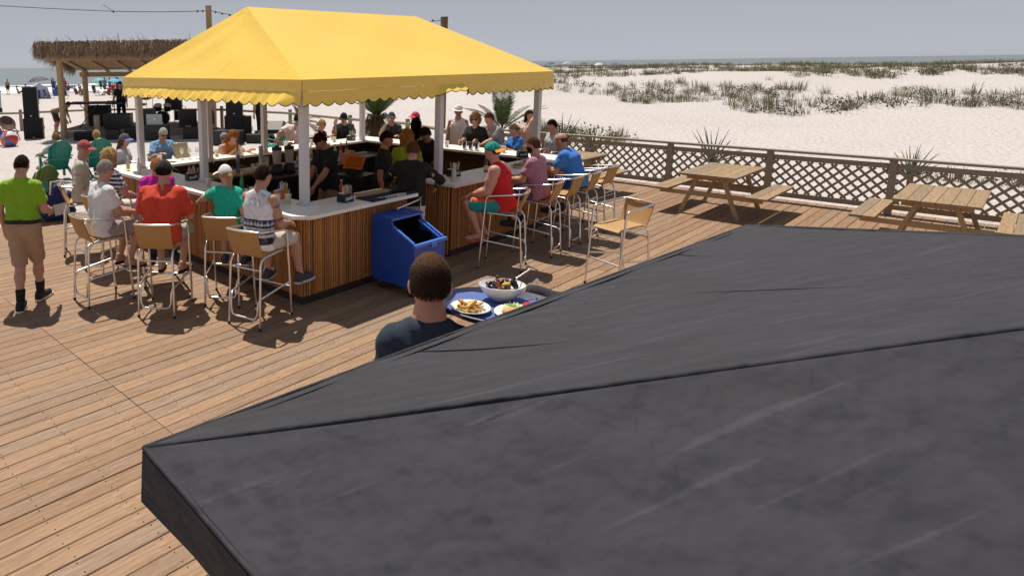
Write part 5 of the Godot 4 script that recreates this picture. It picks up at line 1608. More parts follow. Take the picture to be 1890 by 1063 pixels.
		var rm := MB.new(); rm.lathe([Vector2(d[1], d[2] / 2 - 0.02), Vector2(d[1] + 0.012, d[2] / 2 - 0.02), Vector2(d[1] + 0.012, d[2] / 2 + 0.01), Vector2(d[1], d[2] / 2 + 0.01)], 24, Transform3D(Basis(d[3], d[4]), d[0])); part("hoop", rm, M.steel, dd)
	for k in 3:
		var q: Vector3 = [Vector3(-0.75, 1.1, 0.05), Vector3(0.7, 1.15, 0.1), Vector3(-0.95, 0.85, -0.2)][k]
		var mb := MB.new(); mb.lathe([Vector2(0, 0.03), Vector2(0.05, 0.018), Vector2(0.2, 0.0), Vector2(0.2, -0.003), Vector2(0, 0.01)], 24, Transform3D(Basis(Vector3.RIGHT, 0.25), q)); part("cymbal", mb, mat("brass", Color(0.5, 0.36, 0.12), 0.3, 1.0) if not M.has("brass") else M.brass, dk)
		var sd := MB.new(); sd.tube([Vector3(q.x, 0.0, q.z), q], 0.011, 6)
		for j in 3: sd.tube([Vector3(q.x, 0.25, q.z), Vector3(q.x + 0.25 * cos(j * 2.1), 0.01, q.z + 0.25 * sin(j * 2.1))], 0.009, 6)
		part("cymbal_stand", sd, M.steel, dk)
	# dark board on a stand, microphones
	var bd := thing("dark_display_board", "dark brown board on a tall stand at the back of the stage", "board", Vector3(-5.15, 0.345, -27.9), 0.0)
	var b1 := MB.new(); b1.box(Vector3(0, 0.92, 0), Vector3(0.74, 0.68, 0.05)); part("panel", b1, M.dark_wood, bd)
	var b2 := MB.new(); b2.tube([Vector3(0, 0.0, -0.04), Vector3(0, 1.2, -0.04)], 0.02, 8); part("stand_pole", b2, M.black, bd)
	for k in 3:
		var s := thing("microphone_stand", "thin black microphone stand on the stage, %s" % ["left one with a boom", "straight one left of the dark board", "short one by the drums"][k], "microphone stand", Vector3([-6.25, -5.85, -4.4][k], 0.345, [-26.2, -27.0, -26.4][k]), 0.0)
		var hh: float = [1.25, 1.4, 0.8][k]
		var p := MB.new(); p.tube([Vector3.ZERO, Vector3(0, hh, 0)], 0.011, 6); part("pole", p, M.black, s)
		for j in 3:
			var lg := MB.new(); lg.tube([Vector3(0, 0.12, 0), Vector3(0.28 * cos(j * 2.1), 0.008, 0.28 * sin(j * 2.1))], 0.009, 6); part("leg", lg, M.black, s)
		var mi := MB.new(); mi.tube([Vector3(0, hh - 0.02, 0), Vector3(-0.32, hh + 0.12, 0.05)], 0.008, 6); mi.ball(Vector3(-0.34, hh + 0.13, 0.05), Vector3(0.03, 0.03, 0.03), 10, 6); part("boom_microphone", mi, M.black, s)
	# masts with the wire
	for k in 2:
		var ms := thing("wooden_mast", ["tall square wooden mast rising behind the left of the canopy", "dark wooden mast rising behind the right of the canopy"][k], "mast", [Vector3(-3.32, 0, -26.2), Vector3(5.84, 0, -26.0)][k], 0.1)
		var hh: float = [5.02, 4.47][k]
		var p := MB.new(); p.box(Vector3(0, hh / 2 - 0.1, 0), Vector3(0.22, hh + 0.2, 0.22)); part("pole", p, M.wood_tan if k == 0 else M.wood_brown, ms)
		var c := MB.new(); c.box(Vector3(0, hh + 0.012, 0), Vector3(0.24, 0.02, 0.24)); part("cap", c, M.wood_brown, ms)
	var wr := thing("string_wire", "dark wire with small sockets slung between the masts above the thatch", "wire")
	var run := func(p0: Vector3, p1: Vector3, sag: float) -> Array:
		var q := []
		for k in 25:
			var t := k / 24.0
			q.append(p0.lerp(p1, t) - Vector3(0, sag * 4.0 * t * (1 - t), 0))
		return q
	var w1 := MB.new(); w1.tube(run.call(Vector3(-3.32, 4.86, -26.2), Vector3(-7.0, 4.88, -26.1), 0.03), 0.013, 6); w1.tube(run.call(Vector3(-7.0, 4.88, -26.1), Vector3(-16.0, 5.5, -25.6), 0.05), 0.013, 6); w1.tube([Vector3(-7.0, 4.88, -26.1), Vector3(-7.4, 5.14, -26.1)], 0.009, 6); part("cable", w1, M.rubber, wr)
	var w2 := MB.new(); w2.tube(run.call(Vector3(-3.32, 4.88, -26.2), Vector3(5.84, 4.38, -26.0), 0.42), 0.013, 6); part("cable", w2, M.rubber, wr)
	for k in 7:
		var mb := MB.new(); mb.ball([Vector3(-7.0, 4.86, -26.1), Vector3(-3.75, 4.85, -26.2), Vector3(-3.55, 4.85, -26.2), Vector3(-3.05, 4.8, -26.2), Vector3(-2.8, 4.74, -26.2), Vector3(-2.5, 4.68, -26.2), Vector3(5.4, 4.36, -26.0)][k], Vector3(0.035, 0.045, 0.035), 8, 6); part("socket", mb, M.rubber, wr)

func adirondack(at: Vector3, yaw: float, label: String, m: Material) -> Node3D:
	var o := thing("beach_chair", label, "beach chair", at, yaw)
	# fan back of seven slats, seat slats, wide arms
	for k in 7:
		var t := (k - 3) / 3.0
		var mb := MB.new()
		mb.grid(2, 8, func(u, v): return Vector3((u - 0.5) * 0.080 + t * 0.20 + t * 0.06 * v, lerpf(0.26, 1.0 - 0.15 * pow(t + (u - 0.5) * 0.36, 2), v), -0.16 - 0.34 * v + 0.05 * t * t), 0.02)
		part("back_slat", mb, m, o)
	for k in 5:
		var mb := MB.new(); mb.box(Vector3(0, 0.36 - 0.028 * k, 0.30 - 0.105 * k), Vector3(0.5, 0.02, 0.095), Basis(Vector3.RIGHT, -0.26)); part("seat_slat", mb, m, o)
	for s in [-1.0, 1.0]:
		var mb := MB.new(); mb.grid(4, 8, func(u, v): return Vector3(s * 0.31 + (u - 0.5) * (0.09 + 0.05 * v), 0.56 + 0.0 * v, lerpf(-0.28, 0.38, v)), 0.022); part("armrest", mb, m, o)
		var l := MB.new(); l.box(Vector3(s * 0.285, 0.27, 0.32), Vector3(0.05, 0.54, 0.09)); part("front_leg", l, m, o)
		var r := MB.new(); r.box(Vector3(s * 0.27, 0.22, -0.12), Vector3(0.045, 0.07, 0.95), Basis(Vector3.RIGHT, -0.38)); part("rear_leg", r, m, o)
	var cr := MB.new(); cr.box(Vector3(0, 0.52, -0.30), Vector3(0.62, 0.05, 0.03)); part("back_rail", cr, m, o)
	return o

func palm_frond(mb: MB, base: Vector3, yaw: float, up: float, ln: float, droop: float, leaf: float, c: Color, n := 26) -> void:
	var d := Vector3(sin(yaw) * cos(up), sin(up), cos(yaw) * cos(up))
	var pts := []
	var p := base
	for k in 13:
		pts.append(p)
		d = (d + Vector3(0, -droop / 12.0, 0)).normalized()
		p += d * ln / 12.0
	mb.col = c * 0.9
	var rad := []
	for k in 13: rad.append(lerpf(0.014, 0.004, k / 12.0))
	mb.tube(pts, rad, 5)
	for k in n:
		var t := 0.14 + 0.86 * (k + 0.5) / n
		var i0 := mini(int(t * 12.0), 11)
		var q: Vector3 = pts[i0].lerp(pts[i0 + 1], t * 12.0 - i0)
		var tg: Vector3 = (pts[i0 + 1] - pts[i0]).normalized()
		var sd := tg.cross(Vector3.UP).normalized()
		var l := leaf * sin(PI * clampf(0.12 + 0.85 * t, 0, 1)) * rng.randf_range(0.8, 1.1)
		for s in [-1.0, 1.0]:
			mb.col = c * rng.randf_range(0.7, 1.25)
			var ld = (sd * s * 0.8 + tg * 0.65 + Vector3(0, 0.25 - 0.1 * rng.randf(), 0)).normalized()
			var w := 0.016
			var tip = q + ld * l - Vector3(0, 0.14 * l, 0)
			var mid = q + ld * l * 0.5
			var a := mb.v(q - tg * w * 0.5); mb.v(q + tg * w * 0.5); mb.v(mid + tg * w); mb.v(tip); mb.v(mid - tg * w)
			mb.tri(a, a + 1, a + 2); mb.tri(a, a + 2, a + 4); mb.tri(a + 4, a + 2, a + 3)

func build_plants() -> void:
	# stout pineapple palm behind the bar
	var o := thing("stout_palm", "stout palm with shaggy brown trunk and upright green fronds behind the bar", "palm", Vector3(2.4, 0.0, -19.2))
	var t := MB.new(); t.col = Color(0.10, 0.055, 0.03)
	t.lathe([Vector2(0, 0), Vector2(0.15, 0), Vector2(0.19, 0.5), Vector2(0.22, 0.9), Vector2(0.16, 1.2), Vector2(0.06, 1.3), Vector2(0, 1.3)], 18, Transform3D(), false)
	part("trunk", t, M.plain, o)
	var sh := MB.new()
	for k in 420:
		var a := rng.randf() * TAU
		var y := rng.randf_range(0.3, 1.28)
		var q := Vector3(cos(a) * 0.18, y, sin(a) * 0.18)
		var out := rng.randf_range(1.4, 2.6)
		sh.col = Color(0.17, 0.10, 0.05) * rng.randf_range(0.35, 1.5)
		sh.tube([q, q * Vector3(out * 0.8, 1, out * 0.8) + Vector3(0, 0.05, 0), q * Vector3(out, 1, out) + Vector3(0, -0.2 - 0.2 * rng.randf(), 0)], [0.012, 0.009, 0.002], 4)
	part("leaf_stubs", sh, M.plain, o, true)
	for k in 46:
		var mb := MB.new()
		palm_frond(mb, Vector3(0, 1.18, 0), k * 2.4, rng.randf_range(0.75, 1.45), rng.randf_range(0.75, 1.35), rng.randf_range(0.15, 0.6), 0.34, Color(0.06, 0.125, 0.025) * rng.randf_range(0.6, 1.7))
		part("frond", mb, M.leaf, o)
	for k in 20:
		var mb := MB.new()
		palm_frond(mb, Vector3(0, 1.15, 0), k * 2.4 + 1.0, rng.randf_range(-0.3, 0.5), rng.randf_range(0.5, 0.8), 2.0, 0.2, Color(0.15, 0.095, 0.05), 14)
		part("dead_frond", mb, M.leaf, o)
	# slender arching palm at right
	var p2 := thing("slender_palm", "slender palm with long arching feathery fronds at right behind the gray-shirted man", "palm", Vector3(5.75, 0.0, -18.2))
	var t2 := MB.new(); t2.tube([Vector3(0, -0.1, 0), Vector3(0.03, 0.5, 0), Vector3(0.02, 0.85, 0)], [0.07, 0.06, 0.05], 10); part("trunk", t2, M.wood_brown, p2)
	for k in 13:
		var mb := MB.new()
		palm_frond(mb, Vector3(0.02, 0.85, 0), k * 2.399, [1.35, 1.2, 0.95, 0.8][k % 4], rng.randf_range(1.0, 1.45), rng.randf_range(0.5, 1.0), 0.30, Color(0.06, 0.095, 0.03) * rng.randf_range(0.8, 1.5), 28)
		part("frond", mb, M.leaf, p2)
	# sword leaved plants behind the railing
	var sp := [[Vector3(6.55, 0.35, -17.2), "fan shaped dry sword plant left of the drinking woman", 0.75, Color(0.09, 0.06, 0.035)], [Vector3(7.3, 0.35, -17.9), "spiky dark green sword plant behind the dark haired man at right", 1.05, Color(0.05, 0.06, 0.04)], [Vector3(7.6, 0.5, -16.6), "low pale green fan leaved plant behind the railing at far right", 0.7, Color(0.14, 0.14, 0.055)], [Vector3(0.2, 0.2, -21.5), "palm with bent yellow green fronds behind the corner post", 1.0, Color(0.10, 0.10, 0.03)], [Vector3(9.9, 0.3, -15.4), "broad green sword plant beyond the right railing", 0.9, Color(0.07, 0.09, 0.04)], [Vector3(12.6, 0.3, -13.2), "small grey green sword plant beyond the end of the right railing", 0.7, Color(0.09, 0.10, 0.06)]]
	for k in sp.size():
		var s = sp[k]
		var y := thing("sword_plant", s[1], "plant", s[0] - Vector3(0, s[0].y, 0))
		var st := MB.new(); st.tube([Vector3(0, -0.1, 0), Vector3(0, s[0].y + 0.1, 0)], 0.05, 8); part("stem", st, M.wood_brown, y)
		for j in 22:
			var mb := MB.new()
			var a := j * 2.4
			var up := rng.randf_range(0.15, 1.5)
			var ln: float = s[2] * rng.randf_range(0.7, 1.05)
			if k == 3:
				palm_frond(mb, Vector3(0, s[0].y + 0.6, 0), a, up, ln, 1.6, 0.22, s[3] * rng.randf_range(0.8, 1.5), 20)
			else:
				var d := Vector3(cos(a) * cos(up), sin(up), sin(a) * cos(up))
				mb.col = s[3] * rng.randf_range(0.7, 1.4)
				var q := Vector3(0, s[0].y, 0)
				var side := d.cross(Vector3.UP).normalized()
				mb.tube([q, q + d * ln * 0.5 + Vector3(0, 0.02, 0), q + d * ln], [0.018, 0.016, 0.003], 4)
			part("leaf", mb, M.leaf, y)
	# dune grass and shrubs, too many to count
	var tuft := MB.new()
	for k in 26:
		var a := rng.randf() * TAU
		var r := rng.randf_range(0.05, 0.40)
		var q := Vector3(cos(a) * r, 0, sin(a) * r)
		var tip := q * rng.randf_range(1.1, 2.2) + Vector3(rng.randf_range(0.0, 0.2), rng.randf_range(0.25, 0.75), 0)
		var s := Vector3(-sin(a), 0, cos(a)) * 0.013
		var mid := q.lerp(tip, 0.55) + Vector3(0, 0.1, 0)
		var c := rng.randf_range(0.7, 1.3)
		tuft.col = Color(c, c, c)
		var i0 := tuft.v(q - s); tuft.v(q + s); tuft.v(mid + s * 0.8); tuft.v(mid - s * 0.8); tuft.v(tip)
		tuft.quad(i0, i0 + 1, i0 + 2, i0 + 3); tuft.tri(i0 + 3, i0 + 2, i0 + 4)
	var bush := MB.new()
	for k in 90:
		var d := Vector3(rng.randfn(), absf(rng.randfn()) * 0.7 + 0.1, rng.randfn()) * 0.28
		var c := rng.randf_range(0.5, 1.4)
		bush.col = Color(c, c, c)
		var u := Vector3(rng.randfn(), rng.randfn(), rng.randfn()).normalized() * 0.055
		var w := u.cross(Vector3(rng.randfn(), 1, rng.randfn())).normalized() * 0.03
		var i0 := bush.v(d - u); bush.v(d + w); bush.v(d + u); bush.v(d - w)
		bush.quad(i0, i0 + 1, i0 + 2, i0 + 3)
	for kind in 2:
		var mm := MultiMesh.new(); mm.transform_format = MultiMesh.TRANSFORM_3D; mm.use_colors = true
		mm.mesh = (tuft if kind == 0 else bush).mesh(M.leaf)
		var xs := []
		var cs := []
		var tries := 0
		var want := 4600 if kind == 0 else 1900
		while xs.size() < want and tries < 60000:
			tries += 1
			var an := rng.randf_range(0.26, 1.35)
			var d := rng.randf_range(20.0, 110.0)
			var x := sin(an) * d
			var z := -cos(an) * d
			var m := hn.get_noise_2d(x * 0.22 + 9.0, z * 0.22)
			var far := smoothstep(45.0, 62.0, d)
			var near := smoothstep(20.0, 30.0, d)
			if m < lerpf(0.13, -0.12, far) + 0.12 * (1.0 - near): continue
			if d < 38.0 and an < 0.34 and rng.randf() < 0.8: continue
			var s := rng.randf_range(0.35, 0.8) * (1.0 if kind == 0 else rng.randf_range(0.7, 1.5))
			xs.append(Transform3D(Basis(Vector3.UP, rng.randf() * TAU).scaled(Vector3(s, s * rng.randf_range(0.8, 1.2), s)), Vector3(x, sand_h(x, z) - 0.03, z)))
			cs.append((Color(0.20, 0.18, 0.09) if kind == 0 else Color(0.09, 0.085, 0.05)) * rng.randf_range(0.7, 1.35))
		mm.instance_count = xs.size()
		for k in xs.size():
			mm.set_instance_transform(k, xs[k]); mm.set_instance_color(k, cs[k])
		var mi := MultiMeshInstance3D.new(); mi.multimesh = mm
		place(mi, "dune_grass" if kind == 0 else "dune_shrubs", self)
		mi.set_meta("kind", "stuff")
		tag(mi, "sparse yellow green grass tufts scattered over the dunes" if kind == 0 else "low olive shrubs clumped over the dunes", "grass" if kind == 0 else "shrubs")

func parasol(at: Vector3, r: float, h: float, tilt: float, label: String, c: Color) -> void:
	var o := thing("beach_umbrella", label, "beach umbrella", at)
	var p := MB.new(); p.tube([Vector3(0, -0.2, 0), Vector3(0, h, 0)], 0.025, 6); part("pole", p, M.white_paint, o)
	var bs := Basis(Vector3(0.3, 0, 1).normalized(), tilt)
	for k in 8:
		var mb := MB.new(); mb.col = c * (1.0 if k % 2 else 0.9)
		mb.grid(6, 6, func(u, v):
			var a: float = (k + u) * TAU / 8
			var rr = r * v * (1.0 - 0.03 * sin(u * PI) * v)
			return Vector3(0, h, 0) + bs * Vector3(cos(a) * rr, -0.42 * r * v * v, sin(a) * rr), 0.004)
		part("panel", mb, M.plain, o)

func beach_seat(at: Vector3, yaw: float, label: String, c: Color) -> void:
	var o := thing("folding_beach_chair", label, "beach chair", at, yaw)
	var s := MB.new(); s.col = c; s.box(Vector3(0, 0.25, 0.05), Vector3(0.52, 0.03, 0.46)); part("seat", s, M.plain, o)
	var b := MB.new(); b.col = c; b.box(Vector3(0, 0.54, -0.27), Vector3(0.52, 0.6, 0.03), Basis(Vector3.RIGHT, -0.3)); part("backrest", b, M.plain, o)
	for q in [-1.0, 1.0]:
		var f := MB.new(); f.tube([Vector3(0.27 * q, 0, 0.25), Vector3(0.27 * q, 0.24, -0.1), Vector3(0.27 * q, 0.85, -0.36)], 0.014, 6); f.tube([Vector3(0.27 * q, 0, -0.25), Vector3(0.27 * q, 0.45, 0.22), Vector3(0.27 * q, 0.47, -0.2)], 0.014, 6); part("frame", f, M.alu, o)

func build_beach() -> void:
	var g := func(x: float, z: float) -> Vector3: return Vector3(x, sand_h(x, z), z)
	parasol(g.call(-26.4, -68.0), 1.15, 2.0, 0.12, "slate blue beach umbrella near the water left of the shelter", Color(0.075, 0.08, 0.13))
	parasol(g.call(-19.6, -66.0), 0.6, 1.75, 0.1, "pale aqua umbrella seen under the shelter, left one", Color(0.12, 0.5, 0.58))
	parasol(g.call(-16.7, -61.5), 0.7, 1.7, -0.1, "bright aqua umbrella at the canopy's left edge", Color(0.06, 0.45, 0.6))
	var tn := thing("beach_tent", "small pale blue and white beach tent behind the speaker stack", "tent", g.call(-22.9, -58.8), 0.5)
	var tm := MB.new(); tm.col = Color(0.45, 0.46, 0.62); tm.prism(PackedVector2Array([Vector2(-1.0, 0), Vector2(1.0, 0), Vector2(0.75, 0.95), Vector2(0, 1.35), Vector2(-0.8, 0.9)]), 1.2, Transform3D(Basis.IDENTITY, Vector3(0, 0, -0.6))); part("tent_cloth", tm, M.plain, tn)
	var td := MB.new(); td.col = Color(0.05, 0.055, 0.2); td.prism(PackedVector2Array([Vector2(-0.75, 0.02), Vector2(0.1, 0.02), Vector2(0.1, 0.75), Vector2(-0.5, 0.85)]), 0.02, Transform3D(Basis.IDENTITY, Vector3(0, 0, 0.602))); part("tent_door", td, M.plain, tn)
	var cl := [[-21.9, -58.4, "dark folding chair right of the pale tent", Color(0.03, 0.03, 0.06)], [-21.1, -58.3, "blue folding chair right of the dark one", Color(0.06, 0.16, 0.35)], [-20.4, -58.6, "navy folding chair beside the shelter's front post", Color(0.04, 0.05, 0.16)], [-29.6, -87.8, "grey folding chair at the surf edge", Color(0.28, 0.3, 0.28)], [-28.2, -88.0, "dark folding chair at the surf edge", Color(0.06, 0.06, 0.08)], [-20.2, -67.0, "dark reclined chair left of the pink sunbather", Color(0.10, 0.06, 0.05)], [-17.6, -67.0, "blue low chair right of the pink sunbather", Color(0.06, 0.10, 0.30)], [-23.6, -78.0, "black folding chair near the rear shelter post", Color(0.04, 0.03, 0.04)]]
	for c in cl: beach_seat(g.call(c[0], c[1]), rng.randf_range(-2.6, -1.0) + PI, c[2], c[3])
	var sk := Color(0.36, 0.2, 0.14)
	var ppl := [
		[-33.5, -77.0, {"legs": ["shorts", Color(0.02, 0.02, 0.03)], "top": ["none"]}, "shirtless person in dark shorts standing at the water at far left", 0.5],
		[-34.6, -94.0, {"legs": ["shorts", Color(0.05, 0.05, 0.1)], "top": ["tee", Color(0.06, 0.07, 0.12)]}, "distant person in dark clothes in the surf left of the front post", 2.0],
		[-25.6, -87.0, {"legs": ["shorts", Color(0.05, 0.05, 0.06)], "top": ["tee", Color(0.05, 0.05, 0.07)]}, "distant person in black near the surf, left of a pair", 1.0],
		[-24.2, -86.5, {"legs": ["shorts", Color(0.12, 0.1, 0.15)], "top": ["tee", Color(0.10, 0.09, 0.12)]}, "distant person in grey near the surf, right of a pair", 4.0],
		[-22.2, -82.0, {"legs": ["shorts", Color(0.3, 0.3, 0.35)], "top": ["tee", Color(0.35, 0.3, 0.3)]}, "distant person in pale clothes under the right umbrella", 3.0]]
	for p in ppl:
		var d: Dictionary = p[2]
		d.merge({"cell": 0.04, "skin": sk})
		person("person", p[3], g.call(p[0], p[1]), p[4], d)
	var sitters := [[-31.4, -74.9, "distant seated person in grey at the water's edge", Color(0.14, 0.13, 0.13), 2.0], [-21.0, -64.8, "distant tan person sitting on the sand behind the keyboard", Color(0.3, 0.2, 0.15), 0.5], [-22.6, -68.2, "distant seated pair member in brown by the front post", Color(0.14, 0.08, 0.06), 1.2], [-18.9, -66.8, "distant sunbather in red reclining under the shelter", Color(0.45, 0.05, 0.07), 4.2], [-18.0, -66.0, "distant person in maroon behind the red sunbather", Color(0.16, 0.03, 0.05), 4.0], [-27.0, -83.0, "distant seated person in green near the surf", Color(0.16, 0.2, 0.14), 1.4]]
	for p in sitters:
		person("person", p[2], g.call(p[0], p[1]), p[4], {"sit": true, "seat": 0.10, "cell": 0.04, "skin": sk, "top": ["tee", p[3]], "legs": ["shorts", p[3] * 0.6], "lean": -0.3, "feet": [Vector3(0.15, 0.1, 0.7), Vector3(-0.15, 0.1, 0.75)]})
	var crowd := []
	for k in 22: crowd.append(Vector2(rng.randf_range(-48.0, -15.0), -rng.randf_range(62.0, 86.0)))
	crowd.sort_custom(func(p, q): return p.x / -p.y < q.x / -q.y)
	var nth := ["first", "second", "third", "fourth", "fifth", "sixth", "seventh", "eighth", "ninth", "tenth", "eleventh", "twelfth", "thirteenth", "fourteenth", "fifteenth", "sixteenth", "seventeenth", "eighteenth", "nineteenth", "twentieth", "twenty-first", "last"]
	for k in 22:
		var cn: String = ["red", "blue", "black", "teal"][k % 4]
		var cc: Color = [Color(0.35, 0.05, 0.05), Color(0.05, 0.09, 0.3), Color(0.04, 0.04, 0.045), Color(0.06, 0.25, 0.25)][k % 4]
		var stands := k % 3 == 0
		var d := {"cell": 0.045, "skin": sk, "group": "distant bathers along the surf", "top": ["tee", cc], "legs": ["shorts", cc * 0.6]}
		if not stands: d.merge({"sit": true, "seat": 0.18, "lean": -0.2, "feet": [Vector3(0.15, 0.1, 0.6), Vector3(-0.15, 0.1, 0.65)]})
		person("person", "tiny distant bather in %s %s, %s from the left in the surf crowd" % [cn, "standing" if stands else "sitting", nth[k]], g.call(crowd[k].x, crowd[k].y), rng.randf() * TAU, d)
	# far row of beach things at right on the crest
	for k in 5:
		var q: Vector3 = g.call(27.0 + 2.4 * k, -70.0 - 1.5 * k)
		parasol(q, 0.5, 0.7, 0.1, "tiny far umbrella on the skyline of the right dune, %s from the left" % ["first", "second", "third", "fourth", "fifth"][k], [Color(0.1, 0.1, 0.14), Color(0.4, 0.4, 0.42), Color(0.1, 0.09, 0.12), Color(0.6, 0.6, 0.62), Color(0.12, 0.12, 0.2)][k])
	# near left: chairs, balls, bag, bin
	adirondack(Vector3(-6.0, 0.02, -16.2), -2.5, "dark green plastic beach chair with a reclining person at left", M.green_plastic)
	adirondack(Vector3(-5.1, 0.02, -16.6), -2.6, "dark green fan backed beach chair behind the blonde woman", M.green_plastic)
	adirondack(Vector3(-4.1, 0.02, -10.9), -2.1, "lime green plastic beach chair behind the waiter at far left", M.lime_plastic).position = Vector3(-4.95, 0.02, -12.0)
	adirondack(Vector3(-1.55, 0.02, -15.1), -2.9, "dark green beach chair behind the back counter, under the person in the grey cap", M.green_plastic)
	adirondack(Vector3(-0.5, 0.02, -19.3), -2.4, "dark green beach chair beyond the leaning man in the pale shirt", M.green_plastic)
	for k in 2:
		var b := thing("beach_ball", ["red and blue panelled beach ball on the sand at far left", "smaller red and white beach ball at the left edge"][k], "beach ball", [Vector3(-10.1, 0.28, -23.0), Vector3(-10.85, 0.46, -23.4)][k], 0.4)
		var r: float = [0.30, 0.33][k]
		for j in 6:
			var mb := MB.new(); mb.col = [Color(0.6, 0.05, 0.03), Color(0.10, 0.13, 0.36), Color(0.6, 0.12, 0.03), Color(0.3, 0.36, 0.5), Color(0.65, 0.07, 0.04), Color(0.7, 0.7, 0.72)][(j + k) % 6]
			mb.grid(5, 10, func(u, v):
				var a: float = (j + u) * TAU / 6
				var ph: float = v * PI
				return Basis(Vector3(1, 0, 0.4).normalized(), 1.1) * Vector3(sin(ph) * cos(a), cos(ph), sin(ph) * sin(a)) * r)
			part("panel", mb, M.shiny, b)
	var rf := thing("round_back_chair", "brown round backed beach chair beside the left speaker stack", "beach chair", Vector3(-11.05, 0.0, -25.2), 0.9)
	var r0 := MB.new(); r0.col = Color(0.13, 0.075, 0.055)
	r0.lathe([Vector2(0, 0), Vector2(0.2, 0.02), Vector2(0.33, 0.08), Vector2(0.32, 0.10), Vector2(0.19, 0.045), Vector2(0, 0.025)], 22, Transform3D(Basis(Vector3.RIGHT, 1.0), Vector3(0, 0.62, -0.15)), false); part("round_back", r0, M.plain, rf)
	var r1 := MB.new(); r1.col = Color(0.1, 0.06, 0.05)
	for s in [-1.0, 1.0]: r1.tube([Vector3(0.26 * s, 0, 0.3), Vector3(0.26 * s, 0.36, 0.1), Vector3(0.22 * s, 0.8, -0.25)], 0.02, 6); r1.tube([Vector3(0.26 * s, 0, -0.35), Vector3(0.26 * s, 0.36, 0.25)], 0.02, 6)
	r1.box(Vector3(0, 0.36, 0.12), Vector3(0.5, 0.03, 0.42)); part("frame", r1, M.plain, rf)
	var bn := thing("beach_cart", "teal wheeled beach bin at the far left edge", "bin", Vector3(-18.6, 0.0, -40.5), 0.2)
	var b0 := MB.new(); b0.col = Color(0.02, 0.22, 0.29); b0.box(Vector3(0, 0.72, 0), Vector3(0.8, 1.1, 0.7)); part("tub", b0, M.shiny, bn)
	var b1 := MB.new(); b1.col = Color(0.03, 0.28, 0.36); b1.box(Vector3(0, 1.32, 0), Vector3(0.9, 0.12, 0.8)); part("lid", b1, M.shiny, bn)
	for s in [-1.0, 1.0]:
		var w := MB.new(); w.lathe([Vector2(0, -0.05), Vector2(0.18, -0.05), Vector2(0.18, 0.05), Vector2(0, 0.05)], 16, Transform3D(Basis(Vector3.BACK, PI / 2), Vector3(0.45 * s, 0.18, 0.1))); part("wheel", w, M.rubber, bn)
	# bags by the man in the red cap
	var bg := thing("beach_bag", "navy and white beach bag standing behind the waiter", "bag", Vector3(-4.35, 0.0, -11.7), 0.5)
	var g0 := MB.new(); g0.col = Color(0.02, 0.03, 0.12); g0.blob([[Vector3(-0.16, 0.16, 0), Vector3(0.16, 0.16, 0), 0.15, 0.15], [Vector3(-0.17, 0.42, 0), Vector3(0.17, 0.42, 0), 0.12, 0.12], [Vector3(0, 0.3, 0.02), Vector3(0, 0.55, 0), 0.15, 0.11]], 0.025, 40.0, 0.006); part("bag_cloth", g0, M.cloth, bg)
	var g1 := MB.new(); g1.col = Color(0.6, 0.6, 0.6); g1.box(Vector3(0.03, 0.24, 0.17), Vector3(0.26, 0.2, 0.03), Basis(Vector3.BACK, 0.15)); part("front_pocket", g1, M.cloth, bg)
	var g2 := MB.new(); g2.col = Color(0.75, 0.74, 0.74); g2.tube([Vector3(-0.14, 0.5, 0.1), Vector3(-0.1, 0.72, 0.04), Vector3(0.1, 0.73, 0.03), Vector3(0.14, 0.5, 0.1)], 0.018, 6); part("strap", g2, M.cloth, bg)
	var bt := thing("towel_bag", "turquoise patterned towel bag beside the navy bag", "bag", Vector3(-4.75, 0.0, -11.9), 0.2)
	var h0 := MB.new(); h0.col = Color(0.10, 0.33, 0.38); h0.blob([[Vector3(-0.08, 0.3, 0), Vector3(0.08, 0.34, 0), 0.13, 0.14], [Vector3(0, 0.55, 0), Vector3(0.05, 0.72, 0.02), 0.15, 0.11], [Vector3(0, 0.1, 0), Vector3(0, 0.3, 0), 0.11, 0.13]], 0.025, 40.0, 0.008); part("bag_cloth", h0, M.cloth, bt)
	var h1 := MB.new(); h1.col = Color(0.6, 0.5, 0.52); h1.blob([[Vector3(-0.05, 0.72, 0.05), Vector3(0.15, 0.78, 0.0), 0.07, 0.06]], 0.02, 40.0, 0.008); part("towel", h1, M.cloth, bt)

func table(at: Vector3, yaw: float, label: String) -> void:
	var o := thing("wooden_table", label, "table", at, yaw)
	for k in 6:
		var b := MB.new(); b.box(Vector3(0, 0.74, -0.375 + 0.15 * k), Vector3(1.7, 0.035, 0.143)); part("table_plank", b, M["table%d" % (rng.randi() % 3)], o)
	for s in [-1.0, 1.0]:
		for q in [-1.0, 1.0]:
			var l := MB.new(); l.box(Vector3(0.62 * s, 0.36, 0.32 * q), Vector3(0.09, 0.83, 0.05), Basis(Vector3.RIGHT, -0.35 * q)); part("leg", l, M.wood_tan, o)
		var c := MB.new(); c.box(Vector3(0.62 * s, 0.68, 0), Vector3(0.05, 0.08, 0.74)); part("cross_brace", c, M.wood_tan, o)
		for k in 2:
			var b := MB.new(); b.box(Vector3(0, 0.44, s * (0.68 + 0.15 * k)), Vector3(1.7, 0.035, 0.143)); part("bench_plank", b, M["table%d" % (rng.randi() % 3)], o)
		var br := MB.new(); br.box(Vector3(0.62 * s, 0.38, 0), Vector3(0.05, 0.08, 1.6)); part("bench_brace", br, M.wood_tan, o)

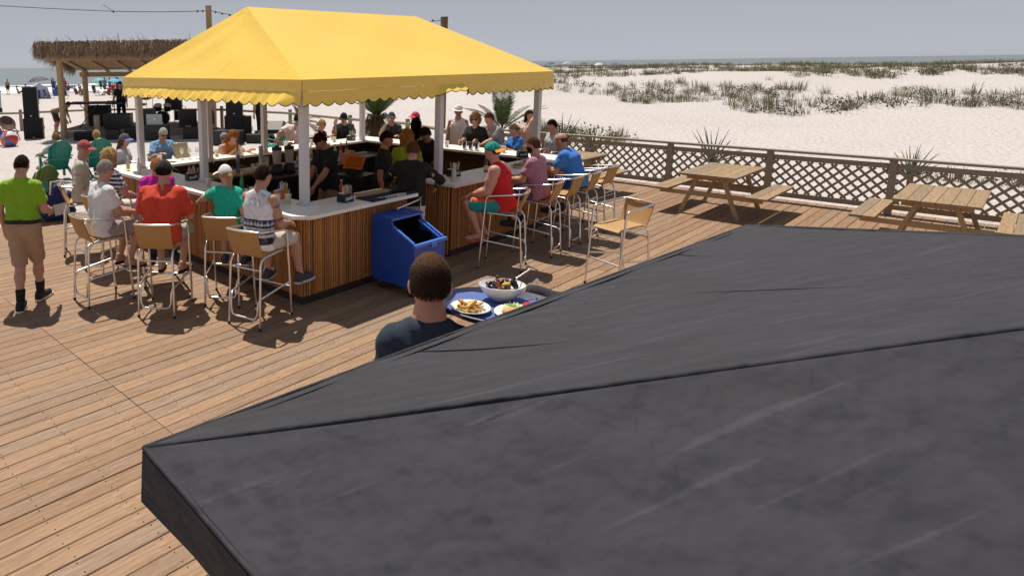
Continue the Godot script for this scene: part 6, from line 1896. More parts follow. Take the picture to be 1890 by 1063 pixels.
func build_right() -> void:
	table(bp(1.3, 8.75), TURN, "wooden picnic table with benches by the lattice railing, farther one")
	table(bp(-1.5, 8.9), TURN, "wooden picnic table with benches by the lattice railing, middle one")
	table(bp(-4.4, 8.6), TURN, "wooden picnic table with benches near the right end of the deck")
	# the dark umbrella below the camera
	var o := thing("market_umbrella", "large dark charcoal market umbrella close below in the foreground", "umbrella")
	var e0 := Vector3(-0.35, 1.91, -1.35)
	var dv := Vector3(0.812, 0, -0.583)
	var nv := Vector3(0.583, 0, 0.812)
	var S := 3.26
	var cs := [e0, e0 + dv * S, e0 + dv * S + nv * S, e0 + nv * S]
	var apex: Vector3 = (cs[0] + cs[2]) / 2 + Vector3(0, 0.52, 0)
	for k in 4:
		var p0: Vector3 = cs[k]
		var p1: Vector3 = cs[(k + 1) % 4]
		var mb := MB.new()
		mb.grid(24, 16, func(u, v):
			var q := p0.lerp(p1, u).lerp(apex, v)
			q.y -= 0.02 * sin(u * PI) * (1 - v) * sin(minf(v * 6.0, 1.0) * PI / 2) - 0.003 * sin(u * 40.0 + v * 9.0) * (1 - v)
			return q, 0.004)
		part("canopy_panel", mb, M.umbrella, o)
		for sm in [0.25, 0.5, 0.75]:
			var se := MB.new()
			var sp := []
			for j in 17:
				var v := j / 16.0
				var q := p0.lerp(p1, sm).lerp(apex, v)
				q.y -= 0.02 * sin(sm * PI) * (1 - v) * sin(minf(v * 6.0, 1.0) * PI / 2) + 0.003 * sin(sm * 40.0 + v * 9.0) * (1 - v) - 0.0015
				sp.append(q)
			se.tube(sp, 0.0022, 5)
			part("seam", se, M.umbrella, o)
		var he := MB.new()
		he.grid(24, 1, func(u, v):
			var q := p0.lerp(p1, u).lerp(apex, 0.004 + v * 0.022)
			q.y += 0.0025
			return q, 0.001)
		part("hem_band", he, M.umbrella, o)
		var fl := MB.new()
		fl.grid(30, 3, func(u, v):
			var outw := (p0 + p1) * 0.5 - Vector3(apex.x, p0.y, apex.z)
			return p0.lerp(p1, u) + Vector3(0, -0.12 * v - 0.004, 0) + outw.normalized() * (0.004 + 0.012 * v * sin(u * 26.0)), 0.003)
		part("valance", fl, M.umbrella, o)
		var hem := MB.new(); hem.tube([p0 + Vector3(0, 0.003, 0), p1 + Vector3(0, 0.003, 0)], 0.006, 6); part("hem", hem, M.umbrella, o)
		var rb := MB.new(); rb.tube([p0 + Vector3(0, -0.02, 0), apex + Vector3(0, -0.03, 0)], 0.012, 6); part("rib", rb, M.wood_brown, o)
		var rs := MB.new(); rs.tube([p0 + Vector3(0, 0.002, 0), apex + Vector3(0, 0.002, 0)], 0.0075, 8); part("ridge_seam", rs, M.umbrella, o)
	var po := MB.new(); po.tube([Vector3(apex.x, 0, apex.z), apex + Vector3(0, 0.02, 0)], 0.03, 10); part("pole", po, M.wood_brown, o)
	var bs := MB.new(); bs.lathe([Vector2(0, 0), Vector2(0.28, 0), Vector2(0.28, 0.05), Vector2(0.06, 0.12), Vector2(0, 0.12)], 24, Transform3D(Basis.IDENTITY, Vector3(apex.x, 0.002, apex.z))); part("base", bs, M.black, o)
	# steps that the waiter with the tray climbs
	var st := thing("wooden_steps", "short flight of wooden steps under the man with the tray", "steps", Vector3(0.5, 0, -2.4), 0.0)
	for k in 2:
		var mb := MB.new(); mb.box(Vector3(0, 0.135 * k + 0.115, 0.0 + 0.3 * k), Vector3(1.2, 0.04, 0.32)); part("tread", mb, M.wood_tan, st)
		var ri := MB.new(); ri.box(Vector3(0, 0.135 * k + 0.04, -0.14 + 0.3 * k), Vector3(1.18, 0.1, 0.03)); part("riser", ri, M.wood_brown, st)

# ---------------------------------------------------------------- who is there
func seated(at: Vector3, yaw: float, label: String, o: Dictionary, stool_label := "") -> void:
	if stool_label: stool(at, yaw, stool_label)
	o.sit = true
	person("person", label, at, yaw, o)

func build_people() -> void:
	var W := Color(0.72, 0.71, 0.74)
	var K := Color(0.012, 0.012, 0.014)
	var khaki := Color(0.30, 0.19, 0.11)
	var dark := Color(0.025, 0.014, 0.010)
	# left: the waiter and the stools of the left side
	person("person", "man in a lime green polo shirt and khaki shorts walking away at left", Vector3(-3.15, 0, -7.35), 3.12, {"h": 1.02, "w": 1.05, "top": ["polo", Color(0.23, 0.42, 0.018)], "legs": ["shorts", Color(0.40, 0.27, 0.17)], "hem": 1.0, "splay": 0.03, "belt": K, "socks": K, "shoes": ["shoe", K, Color(0.7, 0.68, 0.62)], "feet": [Vector3(0.03, 0.09, -0.17), Vector3(-0.05, 0.085, 0.21)], "rh": Vector3(-0.20, 1.09, 0.30), "lh": Vector3(0.27, 0.92, 0.10), "rp": Vector3(-0.25, -0.6, -0.6), "hpitch": 0.25, "lean": 0.06, "hair": ["crop", dark], "cell": 0.018})
	seated(bp(1.93, -1.48), 2.283, "gray-haired man in a white tee and sunglasses on the leftmost front stool", {"top": ["tee", W], "legs": ["shorts", Color(0.36, 0.31, 0.30)], "hair": ["crop", Color(0.30, 0.26, 0.23)], "glasses": true, "w": 1.08, "lean": 0.10, "hunch": 0.02, "lh": Vector3(0.08, 1.03, 0.40), "rh": Vector3(-0.12, 1.03, 0.40), "shoes": ["sandal", K], "cell": 0.018}, "bar stool under the gray-haired man in the white tee")
	seated(bp(2.98, -0.88), 2.45, "blonde woman in a navy and white striped top at the left counter", {"female": true, "h": 0.97, "w": 1.08, "top": ["tee", Color(1, 1, 1), "stripes"], "legs": ["shorts", Color(0.7, 0.66, 0.62)], "hair": ["bob", Color(0.42, 0.27, 0.12)], "rh": Vector3(-0.30, 1.0, 0.30), "shoes": ["sandal", Color(0.5, 0.5, 0.45)], "tcell": 0.016}, "bar stool under the blonde woman in stripes")
	seated(Vector3(-3.22, 0, -9.62), 1.85, "man in a faded red cap and beige shirt left of the striped woman", {"top": ["long", Color(0.50, 0.46, 0.40)], "legs": ["pants", Color(0.1, 0.1, 0.12)], "hair": ["crop", Color(0.35, 0.33, 0.3)], "hat": ["cap", Color(0.42, 0.09, 0.09), Color(0.42, 0.09, 0.09)], "w": 1.1, "lean": 0.0, "hunch": 0.03, "glasses": true, "hpitch": 0.15}, "bar stool under the man in the red cap")
	seated(bp(2.08, -0.62), 0.35, "woman in a magenta jacket and sunglasses looking down at the left counter", {"female": true, "h": 0.95, "top": ["long", Color(0.55, 0.02, 0.33)], "legs": ["pants", Color(0.05, 0.05, 0.08)], "hair": ["tied", Color(0.36, 0.17, 0.07)], "glasses": true, "hpitch": 0.42, "rh": Vector3(-0.18, 1.0, 0.32), "lh": Vector3(0.12, 1.0, 0.34)}, "bar stool under the woman in magenta")
	seated(Vector3(-1.53, 0, -7.20), 3.0, "broad man in an orange red tee and black cap seen from behind", {"w": 1.2, "h": 1.03, "top": ["tee", Color(0.60, 0.055, 0.03)], "sleeve": 0.9, "legs": ["shorts", Color(0.46, 0.42, 0.34)], "hair": ["short", dark], "hat": ["cap", K * 1.4, K], "lean": 0.14, "hunch": 0.045, "lh": Vector3(0.20, 1.0, 0.42), "rh": Vector3(-0.20, 1.0, 0.42), "rp": Vector3(-0.4, -0.8, -0.2), "lp": Vector3(0.4, -0.8, -0.2), "shoes": ["sandal", K], "cell": 0.018}, "bar stool under the broad man in the orange red tee")
	seated(Vector3(-0.82, 0, -7.50), 2.95, "girl in a turquoise tee and white cap reaching onto the counter", {"female": true, "h": 0.90, "w": 0.9, "top": ["tee", Color(0.012, 0.47, 0.34)], "legs": ["shorts", Color(0.06, 0.07, 0.1)], "hair": ["tied", Color(0.40, 0.25, 0.11)], "hairlen": 0.24, "hat": ["cap", Color(0.8, 0.79, 0.79), Color(0.8, 0.79, 0.79)], "hyaw": 0.85, "lh": Vector3(0.44, 1.12, 0.36), "lpalm": Vector3(0, -1, 0), "rh": Vector3(-0.20, 1.0, 0.15), "skin": Color(0.55, 0.32, 0.24), "shoes": ["shoe", Color(0.05, 0.06, 0.09)], "cell": 0.016}, "bar stool under the girl in turquoise")
	seated(Vector3(-0.42, 0, -6.86), 2.57, "man in a white tank top with a navy patterned hem at the near corner", {"w": 1.0, "h": 1.02, "top": ["tank", Color(1, 1, 1), "tank"], "legs": ["shorts", Color(0.58, 0.52, 0.45)], "hair": ["crop", Color(0.02, 0.012, 0.01)], "hyaw": -0.25, "hpitch": 0.1, "rh": Vector3(-0.16, 1.03, 0.36), "lh": Vector3(0.12, 1.08, 0.42), "feet": [Vector3(0.10, 0.44, 0.30), Vector3(-0.26, 0.42, 0.44)], "tattoo": Color(0.16, 0.11, 0.11), "skin": Color(0.47, 0.25, 0.17), "shoes": ["shoe", Color(0.05, 0.05, 0.055), Color(0.5, 0.5, 0.5)], "cell": 0.016, "lean": 0.12}, "bar stool under the man in the white tank top, nearest the corner")
	# the far left end and the back counter
	seated(Vector3(-3.16, 0, -11.8), 1.45, "woman in a blue cap with long brown hair at the far left end", {"female": true, "seat": 0.70, "top": ["tee", Color(0.48, 0.50, 0.58)], "hair": ["long", Color(0.13, 0.07, 0.04)], "hat": ["cap", Color(0.13, 0.18, 0.45), Color(0.13, 0.18, 0.45)], "h": 0.95}, "bar stool under the woman in the blue cap")
	seated(Vector3(-2.60, 0, -12.62), 0.55, "white-haired man in a light blue tee reading at the back counter", {"seat": 0.72, "top": ["tee", Color(0.20, 0.41, 0.75)], "hair": ["crop", Color(0.55, 0.54, 0.52)], "glasses": true, "hpitch": 0.35, "lean": 0.1, "w": 1.05, "lh": Vector3(0.14, 1.13, 0.42), "rh": Vector3(-0.18, 1.13, 0.42)}, "bar stool under the reading man in light blue")
	seated(Vector3(-1.42, 0, -12.75), 0.8, "hunched person in an orange patterned top leaning on the back counter", {"female": true, "seat": 0.70, "top": ["tank", Color(0.60, 0.20, 0.05)], "hair": ["long", Color(0.30, 0.12, 0.04)], "lean": 0.45, "hpitch": 0.2, "skin": Color(0.60, 0.30, 0.21), "lh": Vector3(0.3, 1.13, 0.48), "rh": Vector3(-0.12, 1.13, 0.42)}, "bar stool under the person in orange")
	seated(Vector3(-1.55, 0, -15.02), 2.2, "person in a pale gray cap sitting low in a green chair behind the bar", {"seat": 0.34, "feet": [Vector3(0.15, 0.1, 0.6), Vector3(-0.15, 0.1, 0.6)], "lean": -0.2, "top": ["tee", Color(0.5, 0.45, 0.45)], "hair": ["crop", Color(0.2, 0.16, 0.13)], "hat": ["cap", Color(0.30, 0.30, 0.36), Color(0.30, 0.30, 0.36)], "cell": 0.028})
	seated(Vector3(-6.0, 0, -16.2), -2.5, "brown-haired person with bare legs reclining in the left green chair", {"seat": 0.30, "feet": [Vector3(0.15, 0.25, 0.85), Vector3(-0.15, 0.1, 0.8)], "lean": -0.3, "top": ["tee", Color(0.4, 0.45, 0.5)], "hair": ["thick", Color(0.22, 0.14, 0.07)], "lh": Vector3(0.32, 0.62, 0.3), "rh": Vector3(-0.32, 0.62, 0.3), "shoes": ["sandal", Color(0.2, 0.1, 0.1)], "cell": 0.028})
	seated(Vector3(-5.1, 0, -16.6), -2.6, "blond person in the fan backed green chair behind the blonde woman", {"seat": 0.30, "feet": [Vector3(0.15, 0.1, 0.8), Vector3(-0.15, 0.1, 0.8)], "lean": -0.25, "top": ["tee", Color(0.5, 0.4, 0.4)], "hair": ["thick", Color(0.42, 0.29, 0.13)], "cell": 0.028})
	seated(Vector3(-0.06, 0, -14.75), 2.6, "big man in a pale pink shirt with his back to the bar", {"w": 1.28, "h": 1.02, "seat": 0.76, "top": ["tee", Color(0.74, 0.60, 0.58)], "sleeve": 0.85, "side": 0.16, "lean": 0.12, "lh": Vector3(0.36, 1.10, -0.1), "legs": ["shorts", Color(0.2, 0.2, 0.25)], "hair": ["short", Color(0.045, 0.025, 0.018)]}, "bar stool under the man in the pale pink shirt")
	seated(Vector3(0.56, 0, -15.12), 0.9, "blonde woman in sunglasses and dark tank top at the back counter", {"female": true, "seat": 0.64, "h": 0.95, "top": ["tank", Color(0.03, 0.015, 0.02)], "hair": ["tied", Color(0.5, 0.33, 0.15)], "glasses": true, "hyaw": 0.35, "skin": Color(0.60, 0.32, 0.24), "rh": Vector3(-0.2, 1.13, 0.38)}, "bar stool under the blonde woman in the dark tank top")
	seated(Vector3(1.14, 0, -15.45), 0.25, "man in a black cap and dark tee looking down at the back counter", {"seat": 0.74, "w": 1.12, "top": ["tee", Color(0.02, 0.022, 0.035)], "hair": ["short", dark], "hat": ["cap", K, K], "glasses": true, "hpitch": 0.3, "hyaw": -0.4, "rh": Vector3(-0.30, 1.36, 0.30), "lh": Vector3(0.1, 1.13, 0.42), "rp": Vector3(-0.2, -1.0, 0.1)}, "bar stool under the man in the black cap")
	seated(Vector3(2.25, 0, -15.2), -0.3, "man in a gray cap drinking from a white cup beside the palm", {"seat": 0.74, "top": ["tee", Color(0.035, 0.04, 0.045)], "hair": ["short", dark], "hat": ["cap", Color(0.06, 0.06, 0.065), Color(0.05, 0.05, 0.055)], "rh": Vector3(-0.10, 1.36, 0.26), "lh": Vector3(0.2, 1.12, 0.36), "skin": Color(0.42, 0.22, 0.15)}, "bar stool under the drinking man in the gray cap")
	var wc := thing("white_cup", "white cup at the mouth of the man in the gray cap", "cup", Vector3(2.10, 1.40, -14.90))
	var wm := MB.new(); wm.lathe([Vector2(0, 0), Vector2(0.032, 0), Vector2(0.042, 0.11), Vector2(0.039, 0.11), Vector2(0.03, 0.004), Vector2(0, 0.004)], 16, Transform3D(Basis(Vector3.BACK, 0.5), Vector3.ZERO)); part("cup_wall", wm, M.white, wc)
	seated(Vector3(2.79, 0, -14.85), -1.3, "person in a pink cap in profile at the right end of the back counter", {"seat": 0.76, "top": ["tee", Color(0.35, 0.2, 0.2)], "hair": ["short", Color(0.1, 0.06, 0.04)], "hat": ["cap", Color(0.60, 0.07, 0.15), Color(0.60, 0.07, 0.15)]}, "bar stool under the person in the pink cap")
	# staff inside the bar
	person("person", "bartender in a black polo looking down right of the corner post", Vector3(0.50, 0, -9.62), -0.95, {"h": 1.03, "top": ["polo", K], "legs": ["pants", khaki], "hpitch": 0.5, "lean": 0.15, "lh": Vector3(0.10, 0.96, 0.40), "rh": Vector3(-0.12, 0.98, 0.36), "skin": Color(0.45, 0.2, 0.13), "hair": ["short", Color(0.035, 0.015, 0.01)], "cell": 0.02})
	person("person", "dark haired bartender in black facing right between the till and the blonde", Vector3(1.30, 0, -9.78), 1.25, {"h": 1.0, "top": ["polo", K], "legs": ["shorts", khaki], "skin": Color(0.50, 0.19, 0.13), "hair": ["short", dark], "lh": Vector3(0.25, 0.95, 0.2), "hyaw": -0.2})
	person("person", "reddish blonde barmaid in a yellow green tee behind the dark hooded person", Vector3(1.74, 0, -10.2), 2.9, {"female": true, "h": 0.98, "top": ["tee", Color(0.36, 0.44, 0.03)], "legs": ["shorts", khaki], "hair": ["bob", Color(0.38, 0.17, 0.06)]})
	person("person", "person in a black hooded top and pale gray trousers at the gap in the counter", Vector3(1.56, 0, -8.78), 2.75, {"h": 0.97, "w": 1.12, "top": ["long", Color(0.016, 0.012, 0.011)], "legs": ["pants", Color(0.78, 0.75, 0.74)], "hair": ["thick", Color(0.13, 0.06, 0.03)], "lh": Vector3(0.22, 1.08, 0.32), "rh": Vector3(-0.30, 1.06, 0.28), "lp": Vector3(0.9, -0.4, -0.2), "rp": Vector3(-0.9, -0.4, -0.2), "hpitch": 0.3, "lean": 0.15, "cell": 0.02})
	person("person", "dark haired man in a black hoodie bending over the inner counter", Vector3(2.42, 0, -11.35), -0.7, {"top": ["long", Color(0.018, 0.010, 0.010)], "legs": ["pants", Color(0.03, 0.03, 0.04)], "hair": ["thick", dark], "lean": 0.45, "hpitch": 0.35, "lh": Vector3(0.15, 0.98, 0.5), "rh": Vector3(-0.15, 0.98, 0.5), "skin": Color(0.42, 0.18, 0.12)})
	person("person", "long black haired barmaid in a yellow green tee seen from behind", Vector3(2.30, 0, -12.45), 2.9, {"female": true, "h": 0.98, "top": ["tee", Color(0.36, 0.44, 0.03)], "legs": ["shorts", khaki], "hair": ["long", Color(0.008, 0.006, 0.006)], "hairlen": 0.32})
	# the far right corner
	person("person", "man in a white hat and white tank top standing behind the right post", Vector3(3.68, 0, -14.75), -0.25, {"h": 1.02, "top": ["tank", Color(0.78, 0.70, 0.71)], "legs": ["shorts", Color(0.3, 0.3, 0.32)], "hair": ["short", dark], "hat": ["brim", Color(0.75, 0.73, 0.68), Color(0.75, 0.73, 0.68)], "glasses": true, "skin": Color(0.45, 0.23, 0.15)})
	person("person", "curly haired woman in black with sunglasses next to the white hatted man", Vector3(3.78, 0, -13.6), -0.9, {"female": true, "h": 0.97, "w": 1.08, "top": ["tee", K], "legs": ["pants", K], "hair": ["curly", Color(0.24, 0.12, 0.06)], "glasses": true, "rh": Vector3(-0.1, 1.15, 0.40), "hyaw": 0.3})
	person("person", "man in a gray tee leaning forward on the back right counter", Vector3(4.15, 0, -13.5), -1.05, {"w": 1.12, "top": ["tee", Color(0.33, 0.32, 0.325)], "legs": ["shorts", Color(0.2, 0.2, 0.2)], "hair": ["short", Color(0.10, 0.055, 0.03)], "lean": 0.30, "lh": Vector3(0.12, 1.10, 0.55), "rh": Vector3(-0.12, 1.1, 0.55), "hyaw": -0.2, "skin": Color(0.52, 0.26, 0.18)})
	seated(Vector3(4.45, 0, -13.05), -1.4, "woman in a bright blue top with tied brown hair in profile", {"female": true, "seat": 0.66, "h": 0.97, "top": ["tee", Color(0.035, 0.19, 0.62)], "legs": ["pants", Color(0.05, 0.05, 0.07)], "hair": ["tied", Color(0.20, 0.12, 0.06)], "hpitch": 0.15, "lh": Vector3(0.1, 1.08, 0.35), "rh": Vector3(-0.15, 1.08, 0.35)}, "bar stool under the woman in bright blue")
	person("person", "dark haired woman in a pale beige top drinking beside the far right post", Vector3(5.08, 0, -14.2), 0.1, {"female": true, "h": 0.97, "top": ["tee", Color(0.56, 0.40, 0.35)], "legs": ["pants", Color(0.3, 0.3, 0.32)], "hair": ["long", Color(0.05, 0.018, 0.015)], "hpitch": -0.45, "rh": Vector3(-0.08, 1.47, 0.24), "skin": Color(0.60, 0.35, 0.27)})
	seated(Vector3(5.12, 0, -12.85), -1.5, "dark haired man in a light gray tee behind the man in blue", {"seat": 0.72, "top": ["tee", Color(0.46, 0.46, 0.49)], "hair": ["short", Color(0.02, 0.015, 0.013)], "w": 1.08, "skin": Color(0.52, 0.24, 0.18)}, "bar stool under the man in light gray at the far right")
	# the right side
	seated(Vector3(4.42, 0, -10.1), -2.3, "balding man in a blue tee and blue shorts hunched on a right stool", {"w": 1.12, "top": ["tee", Color(0.05, 0.20, 0.62)], "legs": ["shorts", Color(0.02, 0.05, 0.36)], "hair": ["bald", Color(0.10, 0.06, 0.04)], "lean": 0.32, "hunch": 0.05, "lh": Vector3(0.15, 1.1, 0.5), "rh": Vector3(-0.15, 1.1, 0.5), "skin": Color(0.50, 0.25, 0.16)}, "bar stool under the balding man in blue")
	seated(Vector3(3.52, 0, -9.30), -2.25, "bearded man in a mauve tee on a right stool", {"w": 1.1, "top": ["tee", Color(0.40, 0.18, 0.26)], "legs": ["shorts", Color(0.10, 0.08, 0.16)], "hair": ["crop", Color(0.09, 0.045, 0.025)], "beard": Color(0.05, 0.02, 0.012), "lean": 0.16, "lh": Vector3(0.15, 1.06, 0.42), "rh": Vector3(-0.12, 1.06, 0.42)}, "bar stool under the bearded man in mauve")
	seated(Vector3(2.80, 0, -8.62), -2.05, "man in a red tank top and teal cap on the nearest right stool", {"w": 1.2, "h": 1.03, "top": ["tank", Color(0.60, 0.012, 0.02)], "belly": 0.035, "legs": ["shorts", Color(0.012, 0.30, 0.32), Color(0.70, 0.14, 0.03)], "hair": ["short", Color(0.06, 0.03, 0.02)], "hat": ["backcap", Color(0.01, 0.27, 0.24), Color(0.75, 0.25, 0.02), Color(0.65, 0.16, 0.09)], "lean": 0.18, "hunch": 0.03, "lh": Vector3(0.12, 0.98, 0.42), "rh": Vector3(-0.14, 0.98, 0.40), "skin": Color(0.58, 0.28, 0.20), "arm": 1.25, "shoes": ["sandal", Color(0.45, 0.12, 0.12)], "cell": 0.018}, "bar stool under the man in the red tank top, nearest on the right")
	stool(Vector3(3.98, 0, -9.72), -2.35, "empty bar stool between the bearded man and the man in blue")
	stool(Vector3(4.95, 0, -10.65), -2.4, "empty bar stool at the far end of the right row")
	stool(Vector3(3.95, 0, -7.75), -1.2, "lone bar stool out on the deck at the right")
	stool(Vector3(2.08, 0, -4.85), 2.6, "bar stool with a dark jacket over its back, beyond the dark umbrella's edge")
	var ja := thing("draped_jacket", "dark gray jacket draped over a stool back beyond the dark umbrella's edge", "jacket", Vector3(2.08, 0, -4.85), 2.6)
	var jm := MB.new(); jm.col = Color(0.035, 0.033, 0.04)
	jm.grid(26, 22, func(u, v):
		var t: float = (v - 0.5) * 2.0
		var fold := 0.018 * sin(u * 19.0 + 2.0 * t) * absf(t) + 0.01 * sin(u * 37.0) * absf(t)
		var y := 1.085 - 0.30 * pow(absf(t), 1.35) + 0.012 * sin(u * 9.0)
		return Vector3((u - 0.5) * (0.46 + 0.10 * absf(t)), y, -0.285 + (0.035 + 0.03 * absf(t)) * signf(t) * minf(1.0, absf(t) * 6.0) + fold), 0.006)
	part("cloth", jm, M.cloth, ja)
	# foreground waiter
	person("person", "dark haired man in a navy polo carrying a food tray, close from behind", Vector3(0.50, 0.335, -2.36), 2.95, {"h": 0.97, "w": 0.87, "head": 0.99, "lh": Vector3(0.20, 0.84, 0.10), "lp": Vector3(0.1, -0.5, -0.8), "top": ["polo", Color(0.016, 0.030, 0.050), "cloth_soft"], "legs": ["pants", Color(0.05, 0.04, 0.03)], "hair": ["crop", Color(0.035, 0.020, 0.012), Color(0.15, 0.085, 0.055)], "fine": true, "cell": 0.014, "rh": Vector3(-0.25, 1.37, 0.02), "rf": Vector3(-0.3, 0.5, 0.6), "rpalm": Vector3(0, 1, 0), "rp": Vector3(-0.5, -1, 0.2), "skin": Color(0.47, 0.22, 0.155)})
	# the stage
	person("person", "bare armed person bending far over beside the shelter's front post", Vector3(-10.05, 0.0, -27.4), 1.5, {"cell": 0.026, "lean": 1.25, "top": ["tee", Color(0.30, 0.18, 0.13)], "legs": ["shorts", Color(0.08, 0.06, 0.05)], "hair": ["thick", Color(0.10, 0.05, 0.03)], "lh": Vector3(0.12, 0.45, 0.62), "rh": Vector3(-0.15, 0.45, 0.6)})
	person("person", "person in a black tee standing on the stage with one arm down", Vector3(-7.15, 0.345, -27.0), 0.3, {"cell": 0.026, "top": ["tee", K], "legs": ["pants", K], "rh": Vector3(-0.35, 0.85, 0.2), "h": 1.04})
	person("person", "person in a black tee and dark trousers standing right of the right speakers", Vector3(-1.30, 0.0, -24.4), 0.6, {"cell": 0.026, "top": ["tee", Color(0.02, 0.015, 0.016)], "legs": ["pants", Color(0.03, 0.022, 0.022)], "h": 1.08, "rh": Vector3(-0.36, 0.85, 0.12)})
	person("person", "shirtless person in dark shorts seen between the left posts", Vector3(-3.30, 0.0, -25.0), 0.2, {"cell": 0.026, "top": ["none"], "legs": ["shorts", Color(0.03, 0.012, 0.01)], "skin": Color(0.52, 0.30, 0.22), "h": 1.02})

func build_tray() -> void:
	var yw := -0.45
	var c := Vector3(0.80, 1.785, -2.45)
	var o := thing("serving_tray", "oval dark tray with a blue mat carried by the man in navy", "tray", c, yw)
	var mb := MB.new()
	mb.lathe([Vector2(0, 0), Vector2(0.20, 0), Vector2(0.235, 0.028), Vector2(0.228, 0.03), Vector2(0.196, 0.008), Vector2(0, 0.008)], 40, Transform3D(Basis.from_scale(Vector3(1.0, 1, 0.78)), Vector3.ZERO)); part("tray_dish", mb, mat("tray_navy", Color(0.025, 0.035, 0.085), 0.4), o)
	var mt := MB.new(); mt.box(Vector3(0, 0.014, 0), Vector3(0.36, 0.006, 0.26)); part("blue_mat", mt, mat("tray_blue", Color(0.085, 0.13, 0.36), 0.7), o)
	var at := func(x: float, z: float) -> Vector3: return c + Basis(Vector3.UP, yw) * Vector3(x, 0.018, z)
	# mussels
	var b := thing("mussel_bowl", "white bowl of black mussels with lemon and a fork on the tray", "bowl", Vector3(0.825, 1.805, -2.53))
	var bm := MB.new(); bm.lathe([Vector2(0, 0), Vector2(0.034, 0), Vector2(0.062, 0.028), Vector2(0.080, 0.058), Vector2(0.077, 0.060), Vector2(0.056, 0.030), Vector2(0, 0.018)], 40, Transform3D(Basis.from_scale(Vector3(1.05, 1, 0.85)), Vector3.ZERO), false); part("bowl_wall", bm, M.china, b)
	for k in 20:
		var m := MB.new()
		var a := k * 2.4
		var r := 0.045 * sqrt((k + 0.5) / 20.0)
		m.ball(Vector3(cos(a) * r * 1.15, 0.050 + 0.02 * rng.randf(), sin(a) * r), Vector3(0.021, 0.007, 0.011), 10, 6, Basis(Vector3(rng.randfn(), rng.randfn(), rng.randfn()).normalized(), rng.randf() * 3))
		m.c.fill([Color(0.008, 0.008, 0.012), Color(0.010, 0.010, 0.016), Color(0.25, 0.06, 0.02), Color(0.03, 0.02, 0.02)][k % 4]); part("mussel", m, M.shiny, b)
	var lm := MB.new(); lm.col = Color(0.65, 0.42, 0.02); lm.ball(Vector3(0.012, 0.062, 0.012), Vector3(0.024, 0.008, 0.012), 12, 6, Basis(Vector3.UP, 0.3)); part("lemon_wedge", lm, M.plain, b)
	var fk := MB.new(); fk.tube([Vector3(0.02, 0.055, 0.0), Vector3(0.06, 0.075, -0.02), Vector3(0.115, 0.098, -0.045)], 0.003, 6); fk.ball(Vector3(0.012, 0.052, 0.003), Vector3(0.014, 0.003, 0.008), 8, 5); part("fork", fk, M.alu, b)
	b.scale = Vector3.ONE * 1.12
	# fries
	var f := thing("fries_plate", "white plate heaped with chips on the tray", "plate", Vector3(0.67, 1.805, -2.42))
	var fm := MB.new(); fm.lathe([Vector2(0, 0), Vector2(0.040, 0), Vector2(0.070, 0.014), Vector2(0.068, 0.016), Vector2(0.040, 0.005), Vector2(0, 0.005)], 36); part("plate", fm, M.china, f)
	for k in 34:
		var m := MB.new(); m.col = Color(0.72, 0.43, 0.13) * rng.randf_range(0.75, 1.15)
		var r := 0.042 * sqrt(rng.randf())
		var a := rng.randf() * TAU
		m.box(Vector3(cos(a) * r, 0.012 + 0.022 * rng.randf() * (1.2 - r / 0.042), sin(a) * r), Vector3(0.040, 0.008, 0.008) * rng.randf_range(0.7, 1.1), Basis(Vector3.UP, rng.randf() * TAU) * Basis(Vector3.BACK, rng.randf_range(-0.5, 0.6))); part("chip", m, M.plain, f)
	f.scale = Vector3.ONE * 1.1
	# salad
	var s := thing("salad_plate", "white plate with lettuce, tomato and a sandwich on the tray", "plate", Vector3(0.835, 1.805, -2.36))
	var sm := MB.new(); sm.lathe([Vector2(0, 0), Vector2(0.045, 0), Vector2(0.082, 0.012), Vector2(0.080, 0.014), Vector2(0.045, 0.005), Vector2(0, 0.005)], 36); part("plate", sm, M.china, s)
	for k in 26:
		var m := MB.new()
		var a := rng.randf() * TAU
		var r := 0.045 * sqrt(rng.randf())
		m.col = [Color(0.14, 0.30, 0.04), Color(0.38, 0.48, 0.16), Color(0.55, 0.58, 0.34)][k % 3]
		m.grid(3, 3, func(u, v): return Vector3(cos(a) * r, 0.014 + 0.012 * rng.randf(), sin(a) * r) + Vector3((u - 0.5) * 0.03, 0.008 * sin(u * 7 + a * 3), (v - 0.5) * 0.03), 0.001); part("lettuce_leaf", m, M.plain, s)
	for k in 2:
		var m := MB.new(); m.col = Color(0.55, 0.05, 0.03); m.lathe([Vector2(0, 0), Vector2(0.018, 0), Vector2(0.018, 0.005), Vector2(0, 0.005)], 16, Transform3D(Basis(Vector3.RIGHT, 0.4), Vector3(0.03 + 0.01 * k, 0.026, 0.0 - 0.02 * k))); part("tomato_slice", m, M.shiny, s)
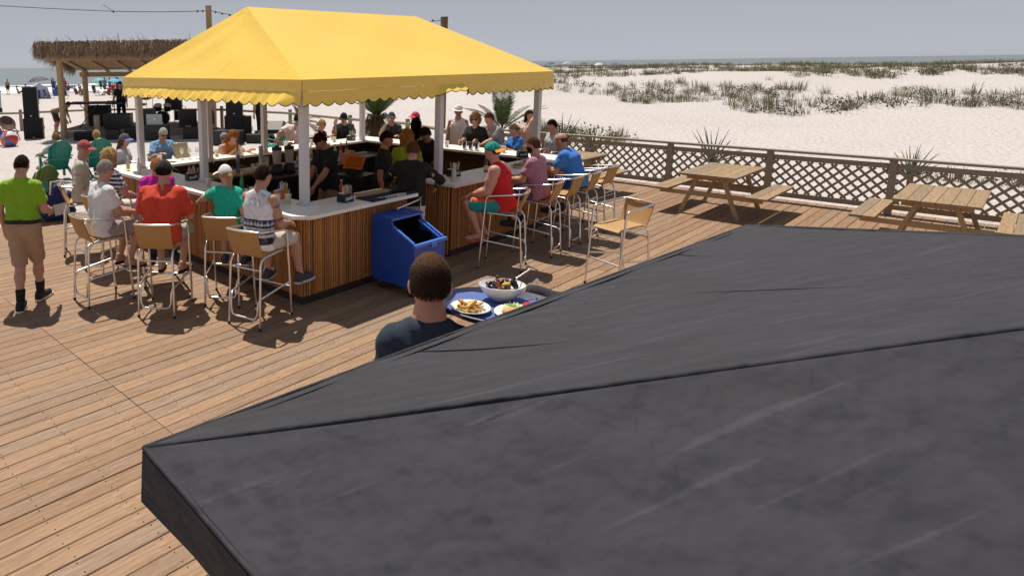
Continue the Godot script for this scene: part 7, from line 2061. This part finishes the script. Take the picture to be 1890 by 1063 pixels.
	var bn := MB.new(); bn.col = Color(0.55, 0.33, 0.12); bn.ball(Vector3(-0.03, 0.022, 0.02), Vector3(0.034, 0.016, 0.026), 14, 8); part("bread", bn, M.plain, s)
	s.scale = Vector3.ONE * 1.08
	o.scale = Vector3.ONE * 1.08

func _ready() -> void:
	rng.seed = 20240611
	var cam := Camera3D.new()
	cam.name = "camera"
	add_child(cam)
	# the lens is shifted: the photograph's own picture fills the upper left of the frame
	cam.near = 0.05; cam.far = 9000.0
	cam.projection = Camera3D.PROJECTION_FRUSTUM
	cam.size = cam.near * 1063.0 / 1209.7
	cam.frustum_offset = Vector2(399.5, -216.5) / 1209.7 * cam.near
	cam.transform = Transform3D(Basis(Vector3.RIGHT, -0.161) * Basis(Vector3.BACK, -0.0137), Vector3(0, 2.7563, 0))
	cam.current = true
	var we := WorldEnvironment.new()
	we.name = "world"
	var env := Environment.new()
	env.background_mode = Environment.BG_SKY
	var sky := ProceduralSkyMaterial.new()
	sky.sky_top_color = lin(0.20, 0.23, 0.285)
	sky.sky_horizon_color = lin(0.475, 0.50, 0.55)
	sky.sky_curve = 0.20
	sky.ground_bottom_color = lin(0.35, 0.32, 0.28); sky.ground_horizon_color = lin(0.45, 0.45, 0.46)
	sky.sun_angle_max = 1.0
	env.sky = Sky.new(); env.sky.sky_material = sky
	env.tonemap_mode = Environment.TONE_MAPPER_LINEAR
	env.tonemap_exposure = 1.0
	env.sdfgi_enabled = true; env.ssao_enabled = true; env.ssil_enabled = true
	we.environment = env
	add_child(we)
	var sun := DirectionalLight3D.new()
	sun.name = "sun"
	add_child(sun)
	sun.light_energy = 1.6
	sun.light_color = Color(1.0, 0.965, 0.91)
	sun.light_angular_distance = 0.5
	sun.shadow_enabled = true
	sun.look_at_from_position(Vector3.ZERO, -Vector3(-0.173, 1.0, -0.40), Vector3.FORWARD)
	materials()
	body_kit()
	build_ground()
	build_deck()
	build_bar()
	build_canopy()
	build_hut()
	build_rail()
	build_plants()
	build_right()
	build_bar_things()
	build_stage_gear()
	build_people()
	build_tray()
	build_beach()
